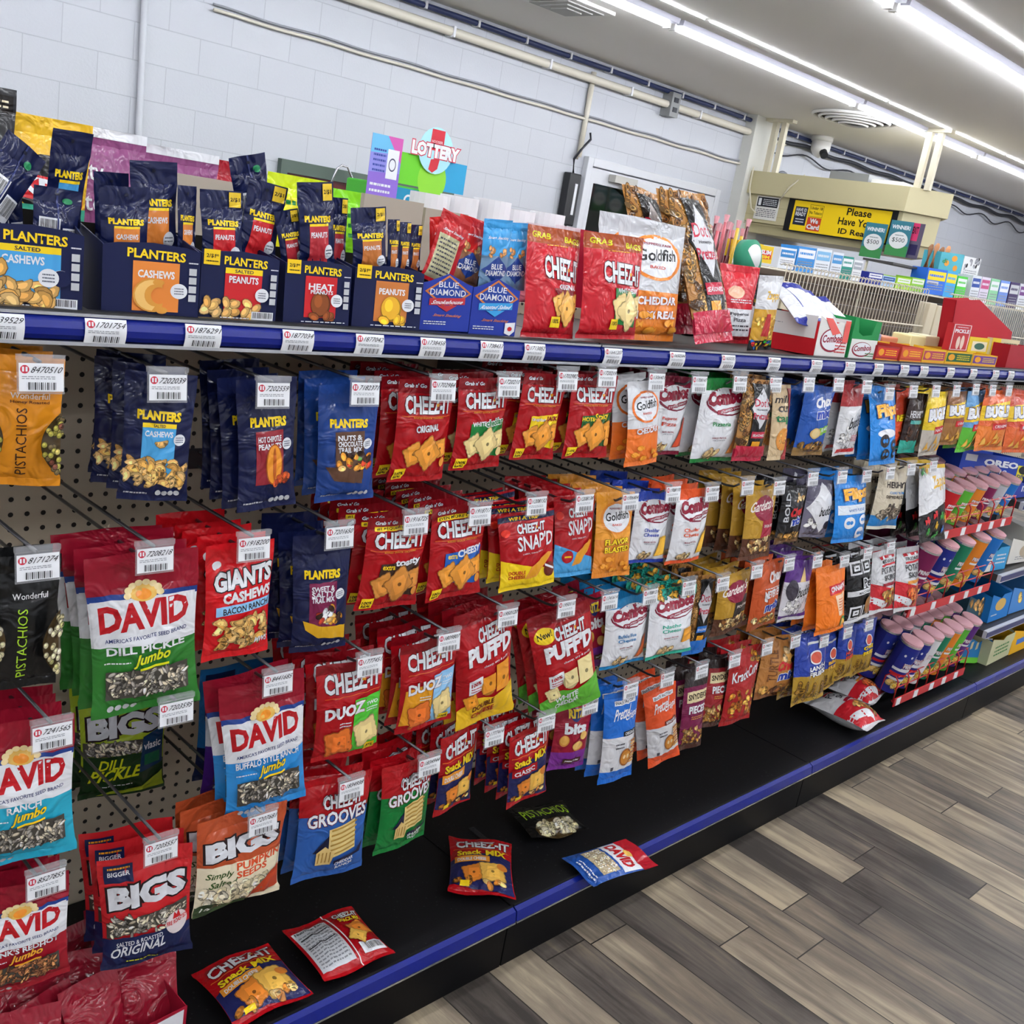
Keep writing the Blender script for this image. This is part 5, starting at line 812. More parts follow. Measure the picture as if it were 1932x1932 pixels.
for cs, c1, c2, lb in CB: carton(cs, 1.232, c2, [('R', .03, .3, .97, .9, c1), ('L', .4, .4, .9, .8, 3, 'yel'), ('E', .2, .6, .12, .22, 'amb'), ('R', 0, .0, 1, .18, 'amb')], lb, depth=.1, front=RECT, topf=1.0, fill='D9A520', name='candy_box', grp='candy bar boxes', zb=ZT + .001)
# ================================================================ BAGS LYING ON THE BLACK DECK
def lying(key, cs, label, Z=ZD + .02, flip=False, d=None):
    M, w, h = lay(cs, Z); dd = d or D[key]; T = min(dd.get('T', .2) * w, dd.get('Tm', .045)) / 2; M.translation.z = ZD + T + .004
    return Bag(dd, w, h, int(cs[0][0])).place(M, label, 'bags fallen on the deck')
lying('mix_dc', ((352, 1845), (478, 1788), (602, 1872), (432, 1945)), 'red snack-mix bag lying face up nearest the camera on the deck')
bk = dict(D['mix_dc'], art=[('R', .03, .1, .5, .86, 'CDD0D4'), ('T', 'Nutrition Facts', .06, .8, .48, .85, 'blk'), ('L', .06, .14, .46, .76, 12, '8A8C92'), ('R', .06, .5, .47, .515, 'blk'), ('R', .06, .68, .47, .695, 'blk'), ('R', .53, 0, .545, 1, 'F0E0E0'), ('R', .62, .1, .96, .26, 'wht'), ('B', .68, .11, .95, .25)] + czl(.78, .88, .6, .97) + [('T', 'SNACK MIX', .62, .68, .95, .76, 'yel', {'b': .04, 'o': '141530'}), ('C', .8, .5, .25, 20, 'D9812F'), ('C', .7, .38, .2, 50, 'E8B552')])
lying('', ((506, 1766), (646, 1724), (742, 1796), (616, 1860)), 'red snack-mix bag lying back side up showing grey nutrition panel', d=bk)
def propped(key, cs, Z, label, tilt, d=None):
    M, w, h = fit(cs, Z, sp=.6, sr=.5); return Bag(d or D[key], w, h, int(cs[0][0])).place(M, label, 'bags fallen on the deck')
lying('mix_dc', ((850, 1579), (972, 1592), (972, 1698), (846, 1682)), 'red snack-mix bag lying upright-facing in the middle of the deck')
pb = dict(D['pis_blk'], art=[('T', 'PISTACHIOS', .1, .5, .92, .8, 'A8D432', {'b': .01}), ('E', .5, .16, .38, .22, '4A3A20')] + [('N', 'nut', .2, .05, .8, .3, 40, ['D9CFA8', 'E4DCC0', 'C8BE92'], 3)], T=.2)
lying('', ((1008, 1528), (1102, 1512), (1116, 1566), (998, 1584)), 'black pistachio bag with lime lettering lying on the deck', d=pb)
dv = dict(D['dv_ranch'], bands=[(0, '1F4F9E'), (.5, '1F4F9E'), (.78, 'B01828')], art=[('R', .03, .5, .97, .78, 'wht'), ('T', 'DAVID', .1, .55, .9, .72, 'B8141F', {'b': .06}), ('E', .5, .76, .12, .06, 'E8B95A'), ('R', .1, .2, .9, .46, 'B8A888'), ('N', 'seed', .12, .21, .88, .45, 110, ['C8B898', 'A89878', 'D8CAB0'], 3), ('L', .3, .05, .9, .12, 2, 'wht')], t=.2)
lying('', ((1158, 1556), (1212, 1612), (1124, 1664), (1058, 1618)), 'blue, white and red seed bag hanging over the blue deck edge', d=dv)
lying('tgi_b', ((1512, 1334), (1548, 1314), (1668, 1372), (1630, 1394)), 'white striped potato-skin bag lying at the front of the deck', d=dict(D['tgi_b'], T=.6, Tm=.09))
lying('tgi_c', ((1552, 1306), (1580, 1288), (1668, 1318), (1640, 1350)), 'orange and red striped potato-skin bag lying against the can rack', d=dict(D['tgi_c'], T=.6, Tm=.09))
m = MB(); fm = pm('grey_film', '3A3A3E', rough=.2, alpha=.5); P = [at(x, y, Z=ZD + .004) for x, y in ((883, 1563), (893, 1560), (927, 1588), (915, 1590))]; m.face(P, fm); m.face([p + Vector((0, 0, .001)) for p in P][::-1], fm)
tag(m.build('film_scrap'), 'dark strip of clear film on the deck behind the snack-mix bag', 'wrapper')
# open box of seed packets, bottom left
BX = Matrix.Translation((.592, 1.2, ZD + .001)) @ Matrix.Rotation(math.radians(4), 4, 'Z')
carton((BX, .3, .075), None, 'A01830', [('P', [(.5, .2), (.98, .3), (.98, .95), (.6, .9)], 'wht'), ('T', 'DAVID', .5, .3, .9, .8, 'B8141F', {'b': .05})], 'open maroon carton of seed packets at the bottom left of the deck', depth=.17, front=RECT, side='9E1830', topf=1.15, fill='5A4630', grp=None, name='seed_carton')
sd = dict(D['dv_ranch'], name='seed_packet', art=[('R', .04, .2, .96, .5, 'wht'), ('T', 'DAVID', .1, .3, .9, .47, 'B8141F', {'b': .06}), ('E', .5, .52, .12, .05, 'E8B95A')], bands=[(0, '96142A')], T=.22, t=.16, b=.1)
sb = [Bag(sd if i == 0 else dict(sd, art=[]), .1, .15, 900 + i) for i in range(4)]
rg5 = random.Random(2)
for i in range(12):
    row, c = divmod(i, 4)
    a = math.radians(-62 + rg5.uniform(-8, 8)); M = BX @ Matrix.Translation((-.1 + .07 * c + rg5.uniform(-.01, .01), .03 + .05 * row, -.012 + .012 * row + .006 * (c % 2))) @ Matrix.Rotation(rg5.uniform(-.4, .4), 4, 'Z') @ Matrix.Rotation(math.radians(-28 - 5 * (c % 2)), 4, 'X')
    sb[(i + 3) % 4 if i < 8 else 1 + i % 3].place(M, f'maroon seed packet in the open carton, {ORD[row]} row from the front, {ORD[c]} from the left', 'seed packets in the open carton')
# ================================================================ BACK HALF OF THE TOP SHELF
ZS = ZT - .001
def back_bag(key, base, x, y, w, h, label, art=(), T=.5, rz=0, bands=None, k=.5, t=.12, tilt=0, name='pet_food_bag', cat='bag'):
    d = dict(desc=label, name=name, cat=cat, bands=bands or [(0, base)], art=list(art), T=T, k=k, t=t)
    return Bag(d, w, h, int(x * 977)).place(Matrix.Translation((x, y, ZS)) @ Matrix.Rotation(rz, 4, 'Z') @ Matrix.Rotation(tilt, 4, 'Y'), label, 'packages on the back half of the top shelf')
back_bag('a', '2E2E30', .57, 1.75, .11, .255, 'tall charcoal package at the upper left frame edge', [('R', .1, .86, .96, .96, '1A1412'), ('L', .2, .88, .9, .94, 2, 'crm'), ('L', .1, .3, .9, .5, 3, 'gry')])
back_bag('b', 'E2B42A', .68, 1.78, .15, .225, 'yellow pet food bag with red band behind the blue packets', [('E', .5, .55, .36, .2, 'blk'), ('R', .05, .45, .95, .62, 'C8242A', -.04), ('T', 'KIT', .2, .48, .7, .6, 'wht', {'b': .05, 's': -.03}), ('R', 0, .1, 1, .4, '3FA88A')])
kit = [('T', 'Kitty', .06, .58, .5, .76, 'wht', {'b': .01}), ('T', 'Litter', .06, .4, .55, .53, 'wht', {'b': .01}), ('E', .78, .5, .14, .09, 'wht'), ('R', .86, .55, .9, .78, 'wht'), ('R', 0, .93, 1, 1, 'wht')]
back_bag('c', '8A4A78', .79, 1.82, .16, .225, 'purple kitty litter bag, the left one, with folded white top', kit, T=.55, rz=.1, bands=[(0, '8A4A78'), (.95, 'E4DEE2')])
back_bag('d', '8A4A78', .935, 1.85, .16, .215, 'purple kitty litter bag, the right one, with creased side', kit, T=.6, rz=-.35, bands=[(0, '8A4A78'), (.96, 'E4DEE2')])
back_bag('e', '9A1424', 1.035, 1.86, .11, .21, 'dark red bag peeking over the beige board', [], name='snack_bag')
back_bag('f', 'B8D41A', 1.2, 1.84, .15, .205, 'yellow-lime bag behind the brown-peanut carton', [('L', .2, .5, .8, .8, 3, 'grn')], bands=[(0, 'D9D41A'), (.8, 'C8DC1E')], name='snack_bag')
back_bag('g', '7FD01E', 1.37, 1.84, .19, .195, 'bright lime bag left of the white paper rolls', [('L', .2, .5, .8, .8, 3, 'grn')], T=.4, name='snack_bag')
back_bag('h', 'C8242A', 1.505, 1.72, .12, .17, 'red bag low behind the almond packets', [], name='snack_bag')
rollm = pm('white_paper', 'E2E2E4', rough=.8)
for i in range(5):
    r = empty('paper_roll', Vector((1.6 + .098 * i, 1.92 + .01 * (i % 2), ZS + .09)), f'white paper roll on the back shelf, {ORD[i]} from the left', 'paper roll', 'white paper rolls')
    m = MB(); m.smooth = False; m.cyl((0, 0, 0), .047, .13 + .006 * (i % 3), rollm, 20); m.build('paper', r); m = MB(); m.cyl((0, 0, .1), .02, .0305 + .006 * (i % 3), pm('roll_core', '8A7458'), 12); m.build('core', r)
for i in range(5):
    m = MB(); m.box((1.555 + .098 * i, 1.87, ZS), (1.645 + .098 * i, 1.97, ZS + .0885), card(['5A9AD0', '4A8AC8'][i % 2])); tag(m.build('roll_carton'), f'blue carton under the {ORD[i]} white paper roll', 'carton', 'cartons under the paper rolls')
for i in range(6):
    back_bag('i', 'D88A9A', 1.83 + .1 * i, 1.78, .095, .195 + .006 * (i % 2), f'pink and clear tissue packet on the back shelf, {ORD[i]} from the left', [('L', .1, .3, .9, .7, 3, ('C8304A', '4A6AB8')[i % 2])], bands=[(0, 'D06A7A'), (.72, 'E2D2D8')], T=.5, name='tissue_packet', cat='packet')
for i in range(2):
    o, *_ = carton((Matrix.Translation((2.03 + .15 * i, 1.72, ZS)), .14, .2), None, 'B8203A', [('E', .3, .8, .2, .12, 'yel'), ('T', 'fruits', .14, .76, .46, .84, 'blk', {'b': .02}), ('L', .6, .7, .9, .85, 1, 'wht'), ('T', 'mixed', .1, .5, .8, .62, 'wht', {'b': .03})], f'crimson box with yellow oval behind the red cracker pouches, {ORD[i]} from the left', depth=.05, front=RECT, topf=1, fill='B8203A', name='snack_box', grp='crimson boxes on the back shelf')
wp, *_ = carton((Matrix.Translation((2.24, 1.62, ZS)), .2, .18), None, 'E4E2E2', [('R', .05, .7, .2, .85, 'C8242A'), ('L', .25, .4, .8, .7, 3, 'gry')], 'plain white box behind the silver pouches', depth=.09, front=RECT, topf=1, fill='E4E2E2', name='snack_box', grp=None) if False else (None,) * 4
for x0, x1, y, z, lb in ((.835, .955, 1.66, 1.487, 'low taupe board standing behind the orange nut carton'), (1.225, 1.37, 1.66, 1.507, 'taupe board standing between lime bag and red almond packets'), (1.385, 1.5, 1.67, 1.5, 'taupe board standing behind the almond cartons')):
    m = MB(); m.box((x0, y, ZS), (x1, y + .012, z), card('A89E90')); m.box((x0, y + .012, ZS), (x1, y + .07, ZS + .006), card('A89E90')); tag(m.build('backing_board'), lb, 'board')
# candy sticks, snack stick boxes behind the pretzel bags
for i in range(14):
    x = 2.1 + .0135 * i; c = ['5A1A24', 'D9B02A', '6A1F2A', 'C8606A'][i % 4] if i > 2 else 'C89A1E'
    m = MB(); m.smooth = True; m.tube([(0, 0, 0), (.012, .005, .23 + .008 * (i * 7 % 5))], [.005, .0045], pm('wrapped_stick', c, rough=.25), 8); o = m.build('wrapper'); e = empty('candy_stick', Vector((x, 1.5 + .02 * (i % 3), ZS + .012)), f'wrapped candy stick in the white cup box, {ORD[i]} from the left', 'candy', 'wrapped candy sticks'); o.parent = e
    m = MB(); m.tube([(.012, .005, .23 + .008 * (i * 7 % 5)), (.014, .006, .248 + .008 * (i * 7 % 5))], [.0045, .007], pm('pink_twist', 'E0A0A8', rough=.3), 6); m.build('twist', e)
m = MB(); fr = card('E2DEDA'); m.box((2.07, 1.47, ZS), (2.31, 1.474, ZS + .1), fr); m.box((2.07, 1.57, ZS), (2.31, 1.574, ZS + .12), fr); m.box((2.07, 1.47, ZS), (2.074, 1.57, ZS + .1), fr); m.box((2.306, 1.47, ZS), (2.31, 1.57, ZS + .1), fr); m.box((2.07, 1.47, ZS), (2.31, 1.57, ZS + .004), fr)
tag(m.build('stick_box'), 'low white open box holding the wrapped candy sticks', 'box')
def pbox(cs, Y, base, items, label, depth=.08, grp='small packets at the far side', zb=None, name='medicine_box', sy=.25, fill=None):
    return carton(cs, Y, base, items, label, depth=depth, front=RECT, topf=1.0, fill=fill or base, name=name, grp=grp, sy=sy, zb=zb)
for i, (x0, y0) in enumerate(((1392, 452), (1412, 456), (1432, 461))):
    pbox(((x0, y0), (x0 + 26, y0 + 5), (x0 + 25, y0 + 38), (x0 - 2, y0 + 33)), 1.5, 'E8C42A', [('R', .1, .2, .9, .7, 'C8242A', .05), ('T', 'SLIM', .15, .5, .85, .75, 'wht', {'b': .04}), ('T', 'JIM', .2, .2, .8, .45, 'yel', {'b': .04})], f'yellow and red meat-stick box behind the red pouch, {ORD[i]} from the left', name='snack_box', grp='meat stick boxes', depth=.05)
m = MB(); m.smooth = True; p = at(1400, 488, Y=1.46); m.tube([(0, 0, 0), (.003, -.03, .004)], .045, card('2F8A6A'), 24); m.tube([(0, -.0302, .004), (0, -.031, .004)], .034, card('E2E4E0'), 24); tag(m.build('tin_lid', None, p), 'round green and white tin standing on edge behind the red pouch', 'tin')
for i in range(5):
    p = at(1441 + 8 * i, 480, Y=1.46); b = Bag(dict(name='jerky_packet', cat='packet', bands=[(0, '17171A')], art=[('L', .1, .2, .9, .8, 4, ('D9B02A', '2F9A3A', 'C8242A', '2F6FC8', 'E2E4E6')[i])], T=.2, t=.1), .035, .14, 600 + i)
    b.place(Matrix.Translation((p.x, 1.46 + .012 * i, ZS)) @ Matrix.Rotation(.4, 4, 'Z') @ Matrix.Rotation(.15, 4, 'Y'), f'slim black striped jerky packet behind the chip bag, {ORD[i]} from the left', 'jerky packets')
# wire divider panels on the back of bays three and four
def wire_panel(x0, x1, label):
    r = empty('wire_divider', Vector((x0, YP, ZT)), label, 'wire rack', 'wire dividers'); n = int((x1 - x0) / .0225); H = .205
    for k in range(n + 1):
        m = MB(); x = .012 + (x1 - x0 - .024) * k / n; m.smooth = True
        m.tube([(x, 0, .02), (x, 0, H - .004), (x, .008, H), (x, .022, H - .006)], .0016, wire_cr, 5); m.build('upright_wire', r)
    for j, z in enumerate((.02, .075)):
        m = MB(); m.tube([(0, -.004, z), (x1 - x0, -.004, z)], .003, wire_cr, 6); m.build('cross_wire', r)
    return r
wire_panel(2.71, 3.70, 'cream wire divider behind the torn snack carton'); wire_panel(3.9, 5.08, 'cream wire divider behind the red pickle box')
for x0, lb in ((3.70, 'cream steel post between the two wire dividers'), (2.645, 'cream steel post left of the first wire divider')):
    m = MB(); m.box((x0, YP - .012, ZT), (x0 + .06, YP + .03, ZT + .16), postm); m.box((x0 + .07, YP - .012, ZT), (x0 + .14, YP + .02, ZT + .155), postm); bevel(tag(m.build('divider_post'), lb, 'post', 'divider posts'), .003)
# opposite side: tiered wire shelf with medicine boxes
def wire_shelf(x0, x1, y0, y1, z, label):
    r = empty('wire_shelf', Vector((x0, y0, z)), label, 'wire rack', 'wire shelves on the far side')
    m = MB()
    for k in range(int((x1 - x0) / .05) + 1): m.tube([(k * .05, 0, 0), (k * .05, y1 - y0, .0)], .002, wire_cr, 5)
    m.tube([(0, 0, -.004), (x1 - x0, 0, -.004)], .003, wire_cr, 6); m.tube([(0, y1 - y0, -.004), (x1 - x0, y1 - y0, -.004)], .003, wire_cr, 6); m.build('wire_grid', r)
    for x in (0, x1 - x0):
        for y in (0, y1 - y0): m = MB(); m.tube([(x, y, -.004), (x, y, ZS - z)], .004, wire_cr, 6); m.build('leg', r)
wire_shelf(2.78, 5.4, 1.86, 2.06, 1.5, 'cream wire shelf carrying medicine boxes on the far side')
MD = [((1472, 462), (1502, 466), 40, 'E2E6EA', '2F7FC0'), ((1506, 455), (1540, 460), 48, '3A8AD0', 'wht'), ((1541, 458), (1569, 462), 50, 'DCE2E8', '7AB0D8'), ((1572, 462), (1592, 466), 48, 'D8DEE6', '4A90C8'), ((1594, 460), (1614, 463), 44, '1F8A7A', 'wht'), ((1615, 466), (1632, 470), 40, 'E0E2E4', '9AA0A8'), ((1640, 507), (1667, 510), 22, '24308E', 'wht'), ((1668, 509), (1692, 512), 20, 'A8C4E0', '24508E'), ((1696, 508), (1722, 512), 22, 'A8D43A', 'wht'), ((1724, 506), (1748, 510), 26, '8AC43A', 'E2E2DA'), ((1750, 512), (1774, 515), 28, '22348E', 'lgry'),
      ((1752, 490), (1788, 496), 50, '2A6AD0', 'yel'), ((1789, 492), (1808, 498), 50, '3AA0D8', 'yel'), ((1810, 500), (1828, 504), 44, '4AC43A', 'wht'), ((1834, 513), (1850, 515), 50, 'D8DCE2', '2A4A9A'), ((1852, 513), (1868, 516), 50, 'D8D0E0', 'B84A7A'), ((1870, 515), (1886, 518), 50, '8AC89A', 'wht'), ((1888, 517), (1905, 520), 50, '6A8AD0', 'wht'), ((1907, 519), (1924, 522), 50, '3A2A5A', 'lgry'), ((1926, 521), (1945, 524), 50, 'D8DCE2', '6A3A7A')]
CNM = {'E2E6EA': 'white', '3A8AD0': 'sky-blue', 'DCE2E8': 'pale blue-white', 'D8DEE6': 'pale grey', '1F8A7A': 'teal', 'E0E2E4': 'off-white', '24308E': 'navy', 'A8C4E0': 'powder-blue', 'A8D43A': 'lime', '8AC43A': 'grass-green', '22348E': 'dark blue', '2A6AD0': 'bright blue', '3AA0D8': 'azure', '4AC43A': 'vivid green', 'D8DCE2': 'silver-white', 'D8D0E0': 'pale lilac', '8AC89A': 'mint', '6A8AD0': 'periwinkle', '3A2A5A': 'dark violet'}
for i, (a, b, hh, c, c2) in enumerate(MD):
    pbox((a, b, (b[0] - 2, b[1] + hh), (a[0] - 2, a[1] + hh)), 1.9, c, [('R', .05, .55, .95, .9, c2), ('L', .1, .15, .9, .45, 3, 'gry'), ('L', .12, .62, .85, .84, 1, c)], f'{CNM[c]} medicine box on the far wire shelf, {ORD[i]} from the left', zb=1.503, grp='medicine boxes on the far wire shelf', depth=.07)
pbox(((1780, 455), (1824, 460), (1818, 500), (1776, 496)), 2.0, '4AA8B8', [('E', .3, .5, .1, .14, 'E2932A'), ('E', .6, .75, .12, .14, 'E2932A'), ('E', .7, .3, .1, .14, 'E2932A'), ('T', 'di', .1, .5, .3, .7, 'grn')], 'turquoise box with orange spots above the green boxes', zb=1.6, name='candy_box'); pbox(((1825, 460), (1856, 466), (1850, 506), (1819, 500)), 2.0, 'E2E2E2', [('N', 'chunk', .1, .5, .9, .95, 12, ['blk', '8A8A90'], 2), ('L', .1, .1, .9, .4, 3, 'gry')], 'white and black patterned box beside the turquoise one', zb=1.6, name='candy_box')
for i in range(4):
    p = at(1752 + 11 * i, 498, Y=2.02); m = MB(); m.smooth = True; m.tube([(0, 0, 0), (.004, 0, .09 + .01 * (i % 2)), (.01, 0, .105 + .01 * (i % 2))], [.012, .012, .006], pm('cigar_wrap', ['8A5A34', 'C88A5A'][i % 2], rough=.4), 8); tag(m.build('cigar_tube', None, Vector((p.x, 2.03, 1.6))), f'brown cigar tube left of the turquoise box, {ORD[i]} from the left', 'cigar', 'brown cigar tubes')
m = MB(); m.box((4.0, 1.95, 1.59), (5.2, 2.08, 1.598), shelf_m)
for x in (4.02, 5.18): m.tube([(x, 2.07, ZS), (x, 2.07, 1.59)], .006, wire_cr, 6)
tag(m.build('ledge_shelf'), 'narrow upper ledge carrying the turquoise and white boxes', 'shelf')
sb_ = empty('slatted_board', Vector((2.76, 2.066, ZS)), 'brown slatted board seen through the wire dividers', 'board'); bm_ = [pm('brown_slat', c, rough=.6) for c in ('5A4C40', '6B5B4C')]
for k in range(6): m = MB(); m.box((0, .012 * (k % 2), .031 * k), (2.6, .012 * (k % 2) + .01, .031 * k + .03), bm_[k % 2]); m.build('slat', sb_)
# red pickle display and cartons at the right end of the top shelf
pr = empty('pickle_display', Vector((3.42, 1.3, ZS)), 'red pickle display box with sloping side at the right', 'display box')
def wpanel(pts, base, nm, par, org, art=None):
    m = MB(); b_ = card(base); P = [Vector(p) - org for p in pts]; n = (P[1] - P[0]).cross(P[2] - P[0]).normalized() * .002
    m.face(P, b_); m.face([p - n for p in P][::-1], b_); q = [p - n for p in P]
    for j in range(len(P)): k = (j + 1) % len(P); m.face([P[j], q[j], q[k], P[k]], b_)
    return m.build(nm, par)
og = Vector((3.42, 1.3, ZS)); B3 = [at(1791, 658, Y=1.31), at(1805, 566, Y=1.31), at(1849, 566, Y=1.31), at(1910, 627, Y=1.31), at(1905, 672, Y=1.31)]
for q in (0, -1): B3[q].z = ZS
B4 = [p + Vector((0, .04, 0)) for p in B3]
wpanel(B3[::-1], 'B8182A', 'front_panel', pr, og); wpanel(B4, 'B8182A', 'back_panel', pr, og); wpanel([B3[0], B3[1], B4[1], B4[0]], 'A81424', 'end_panel', pr, og); wpanel([B3[3], B3[4], B4[4], B4[3]], 'A81424', 'end_panel', pr, og)
pbox(((1802, 603), (1833, 607), (1829, 658), (1791, 655)), 1.25, 'B8282E', [('R', .04, .03, .96, .97, 'E8DEDA'), ('R', .08, .05, .92, .95, 'B8282E'), ('T', 'PICKLE', .12, .66, .88, .8, 'wht', {'b': .04}), ('L', .2, .84, .8, .9, 1, 'wht'), ('E', .4, .3, .1, .24, 'E2C8B8'), ('E', .62, .32, .1, .26, 'E2C8B8')], 'small red pickle pouch card standing in front of the red display', name='snack_box', depth=.02, zb=ZS + .045)
pbox(((1831, 622), (1870, 626), (1866, 680), (1826, 674)), 1.3, 'E2C42A', [('R', .15, .5, .85, .85, 'crm'), ('E', .5, .68, .24, .12, '3A6A5A'), ('R', .1, .2, .9, .42, 'B83A2A')], 'yellow candy carton with landscape picture right of the pickle display', name='snack_box', zb=ZS); pbox(((1872, 628), (1924, 634), (1918, 688), (1868, 682)), 1.29, 'D9CFA4', [('R', 0, .3, .3, 1, 'E2C42A'), ('R', 0, 0, .25, .3, '2F8A3A'), ('L', .4, .1, .9, .9, 7, '6A7A5A')], 'cream and green candy carton at the right frame edge', name='snack_box', zb=ZS)
pbox(((1905, 648), (1950, 655), (1945, 700), (1898, 698)), 1.235, '9E1626', [], 'dark red carton cut by the right frame edge on the top shelf', name='snack_box', zb=ZS)
for i, (x, y, w) in enumerate(((1735, 634, 30), (1768, 636, 32), (1662, 632, 40), (1700, 640, 34), (1808, 662, 40))):
    p = at(x, y, Y=1.33); c = ['E2D8A0', 'D8CFA8', '8A8FB0', 'C87A5A', 'E2DCC0'][i]
    m = MB(); m.box((-.05, -.03, 0), (.05, .03, max(.03, p.z - ZS)), card(c)); bevel(tag(m.build('candy_carton', None, Vector((p.x, 1.36 + .01 * i, ZS))), ['cream candy carton behind the green candy bar box', 'second cream candy carton, right of the first', 'grey-blue wrapped snack pile behind the salmon box', 'rust-coloured carton behind the rose box', 'pale carton low beside the pickle display'][i], 'carton', None), .004)
# ================================================================ RED WIRE CAN RACKS
CANC = [('C8242A', 'red'), ('5AB43A', 'green'), ('E2842A', 'orange'), ('7A2050', 'maroon'), ('B8BCC4', 'silver'), ('1F6FC0', 'blue'), ('2A2E8A', 'navy'), ('1F7A5A', 'dark green'), ('5A2A7A', 'purple'), ('E2E2E4', 'white')]
lid_m = pm('pink_lid', 'D8A8B0', rough=.2, spec=.6); rim_m = pm('can_rim', 'D4D6DA', rough=.25, metal=.8)
def can_proto(c, nm, flag=False, H=.185):
    R = .0365
    items = [('R', 0, 0, 1, 1, c), ('T', 'PRINGLES', .13, .58, .37, .66, 'wht', {'b': .04, 'o': 'A01420', 'ow': .06}), ('R', .12, .5, .38, .54, 'wht'), ('N', 'chunk', .08, .08, .42, .26, 14, ['E2B84A', 'D9A83A', 'F0D080'], 3), ('R', .55, .1, .8, .9, 'E2DCB8'), ('L', .57, .14, .78, .86, 9, '5A5A50')]
    if flag: items += [('R', 0, .66, .5, .92, '22308A')] + [('E', .08 + .1 * j, .8, .016, .025, 'wht') for j in range(4)] + [('R', 0, .28 + .1 * j, .5, .33 + .1 * j, ('wht', 'C8242A')[j % 2]) for j in range(3)] + [('T', 'PRINGLES', .13, .56, .37, .64, 'wht', {'b': .04, 'o': 'A01420', 'ow': .06})]
    A = Art(2 * math.pi * R, H, card); A.draw(items)
    S = lambda x, y, l: Vector(((R + l) * math.sin((x / R) - math.pi / 2), -(R + l) * math.cos((x / R) - math.pi / 2), y))
    return [('can_body', A.mesh('can_body', S, .012)), ('lid', (lambda m: (m.tube([(0, 0, H + .003), (0, 0, H + .011), (0, 0, H + .012), (0, 0, H + .0095), (0, 0, H + .009)], [.0375, .0378, .034, .031, .0005], lid_m, 22, False), m.cyl((0, 0, H + .0088), .025, .0012, pm('lid_foil', '9A8088', rough=.3), 18), m.mesh('lid'))[2])(MB())), ('rim', (lambda m: (m.cyl((0, 0, H - .003), .038, .006, rim_m, 22), m.mesh('rim'))[1])(MB()))]
CP = {nm: can_proto(c, nm, nm == 'navy') for c, nm in CANC}; CS = {nm: can_proto(c, nm, False, .125) for c, nm in CANC}
def can_rack(x0, x1, zf, cols, label, rname, nd=3, P=CP):
    n = len(cols); W = x1 - x0; yf = 1.2; tl = math.radians(14); r = empty('can_rack', Vector((x0, yf, zf)), label, 'wire rack', 'red can racks')
    m = MB(); m.box((0, -.006, -.014), (W, -.002, .016), red_m); bevel(m.build('front_rail', r), .001)
    dp = .36
    for k in range(n + 1):
        x = W * k / n; m = MB(); m.smooth = True
        m.tube([(x, 0, 0), (x, 0, .075), (x, .012, .09), (x, .03, .092), (x, .045, .08), (x, .05, .02), (x, dp, .02 + dp * math.tan(tl))], .0026, red_m, 6); m.build('divider_wire', r)
    m = MB()
    for y in (.004, .12, .24, dp): m.tube([(0, y, .008 + y * math.tan(tl) - .004), (W, y, .008 + y * math.tan(tl) - .004)], .0026, red_m, 5)
    for z in (.05, .09): m.tube([(0, .004, z), (W, .004, z)], .0022, red_m, 5)
    m.build('floor_wires', r)
    for k, q in enumerate((.05, .28, .5, .68, .86)):
        m = MB(); m.box((W * q - .016, -.0075, -.012), (W * q + .016, -.006, .014), paper); t = m.build('price_card', r); t['label'] = 'white price card'
    for k, c in enumerate(cols):
        for j in range(nd):
            R = Matrix.Rotation(tl, 4, 'X'); a = .055 + .079 * j
            M = Matrix.Translation((x0 + W * (k + .5) / n, yf + a, zf + .012 + a * math.tan(tl))) @ R @ Matrix.Rotation(rng.uniform(-.3, .3), 4, 'Z')
            e = empty('chip_can', M, f'{c} stacked-chip can in the {rname} red rack, {ORD[k]} column, {ORD[j]} from the front', 'can', 'chip cans in the red racks')
            for nm, me in P[c]: link(bpy.data.objects.new(nm, me), e)
can_rack(3.24, 3.84, .785, ['red', 'green', 'orange', 'maroon', 'silver', 'blue'], 'upper red wire rack of stacked-chip cans', 'upper', 4, CS); can_rack(3.15, 3.825, .535, ['maroon', 'navy', 'dark green', 'orange', 'blue'], 'middle red wire rack of stacked-chip cans', 'middle', 3); can_rack(3.25, 3.83, .2, ['navy', 'navy', 'white', 'dark green', 'orange', 'green', 'purple'], 'lowest red wire rack of stacked-chip cans', 'lowest', 4)
# ================================================================ FAR RIGHT TIERS
def tier(cs, Y, base, items, label, zb, depth=.2, topf=1.2, front=None): return carton(cs, Y, base, items, label, depth=depth, front=front or [(0, 0), (1, 0), (1, .8), (.6, .8), (.5, .7), (0, .9)], topf=topf, fill='1A2A3A', grp='snack cartons on the far right tiers', name='snack_carton', zb=zb)
o, *_ = carton(((1812, 850), (1945, 868), (1940, 912), (1812, 892)), 1.3, '1B3FA8', [('R', .05, .62, .2, .9, 'lgry'), ('T', 'OREO', .3, .5, .8, .8, 'wht', {'b': .05, 'o': '22308A'}), ('T', '10', .55, .2, .65, .4, 'wht'), ('R', .8, 0, 1, .7, 'E2D42A'), ('E', .9, .5, .08, .2, '1A1A20'), ('T', 'DIVE', .82, .1, .98, .28, '22308A', {'b': .03})], 'wide blue cookie carton with white lettering under the orange corn-snack bags', depth=.15, front=RECT, topf=1.0, fill='1B3FA8', name='snack_carton', grp='snack cartons on the far right tiers')
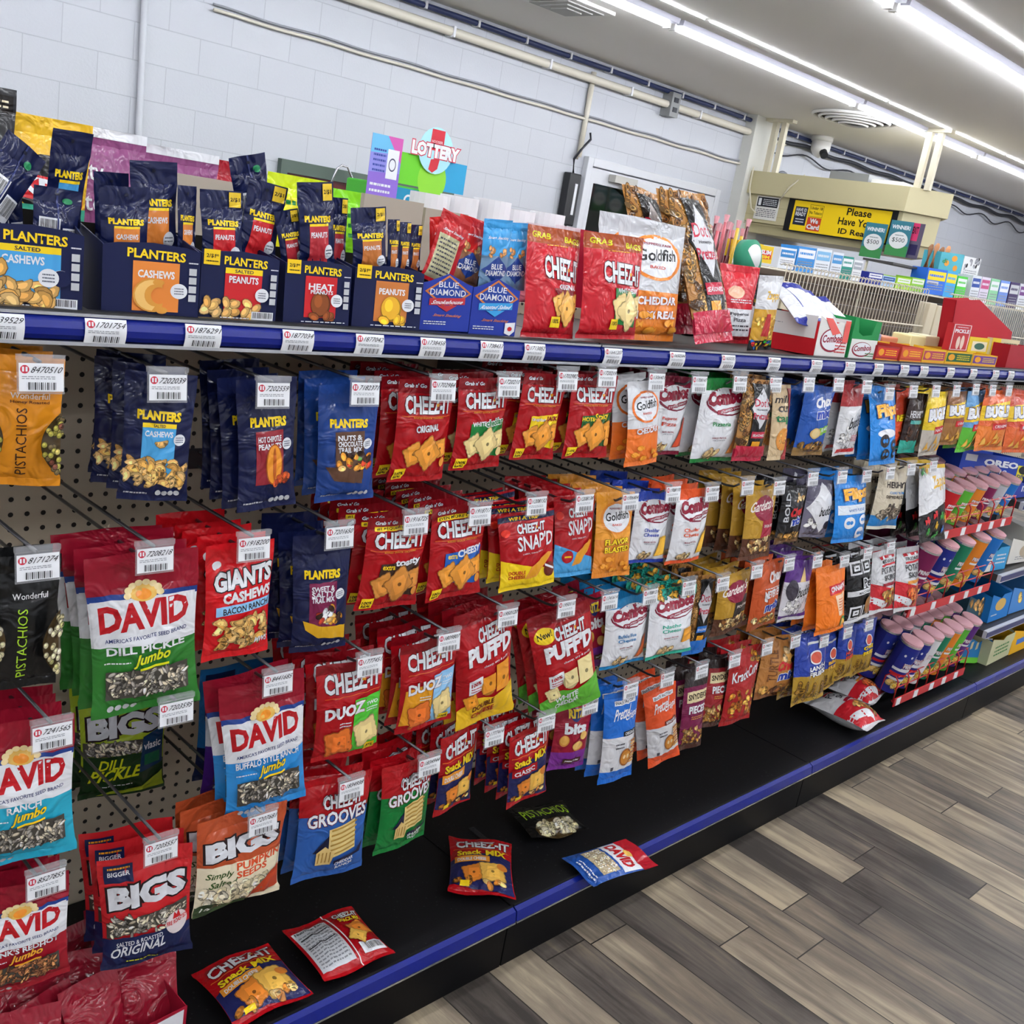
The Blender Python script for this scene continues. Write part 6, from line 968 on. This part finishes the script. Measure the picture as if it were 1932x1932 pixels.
tier(((1892, 962), (1940, 956), (1936, 992), (1890, 1000)), 1.24, '22389A', [('T', 'mini', .4, .3, .9, .7, 'wht', {'b': .03})], 'dark blue snack carton on the upper right tier', .847); tier(((1858, 1040), (1900, 1036), (1894, 1090), (1850, 1095)), 1.24, '3A9AD0', [('R', .0, 0, .35, .8, 'E2E0D8'), ('L', .5, .2, .9, .6, 3, 'wht')], 'sky-blue and white cookie carton on the middle right tier', .567); tier(((1902, 1036), (1960, 1030), (1955, 1082), (1895, 1090)), 1.24, 'DEDCD4', [('E', .5, .4, .2, .24, 'B8A890'), ('L', .2, .1, .8, .25, 2, 'gry')], 'white cookie carton with curled print on the middle right tier', .567)
tier(((1826, 1130), (1868, 1132), (1862, 1190), (1818, 1182)), 1.26, '2A4A5A', [('N', 'chunk', .1, .3, .9, .8, 24, ['B88A50', 'D0A060', '9A7038'], 3), ('T', '20', .1, .05, .4, .2, 'wht', {'b': .03})], 'brown cookie carton with 20 print on the lower right tier', .347); tier(((1868, 1130), (1905, 1120), (1898, 1176), (1862, 1190)), 1.23, '1F7AC8', [('E', .5, .5, .26, .2, 'D9B060'), ('L', .1, .15, .4, .25, 1, 'wht')], 'bright blue cookie carton on the lower right tier', .347); tier(((1906, 1120), (1955, 1106), (1950, 1160), (1900, 1176)), 1.23, '4A8AD0', [('N', 'chunk', .2, .3, .8, .6, 9, ['D9B060', 'E2C88A'], 3)], 'light blue biscuit carton at the right frame edge', .347)
tier(((1812, 1222), (1868, 1232), (1846, 1288), (1812, 1276)), 1.26, '1F7AB8', [('R', 0, 0, 1, .2, '6AC43A'), ('R', .2, .45, .28, .7, 'D9C8A0', .05), ('R', .4, .45, .48, .7, 'D9C8A0', .05), ('R', .6, .45, .68, .7, 'D9C8A0', .05), ('L', .6, .8, .95, .92, 1, 'wht')], 'blue snack carton with green base on the deck', ZD + .002); tier(((1870, 1232), (1908, 1212), (1898, 1262), (1848, 1288)), 1.22, 'C8C8A0', [('L', .2, .2, .8, .6, 3, 'grn')], 'cream and green snack carton beside the blue one on the deck', ZD + .002); tier(((1906, 1210), (1950, 1190), (1942, 1240), (1898, 1260)), 1.22, 'E8B020', [('R', .2, .3, .8, .5, '4A7AC8')], 'golden yellow snack carton at the right end of the deck', ZD + .002)
# ================================================================ BACK WALL FITTINGS
def wallp(px, py, off=0): return at(px, py, Y=YW - off)
pipe_m = pm('cream_conduit', 'CFC9BA', rough=.45); wht_m = pm('white_conduit', 'DCE0EA', rough=.45); dkc = pm('dark_cable', '23252E', rough=.5); navyc = pm('navy_cable', '26325E', rough=.4); frame_m = pm('door_frame', 'C9CBD0', rough=.4)
def run(name, pts, r, m, label, cat, off=.03, n=8):
    b = MB(); b.smooth = True; b.tube([wallp(x, y, off) for x, y in pts], r, m, n); return tag(b.build(name), label, cat, None)
run('conduit', ((275, -40), (269, 90), (261, 262), (258, 320)), .02, pm('painted_conduit', 'C0C3C9', rough=.5), 'white painted vertical conduit on the block wall, upper left', 'pipe'); run('conduit', ((1121, 136), (1109, 205), (1092, 296)), .022, pipe_m, 'cream vertical conduit dropping to the door corner', 'pipe')
run('conduit', ((1113, 165), (1103, 230), (1088, 300)), .012, pipe_m, 'thin cream conduit left of the vertical one', 'pipe', .025)
zc = HC - .14
def hrun(name, x0, x1, z, r, m, label, cat='pipe', off=.05, sag=0, straps=0):
    e = empty(name, Vector((x0, YW - off, z)), label, cat); b = MB(); b.smooth = True; n = 90
    b.tube([((x1 - x0) * k / n, 0, -sag * math.sin(k * math.pi / 11) ** 2 + sag * .25 * math.sin(k * .53)) for k in range(n + 1)], r, m, 8); b.build('run', e)
    if straps:
        for k in range(straps): b = MB(); x = (x1 - x0) * (k + .5) / straps; b.box((x - .007, -.004 - r, -r - .004), (x + .012, off - .001, r + .004), pm('white_strap', 'D8D8DC')); b.build('strap', e)
hrun('ceiling_conduit', 3.6, 9.6, HC - .16, .032, pipe_m, 'thick cream conduit along the top of the back wall', off=.06, straps=6); hrun('navy_cable', 3.6, 16.5, HC - .05, .02, navyc, 'navy cable strapped under the ceiling edge', 'cable', .05, .004, straps=26)
hrun('wall_cable', 3.3, 9.2, HC - .46, .01, pipe_m, 'bundle of cream cables sagging below the conduit', 'cable', .03, .006); hrun('wall_cable', 3.3, 9.2, HC - .43, .007, pm('grey_cable', '8A8C92'), 'grey thin cable beside the cream bundle', 'cable', .02, .01)
hrun('wall_cable', 9.0, 17, HC - .12, .02, dkc, 'black cable bundle along the far wall top', 'cable', .08, .03); hrun('wall_cable', 9.0, 17, HC - .2, .008, dkc, 'thin black cable drooping under the bundle', 'cable', .06, .08); hrun('wall_cable', 9.3, 12.5, HC - .42, .014, pm('grey_cable', '7A7C84'), 'grey cable sagging across the far wall', 'cable', .05, .06)
m = MB(); p = wallp(1266, 198, .06); m.box((-.06, -.05, -.1), (.06, .06, .1), pm('grey_box', '8A8C8C', rough=.5)); m.box((-.03, -.055, .02), (.03, -.05, .06), dkc); m.box((-.03, -.055, -.06), (.03, -.05, -.02), dkc); tag(m.build('outlet_box', None, p), 'grey outlet box on the wall above the door', 'outlet')
# glazed door with closer
d = empty('door_1', Vector((6.75, YW, 0)), 'white framed glass door with overhead closer in the back wall', 'door'); d['kind'] = 'structure'
gl = pm('dark_glass', '10140E', rough=.06, spec=.7); W = 1.95; H = 2.13
for a, b in (((0, -.06, 0), (.07, -.002, H)), ((W - .07, -.06, 0), (W, -.002, H)), ((.07, -.06, H - .07), (W - .07, -.002, H))): m = MB(); m.box(a, b, frame_m); bevel(m.build('door_frame', d), .006)
m = MB(); m.box((.07, -.05, H - .2), (W - .07, -.004, H - .08), frame_m); m.box((.07, -.05, 0), (.12, -.004, H - .2), frame_m); m.box((W - .12, -.05, 0), (W - .07, -.004, H - .2), frame_m); m.box((.12, -.05, 0), (W - .12, -.004, .25), frame_m); m.build('door_leaf', d)
m = MB(); m.box((.12, -.025, .25), (W - .12, -.015, H - .2), gl); m.build('glass_pane', d)
c = MB(); c.box((.3, -.13, H - .16), (.6, -.055, H - .1), pm('closer', 'B0AEA8', rough=.4)); k = c.build('door_closer', d); c = MB(); c.tube([(.45, -.1, H - .17), (.75, -.16, H - .24), (1.05, -.08, H - .2)], .012, dkc, 6); c.build('closer_arm', k)
c = MB(); c.box((1.0, -.11, H - .27), (1.14, -.05, H - .2), chrome); c.box((1.3, -.1, H - .2), (1.55, -.05, H - .13), frame_m); c.build('latch', d)
# window left
w_ = empty('window_1', Vector((3.85, YW, .9)), 'dark red glazed window with green frame behind the shelf goods', 'window'); w_['kind'] = 'structure'
gm = pm('green_frame', '4A5A50', rough=.5); m = MB(); m.box((0, -.05, .67), (1.5, -.003, .75), gm); m.box((0, -.05, 0), (.05, -.003, .67), gm); m.box((1.45, -.05, 0), (1.5, -.003, .67), gm); m.box((.7, -.04, 0), (.74, -.003, .67), frame_m); m.build('window_frame', w_); m = MB(); m.box((.05, -.02, 0), (1.45, -.01, .67), pm('red_reflection_glass', '5A1A1C', rough=.15)); m.build('glass_pane', w_)  # red of the pane is a reflection put into its base colour
run('wire_hanger', ((618, 360), (636, 318), (645, 312), (656, 315), (668, 345), (690, 352)), .008, chrome, 'bent silver wire above the lime bags', 'wire', .12)
# black power strip by the door
p = wallp(1073, 376, .05); e = empty('power_unit', p, 'black upright box with white stripe left of the door', 'device'); m = MB(); m.box((-.07, -.04, -.21), (.07, .04, .21), pm('black_plastic', '15161A', rough=.35)); bevel(m.build('case', e), .01); m = MB(); m.box((.005, -.043, -.12), (.035, -.0405, .13), pm('white_plastic', 'D8DADE')); m.build('stripe', e); m = MB(); m.smooth = True; m.tube([(0, 0, .21), (-.02, 0, .32), (.06, 0, .42), (.13, -.01, .5), (.12, .0, .55)], .01, dkc, 6); m.build('cord', e); m = MB(); m.tube([(0.02, 0, -.21), (.02, 0, -.6)], .01, dkc, 6); m.build('cord', e)
# white louvred column and far pegboard
m = MB(); m.box((0, -.12, 0), (.42, 0, HC), pm('white_pegboard', 'CFCFC8', rough=.6)); struct(m.build('trim_1', None, Vector((8.95, YW, 0))))
# ceiling fittings
e = empty('ceiling_vent', Vector((5.1, 5.05, HC)), 'square white ceiling vent at the top centre', 'vent'); m = MB(); m.box((-.22, -.22, -.02), (.22, .22, 0), body_m); m.build('frame', e)
for k in range(3): s = .17 - .05 * k; m = MB(); m.box((-s, -s, -.03 - .008 * k), (s, s, -.022 - .008 * k), pm('vent_grey', '9A9894', rough=.5)); m.build('louvre', e)
e = empty('round_vent', Vector((8.75, 4.95, HC)), 'round ribbed ceiling diffuser above the cashier canopy', 'vent')
for k in range(5): R = .36 - .06 * k; m = MB(); m.smooth = True; m.tube([(R * math.cos(t), R * math.sin(t), -.015 - .012 * k) for t in [2 * math.pi * j / 28 for j in range(29)]], .014, body_m, 6, False); m.build('ring', e)
m = MB(); m.cyl((0, 0, -.012), .33, .01, pm('vent_dark', '4A4846'), 28); m.build('backing', e)
p = at(1553, 258, Z=HC); e = empty('dome_camera', p, 'white dome security camera hanging from the ceiling', 'camera'); m = MB(); m.smooth = True; m.cyl((0, 0, -.05), .11, .05, body_m, 20); m.build('base', e); m = MB(); m.smooth = True; m.tube([(0, 0, -.05), (0, 0, -.13), (0, 0, -.19), (0, 0, -.21)], [.1, .1, .06, .01], body_m, 16); m.build('dome', e); m = MB(); m.tube([(-.03, -.05, -.14), (-.06, -.1, -.19)], .04, dkc, 12); m.build('lens', e)
# cashier canopy with sign: front faces the shelving (towards -x)
XC = 9.1; cb = pm('beige_panel', 'BDB48E', rough=.5); cb2 = pm('beige_panel_dark', 'AFA680', rough=.5); cn = empty('cashier_canopy', Vector((XC, 5.3, 1.78)), 'beige overhead cashier canopy hung from the ceiling with a yellow sign', 'canopy')
def cp(pts, m_, nm): b = MB(); b.face(pts, m_); return b
og = Vector((XC, 5.3, 1.78)); ya, yb_ = 6.15, 4.46
def hull(nm, prof, m_):        # plan outline (x,y), z0,z1 straight up
    (pl_, z0, z1) = prof; b = MB(); n = len(pl_); P0 = [Vector((x, y, z0)) - og for x, y in pl_]; P1 = [Vector((x, y, z1)) - og for x, y in pl_]
    b.face(P0[::-1], m_); b.face(P1, m_)
    for j in range(n): k = (j + 1) % n; b.face([P0[j], P0[k], P1[k], P1[j]], m_)
    return b.build(nm, cn)
plan = lambda d: [(XC - d, ya), (XC + 1.3, ya), (XC + 1.3, 4.85 - d), (XC + .26, 4.23 - d), (XC - d, yb_ - d * .5)][::-1]
hull('fascia', (plan(.06), 2.16, 2.37), cb); hull('body', (plan(0), 1.9, 2.16), cb); hull('soffit', (plan(-.04), 1.8, 1.9), cb2)
for j in range(3): m = MB(); m.box((-.004, .1 + .0, .1 + .085 * j), (0, ya - 5.3 - .02, .106 + .085 * j), cb2); m.build('seam', cn)
def xpanel(nm, y0, y1, z0, z1, base, items, parent, x, label=None):
    w, h = y1 - y0, z1 - z0; r = Matrix.Translation(Vector((x, (y0 + y1) / 2, z0)) - (og if parent else Vector())) @ Matrix.Rotation(math.radians(-90), 4, 'Z')
    return printed_panel(nm, w, h, RECT, base, items, parent, r, thick=.006)
sg = xpanel('sign_board', 4.5, 5.62, 1.86, 2.16, '16161A', [('R', .06, .04, .95, .96, 'F0CC12'), ('R', .08, .22, .2, .78, '22263A'), ('T', 'HAVE ID', .09, .64, .19, .74, 'wht', {'b': .02}), ('T', 'READY', .09, .5, .19, .62, 'wht', {'b': .03}), ('L', .1, .28, .18, .44, 2, 'wht'), ('R', .215, .52, .345, .88, 'blk'), ('R', .218, .53, .342, .87, 'F0CC12'), ('T', 'Under 18', .225, .74, .335, .83, 'blk', {'b': .02}), ('T', 'No Tobacco', .222, .6, .338, .69, 'blk', {'b': .02}), ('R', .215, .1, .345, .5, 'C8442A'), ('T', 'We', .24, .32, .32, .47, 'wht', {'b': .05}), ('T', 'Card', .22, .14, .34, .29, 'wht', {'b': .05}), ('T', 'Please', .56, .7, .78, .92, 'blk', {'b': .02}), ('T', 'Have Your', .5, .4, .84, .62, 'blk', {'b': .02}), ('T', 'ID Ready', .52, .08, .84, .3, 'blk', {'b': .02})], cn, XC - .008); sg['label'] = 'yellow ID sign board'
nt_ = xpanel('notice', 5.72, 5.98, 1.93, 2.15, 'DEDCD6', [('R', .05, .55, .95, .95, '22222A'), ('L', .3, .6, .9, .9, 4, 'wht'), ('R', .1, .6, .22, .9, 'wht'), ('L', .08, .1, .92, .48, 5, '50505A')], cn, XC - .008); nt_['label'] = 'white printed notice'
def wcard(a, b_, name, base, items, x, lb, grp=None):
    c_ = at((a[0] + b_[0]) / 2, (a[1] + b_[1]) / 2, X=x); w2, h2 = (b_[0] - a[0]) * .0024, .15; o = xpanel(name, c_.y - w2, c_.y + w2, c_.z - h2, c_.z + h2, base, items, None, x); return tag(o, lb, 'card', grp)
WI = [('R', 0, 0, 1, .3, '3F8A4E'), ('T', 'WINNER!', .08, .76, .92, .88, 'wht', {'b': .04}), ('E', .5, .45, .42, .24, 'E2E4E4'), ('T', '$500', .22, .38, .78, .52, '1F2A2A', {'b': .0}), ('L', .3, .56, .7, .62, 1, '6A7A7A')]
wcard((1626, 425), (1669, 482), 'winner_card', '3A7A8A', WI, XC - .07, 'left teal WINNER card hanging at the canopy edge', 'winner cards'); wcard((1674, 419), (1717, 481), 'winner_card', '3A7A8A', WI, XC - .08, 'right teal WINNER card hanging at the canopy edge', 'winner cards')
wcard((1716, 424), (1738, 486), 'promo_card', '5A5468', [('R', .0, .5, .6, 1, 'D0386A'), ('T', 'EXIT', .05, .7, .55, .9, '3A1A2A', {'b': .03}), ('R', .1, .1, .8, .4, '2A2450')], XC - .05, 'dark card with pink corner behind the right WINNER card')
for k, (y, lb) in enumerate(((5.98, 'left'), (4.42, 'right'))):
    for s, yy in enumerate((y, y - .1)):
        m = MB(); m.box((.04 - .02, yy - 5.3 - .025, 2.36 - 1.78), (.04 + .03, yy - 5.3 + .025, HC - 1.78 - .002), cream_m); m.build('hanger_post', cn)
    m = MB(); m.box((.0, y - 5.3 - .2, HC - 1.78 - .03), (.08, y - 5.3 + .1, HC - 1.78 - .001), cream_m); m.build('mount_plate', cn)
m = MB(); m.smooth = True; m.tube([Vector((XC - .08, 6.05, 2.4)), Vector((XC - .1, 6.03, 2.2)), Vector((XC - .08, 5.98, 2.02)), Vector((XC - .05, 5.93, 1.98))], .008, cream_m, 6); m.tube([Vector((XC - .03, 5.5, 2.38)), Vector((XC - .09, 5.6, 2.25)), Vector((XC - .05, 5.7, 2.12))], .008, cream_m, 6); tag(m.build('loose_cord'), 'cream cord looping over the canopy front', 'cord')
m = MB(); m.box((9.25, 4.95, 2.372), (9.55, 5.35, 2.46), pm('grey_machine', '8A8C8C')); m.box((9.22, 4.6, 2.372), (9.5, 4.9, 2.42), card('E2E2E2')); tag(m.build('stored_boxes'), 'grey and white boxes stored on top of the canopy', 'box')
# lottery terminal and poster stand beyond the shelving
lt = empty('lottery_terminal', Vector((3.8, 4.6, .03)), 'green and blue lottery terminal with round header', 'terminal')
gp = '5AC43A'
m = MB(); m.box((-.25, 0, 0), (.25, .4, 1.56), card('4FB83A')); bevel(m.build('cabinet', lt), .01)
printed_panel('header_panel', .5, .16, RECT, '2F9AC8', [('P', [(0, 0), (.55, 0), (.3, 1), (0, 1)], '6AC82E'), ('P', [(.5, 0), (.7, 0), (.62, 1), (.5, 1)], '58B8D8'), ('E', .52, .3, .2, .7, '8AD03A')], lt, Matrix.Translation((0, -.02, 1.57))); printed_panel('screen_panel', .46, .12, RECT, '1F8AB0', [('E', .2, .5, .07, .26, 'wht'), ('E', .33, .5, .07, .26, 'wht'), ('E', .46, .5, .07, .26, 'wht'), ('E', .2, .5, .045, .17, '1F8AB0'), ('E', .33, .5, .045, .17, '1F8AB0'), ('E', .46, .5, .045, .17, '1F8AB0'), ('R', .58, .45, .95, .75, '8AD03A')], lt, Matrix.Translation((.01, -.012, 1.43)))
printed_panel('header_disc', .24, .24, [(.5 + .5 * math.cos(t), .5 + .5 * math.sin(t)) for t in [2 * math.pi * j / 26 for j in range(26)]], 'A8DCE4', [('P', [(.3, .5), (.7, .5), (.7, .95), (.32, .95)], 'C8303E'), ('P', [(.38, .3), (.64, .36), (.6, .12), (.46, .02), (.34, .08)], 'C8303E'), ('T', 'LOTTERY', -.2, .34, 1.2, .64, 'wht', {'b': .06, 'o': 'C8304A', 'ow': .06}), ('T', 'HOOSIER', .34, .66, .66, .72, 'E8C8CC', {'b': .01})], lt, Matrix.Translation((0, -.035, 1.65)))
ps = empty('poster_stand', Vector((3.46, 4.55, 0)), 'purple and blue app poster on a stand left of the lottery terminal', 'poster'); m = MB(); m.box((-.15, .02, 0), (.15, .04, .03), dkc); m.tube([(0, .02, .03), (0, .02, 1.5)], .012, dkc, 6); m.build('stand', ps)
printed_panel('poster', .2, .42, RECT, '8A6AC8', [('R', 0, .75, 1, 1, '6AB4DC'), ('R', 0, .55, 1, .78, '8A8AD4', .03), ('P', [(.5, 1), (1, 1), (1, .7)], 'C85AA8'), ('R', 0, 0, 1, .28, 'A04AB0'), ('R', .55, .5, .92, .85, 'wht'), ('E', .73, .67, .12, .08, '50506A'), ('E', .73, .67, .095, .062, 'wht'), ('L', .1, .55, .5, .85, 5, '3A4A9A'), ('L', .08, .3, .75, .45, 2, 'wht'), ('L', .08, .06, .9, .22, 3, 'E2C8E8')], ps, Matrix.Translation((0, 0, 1.4)))
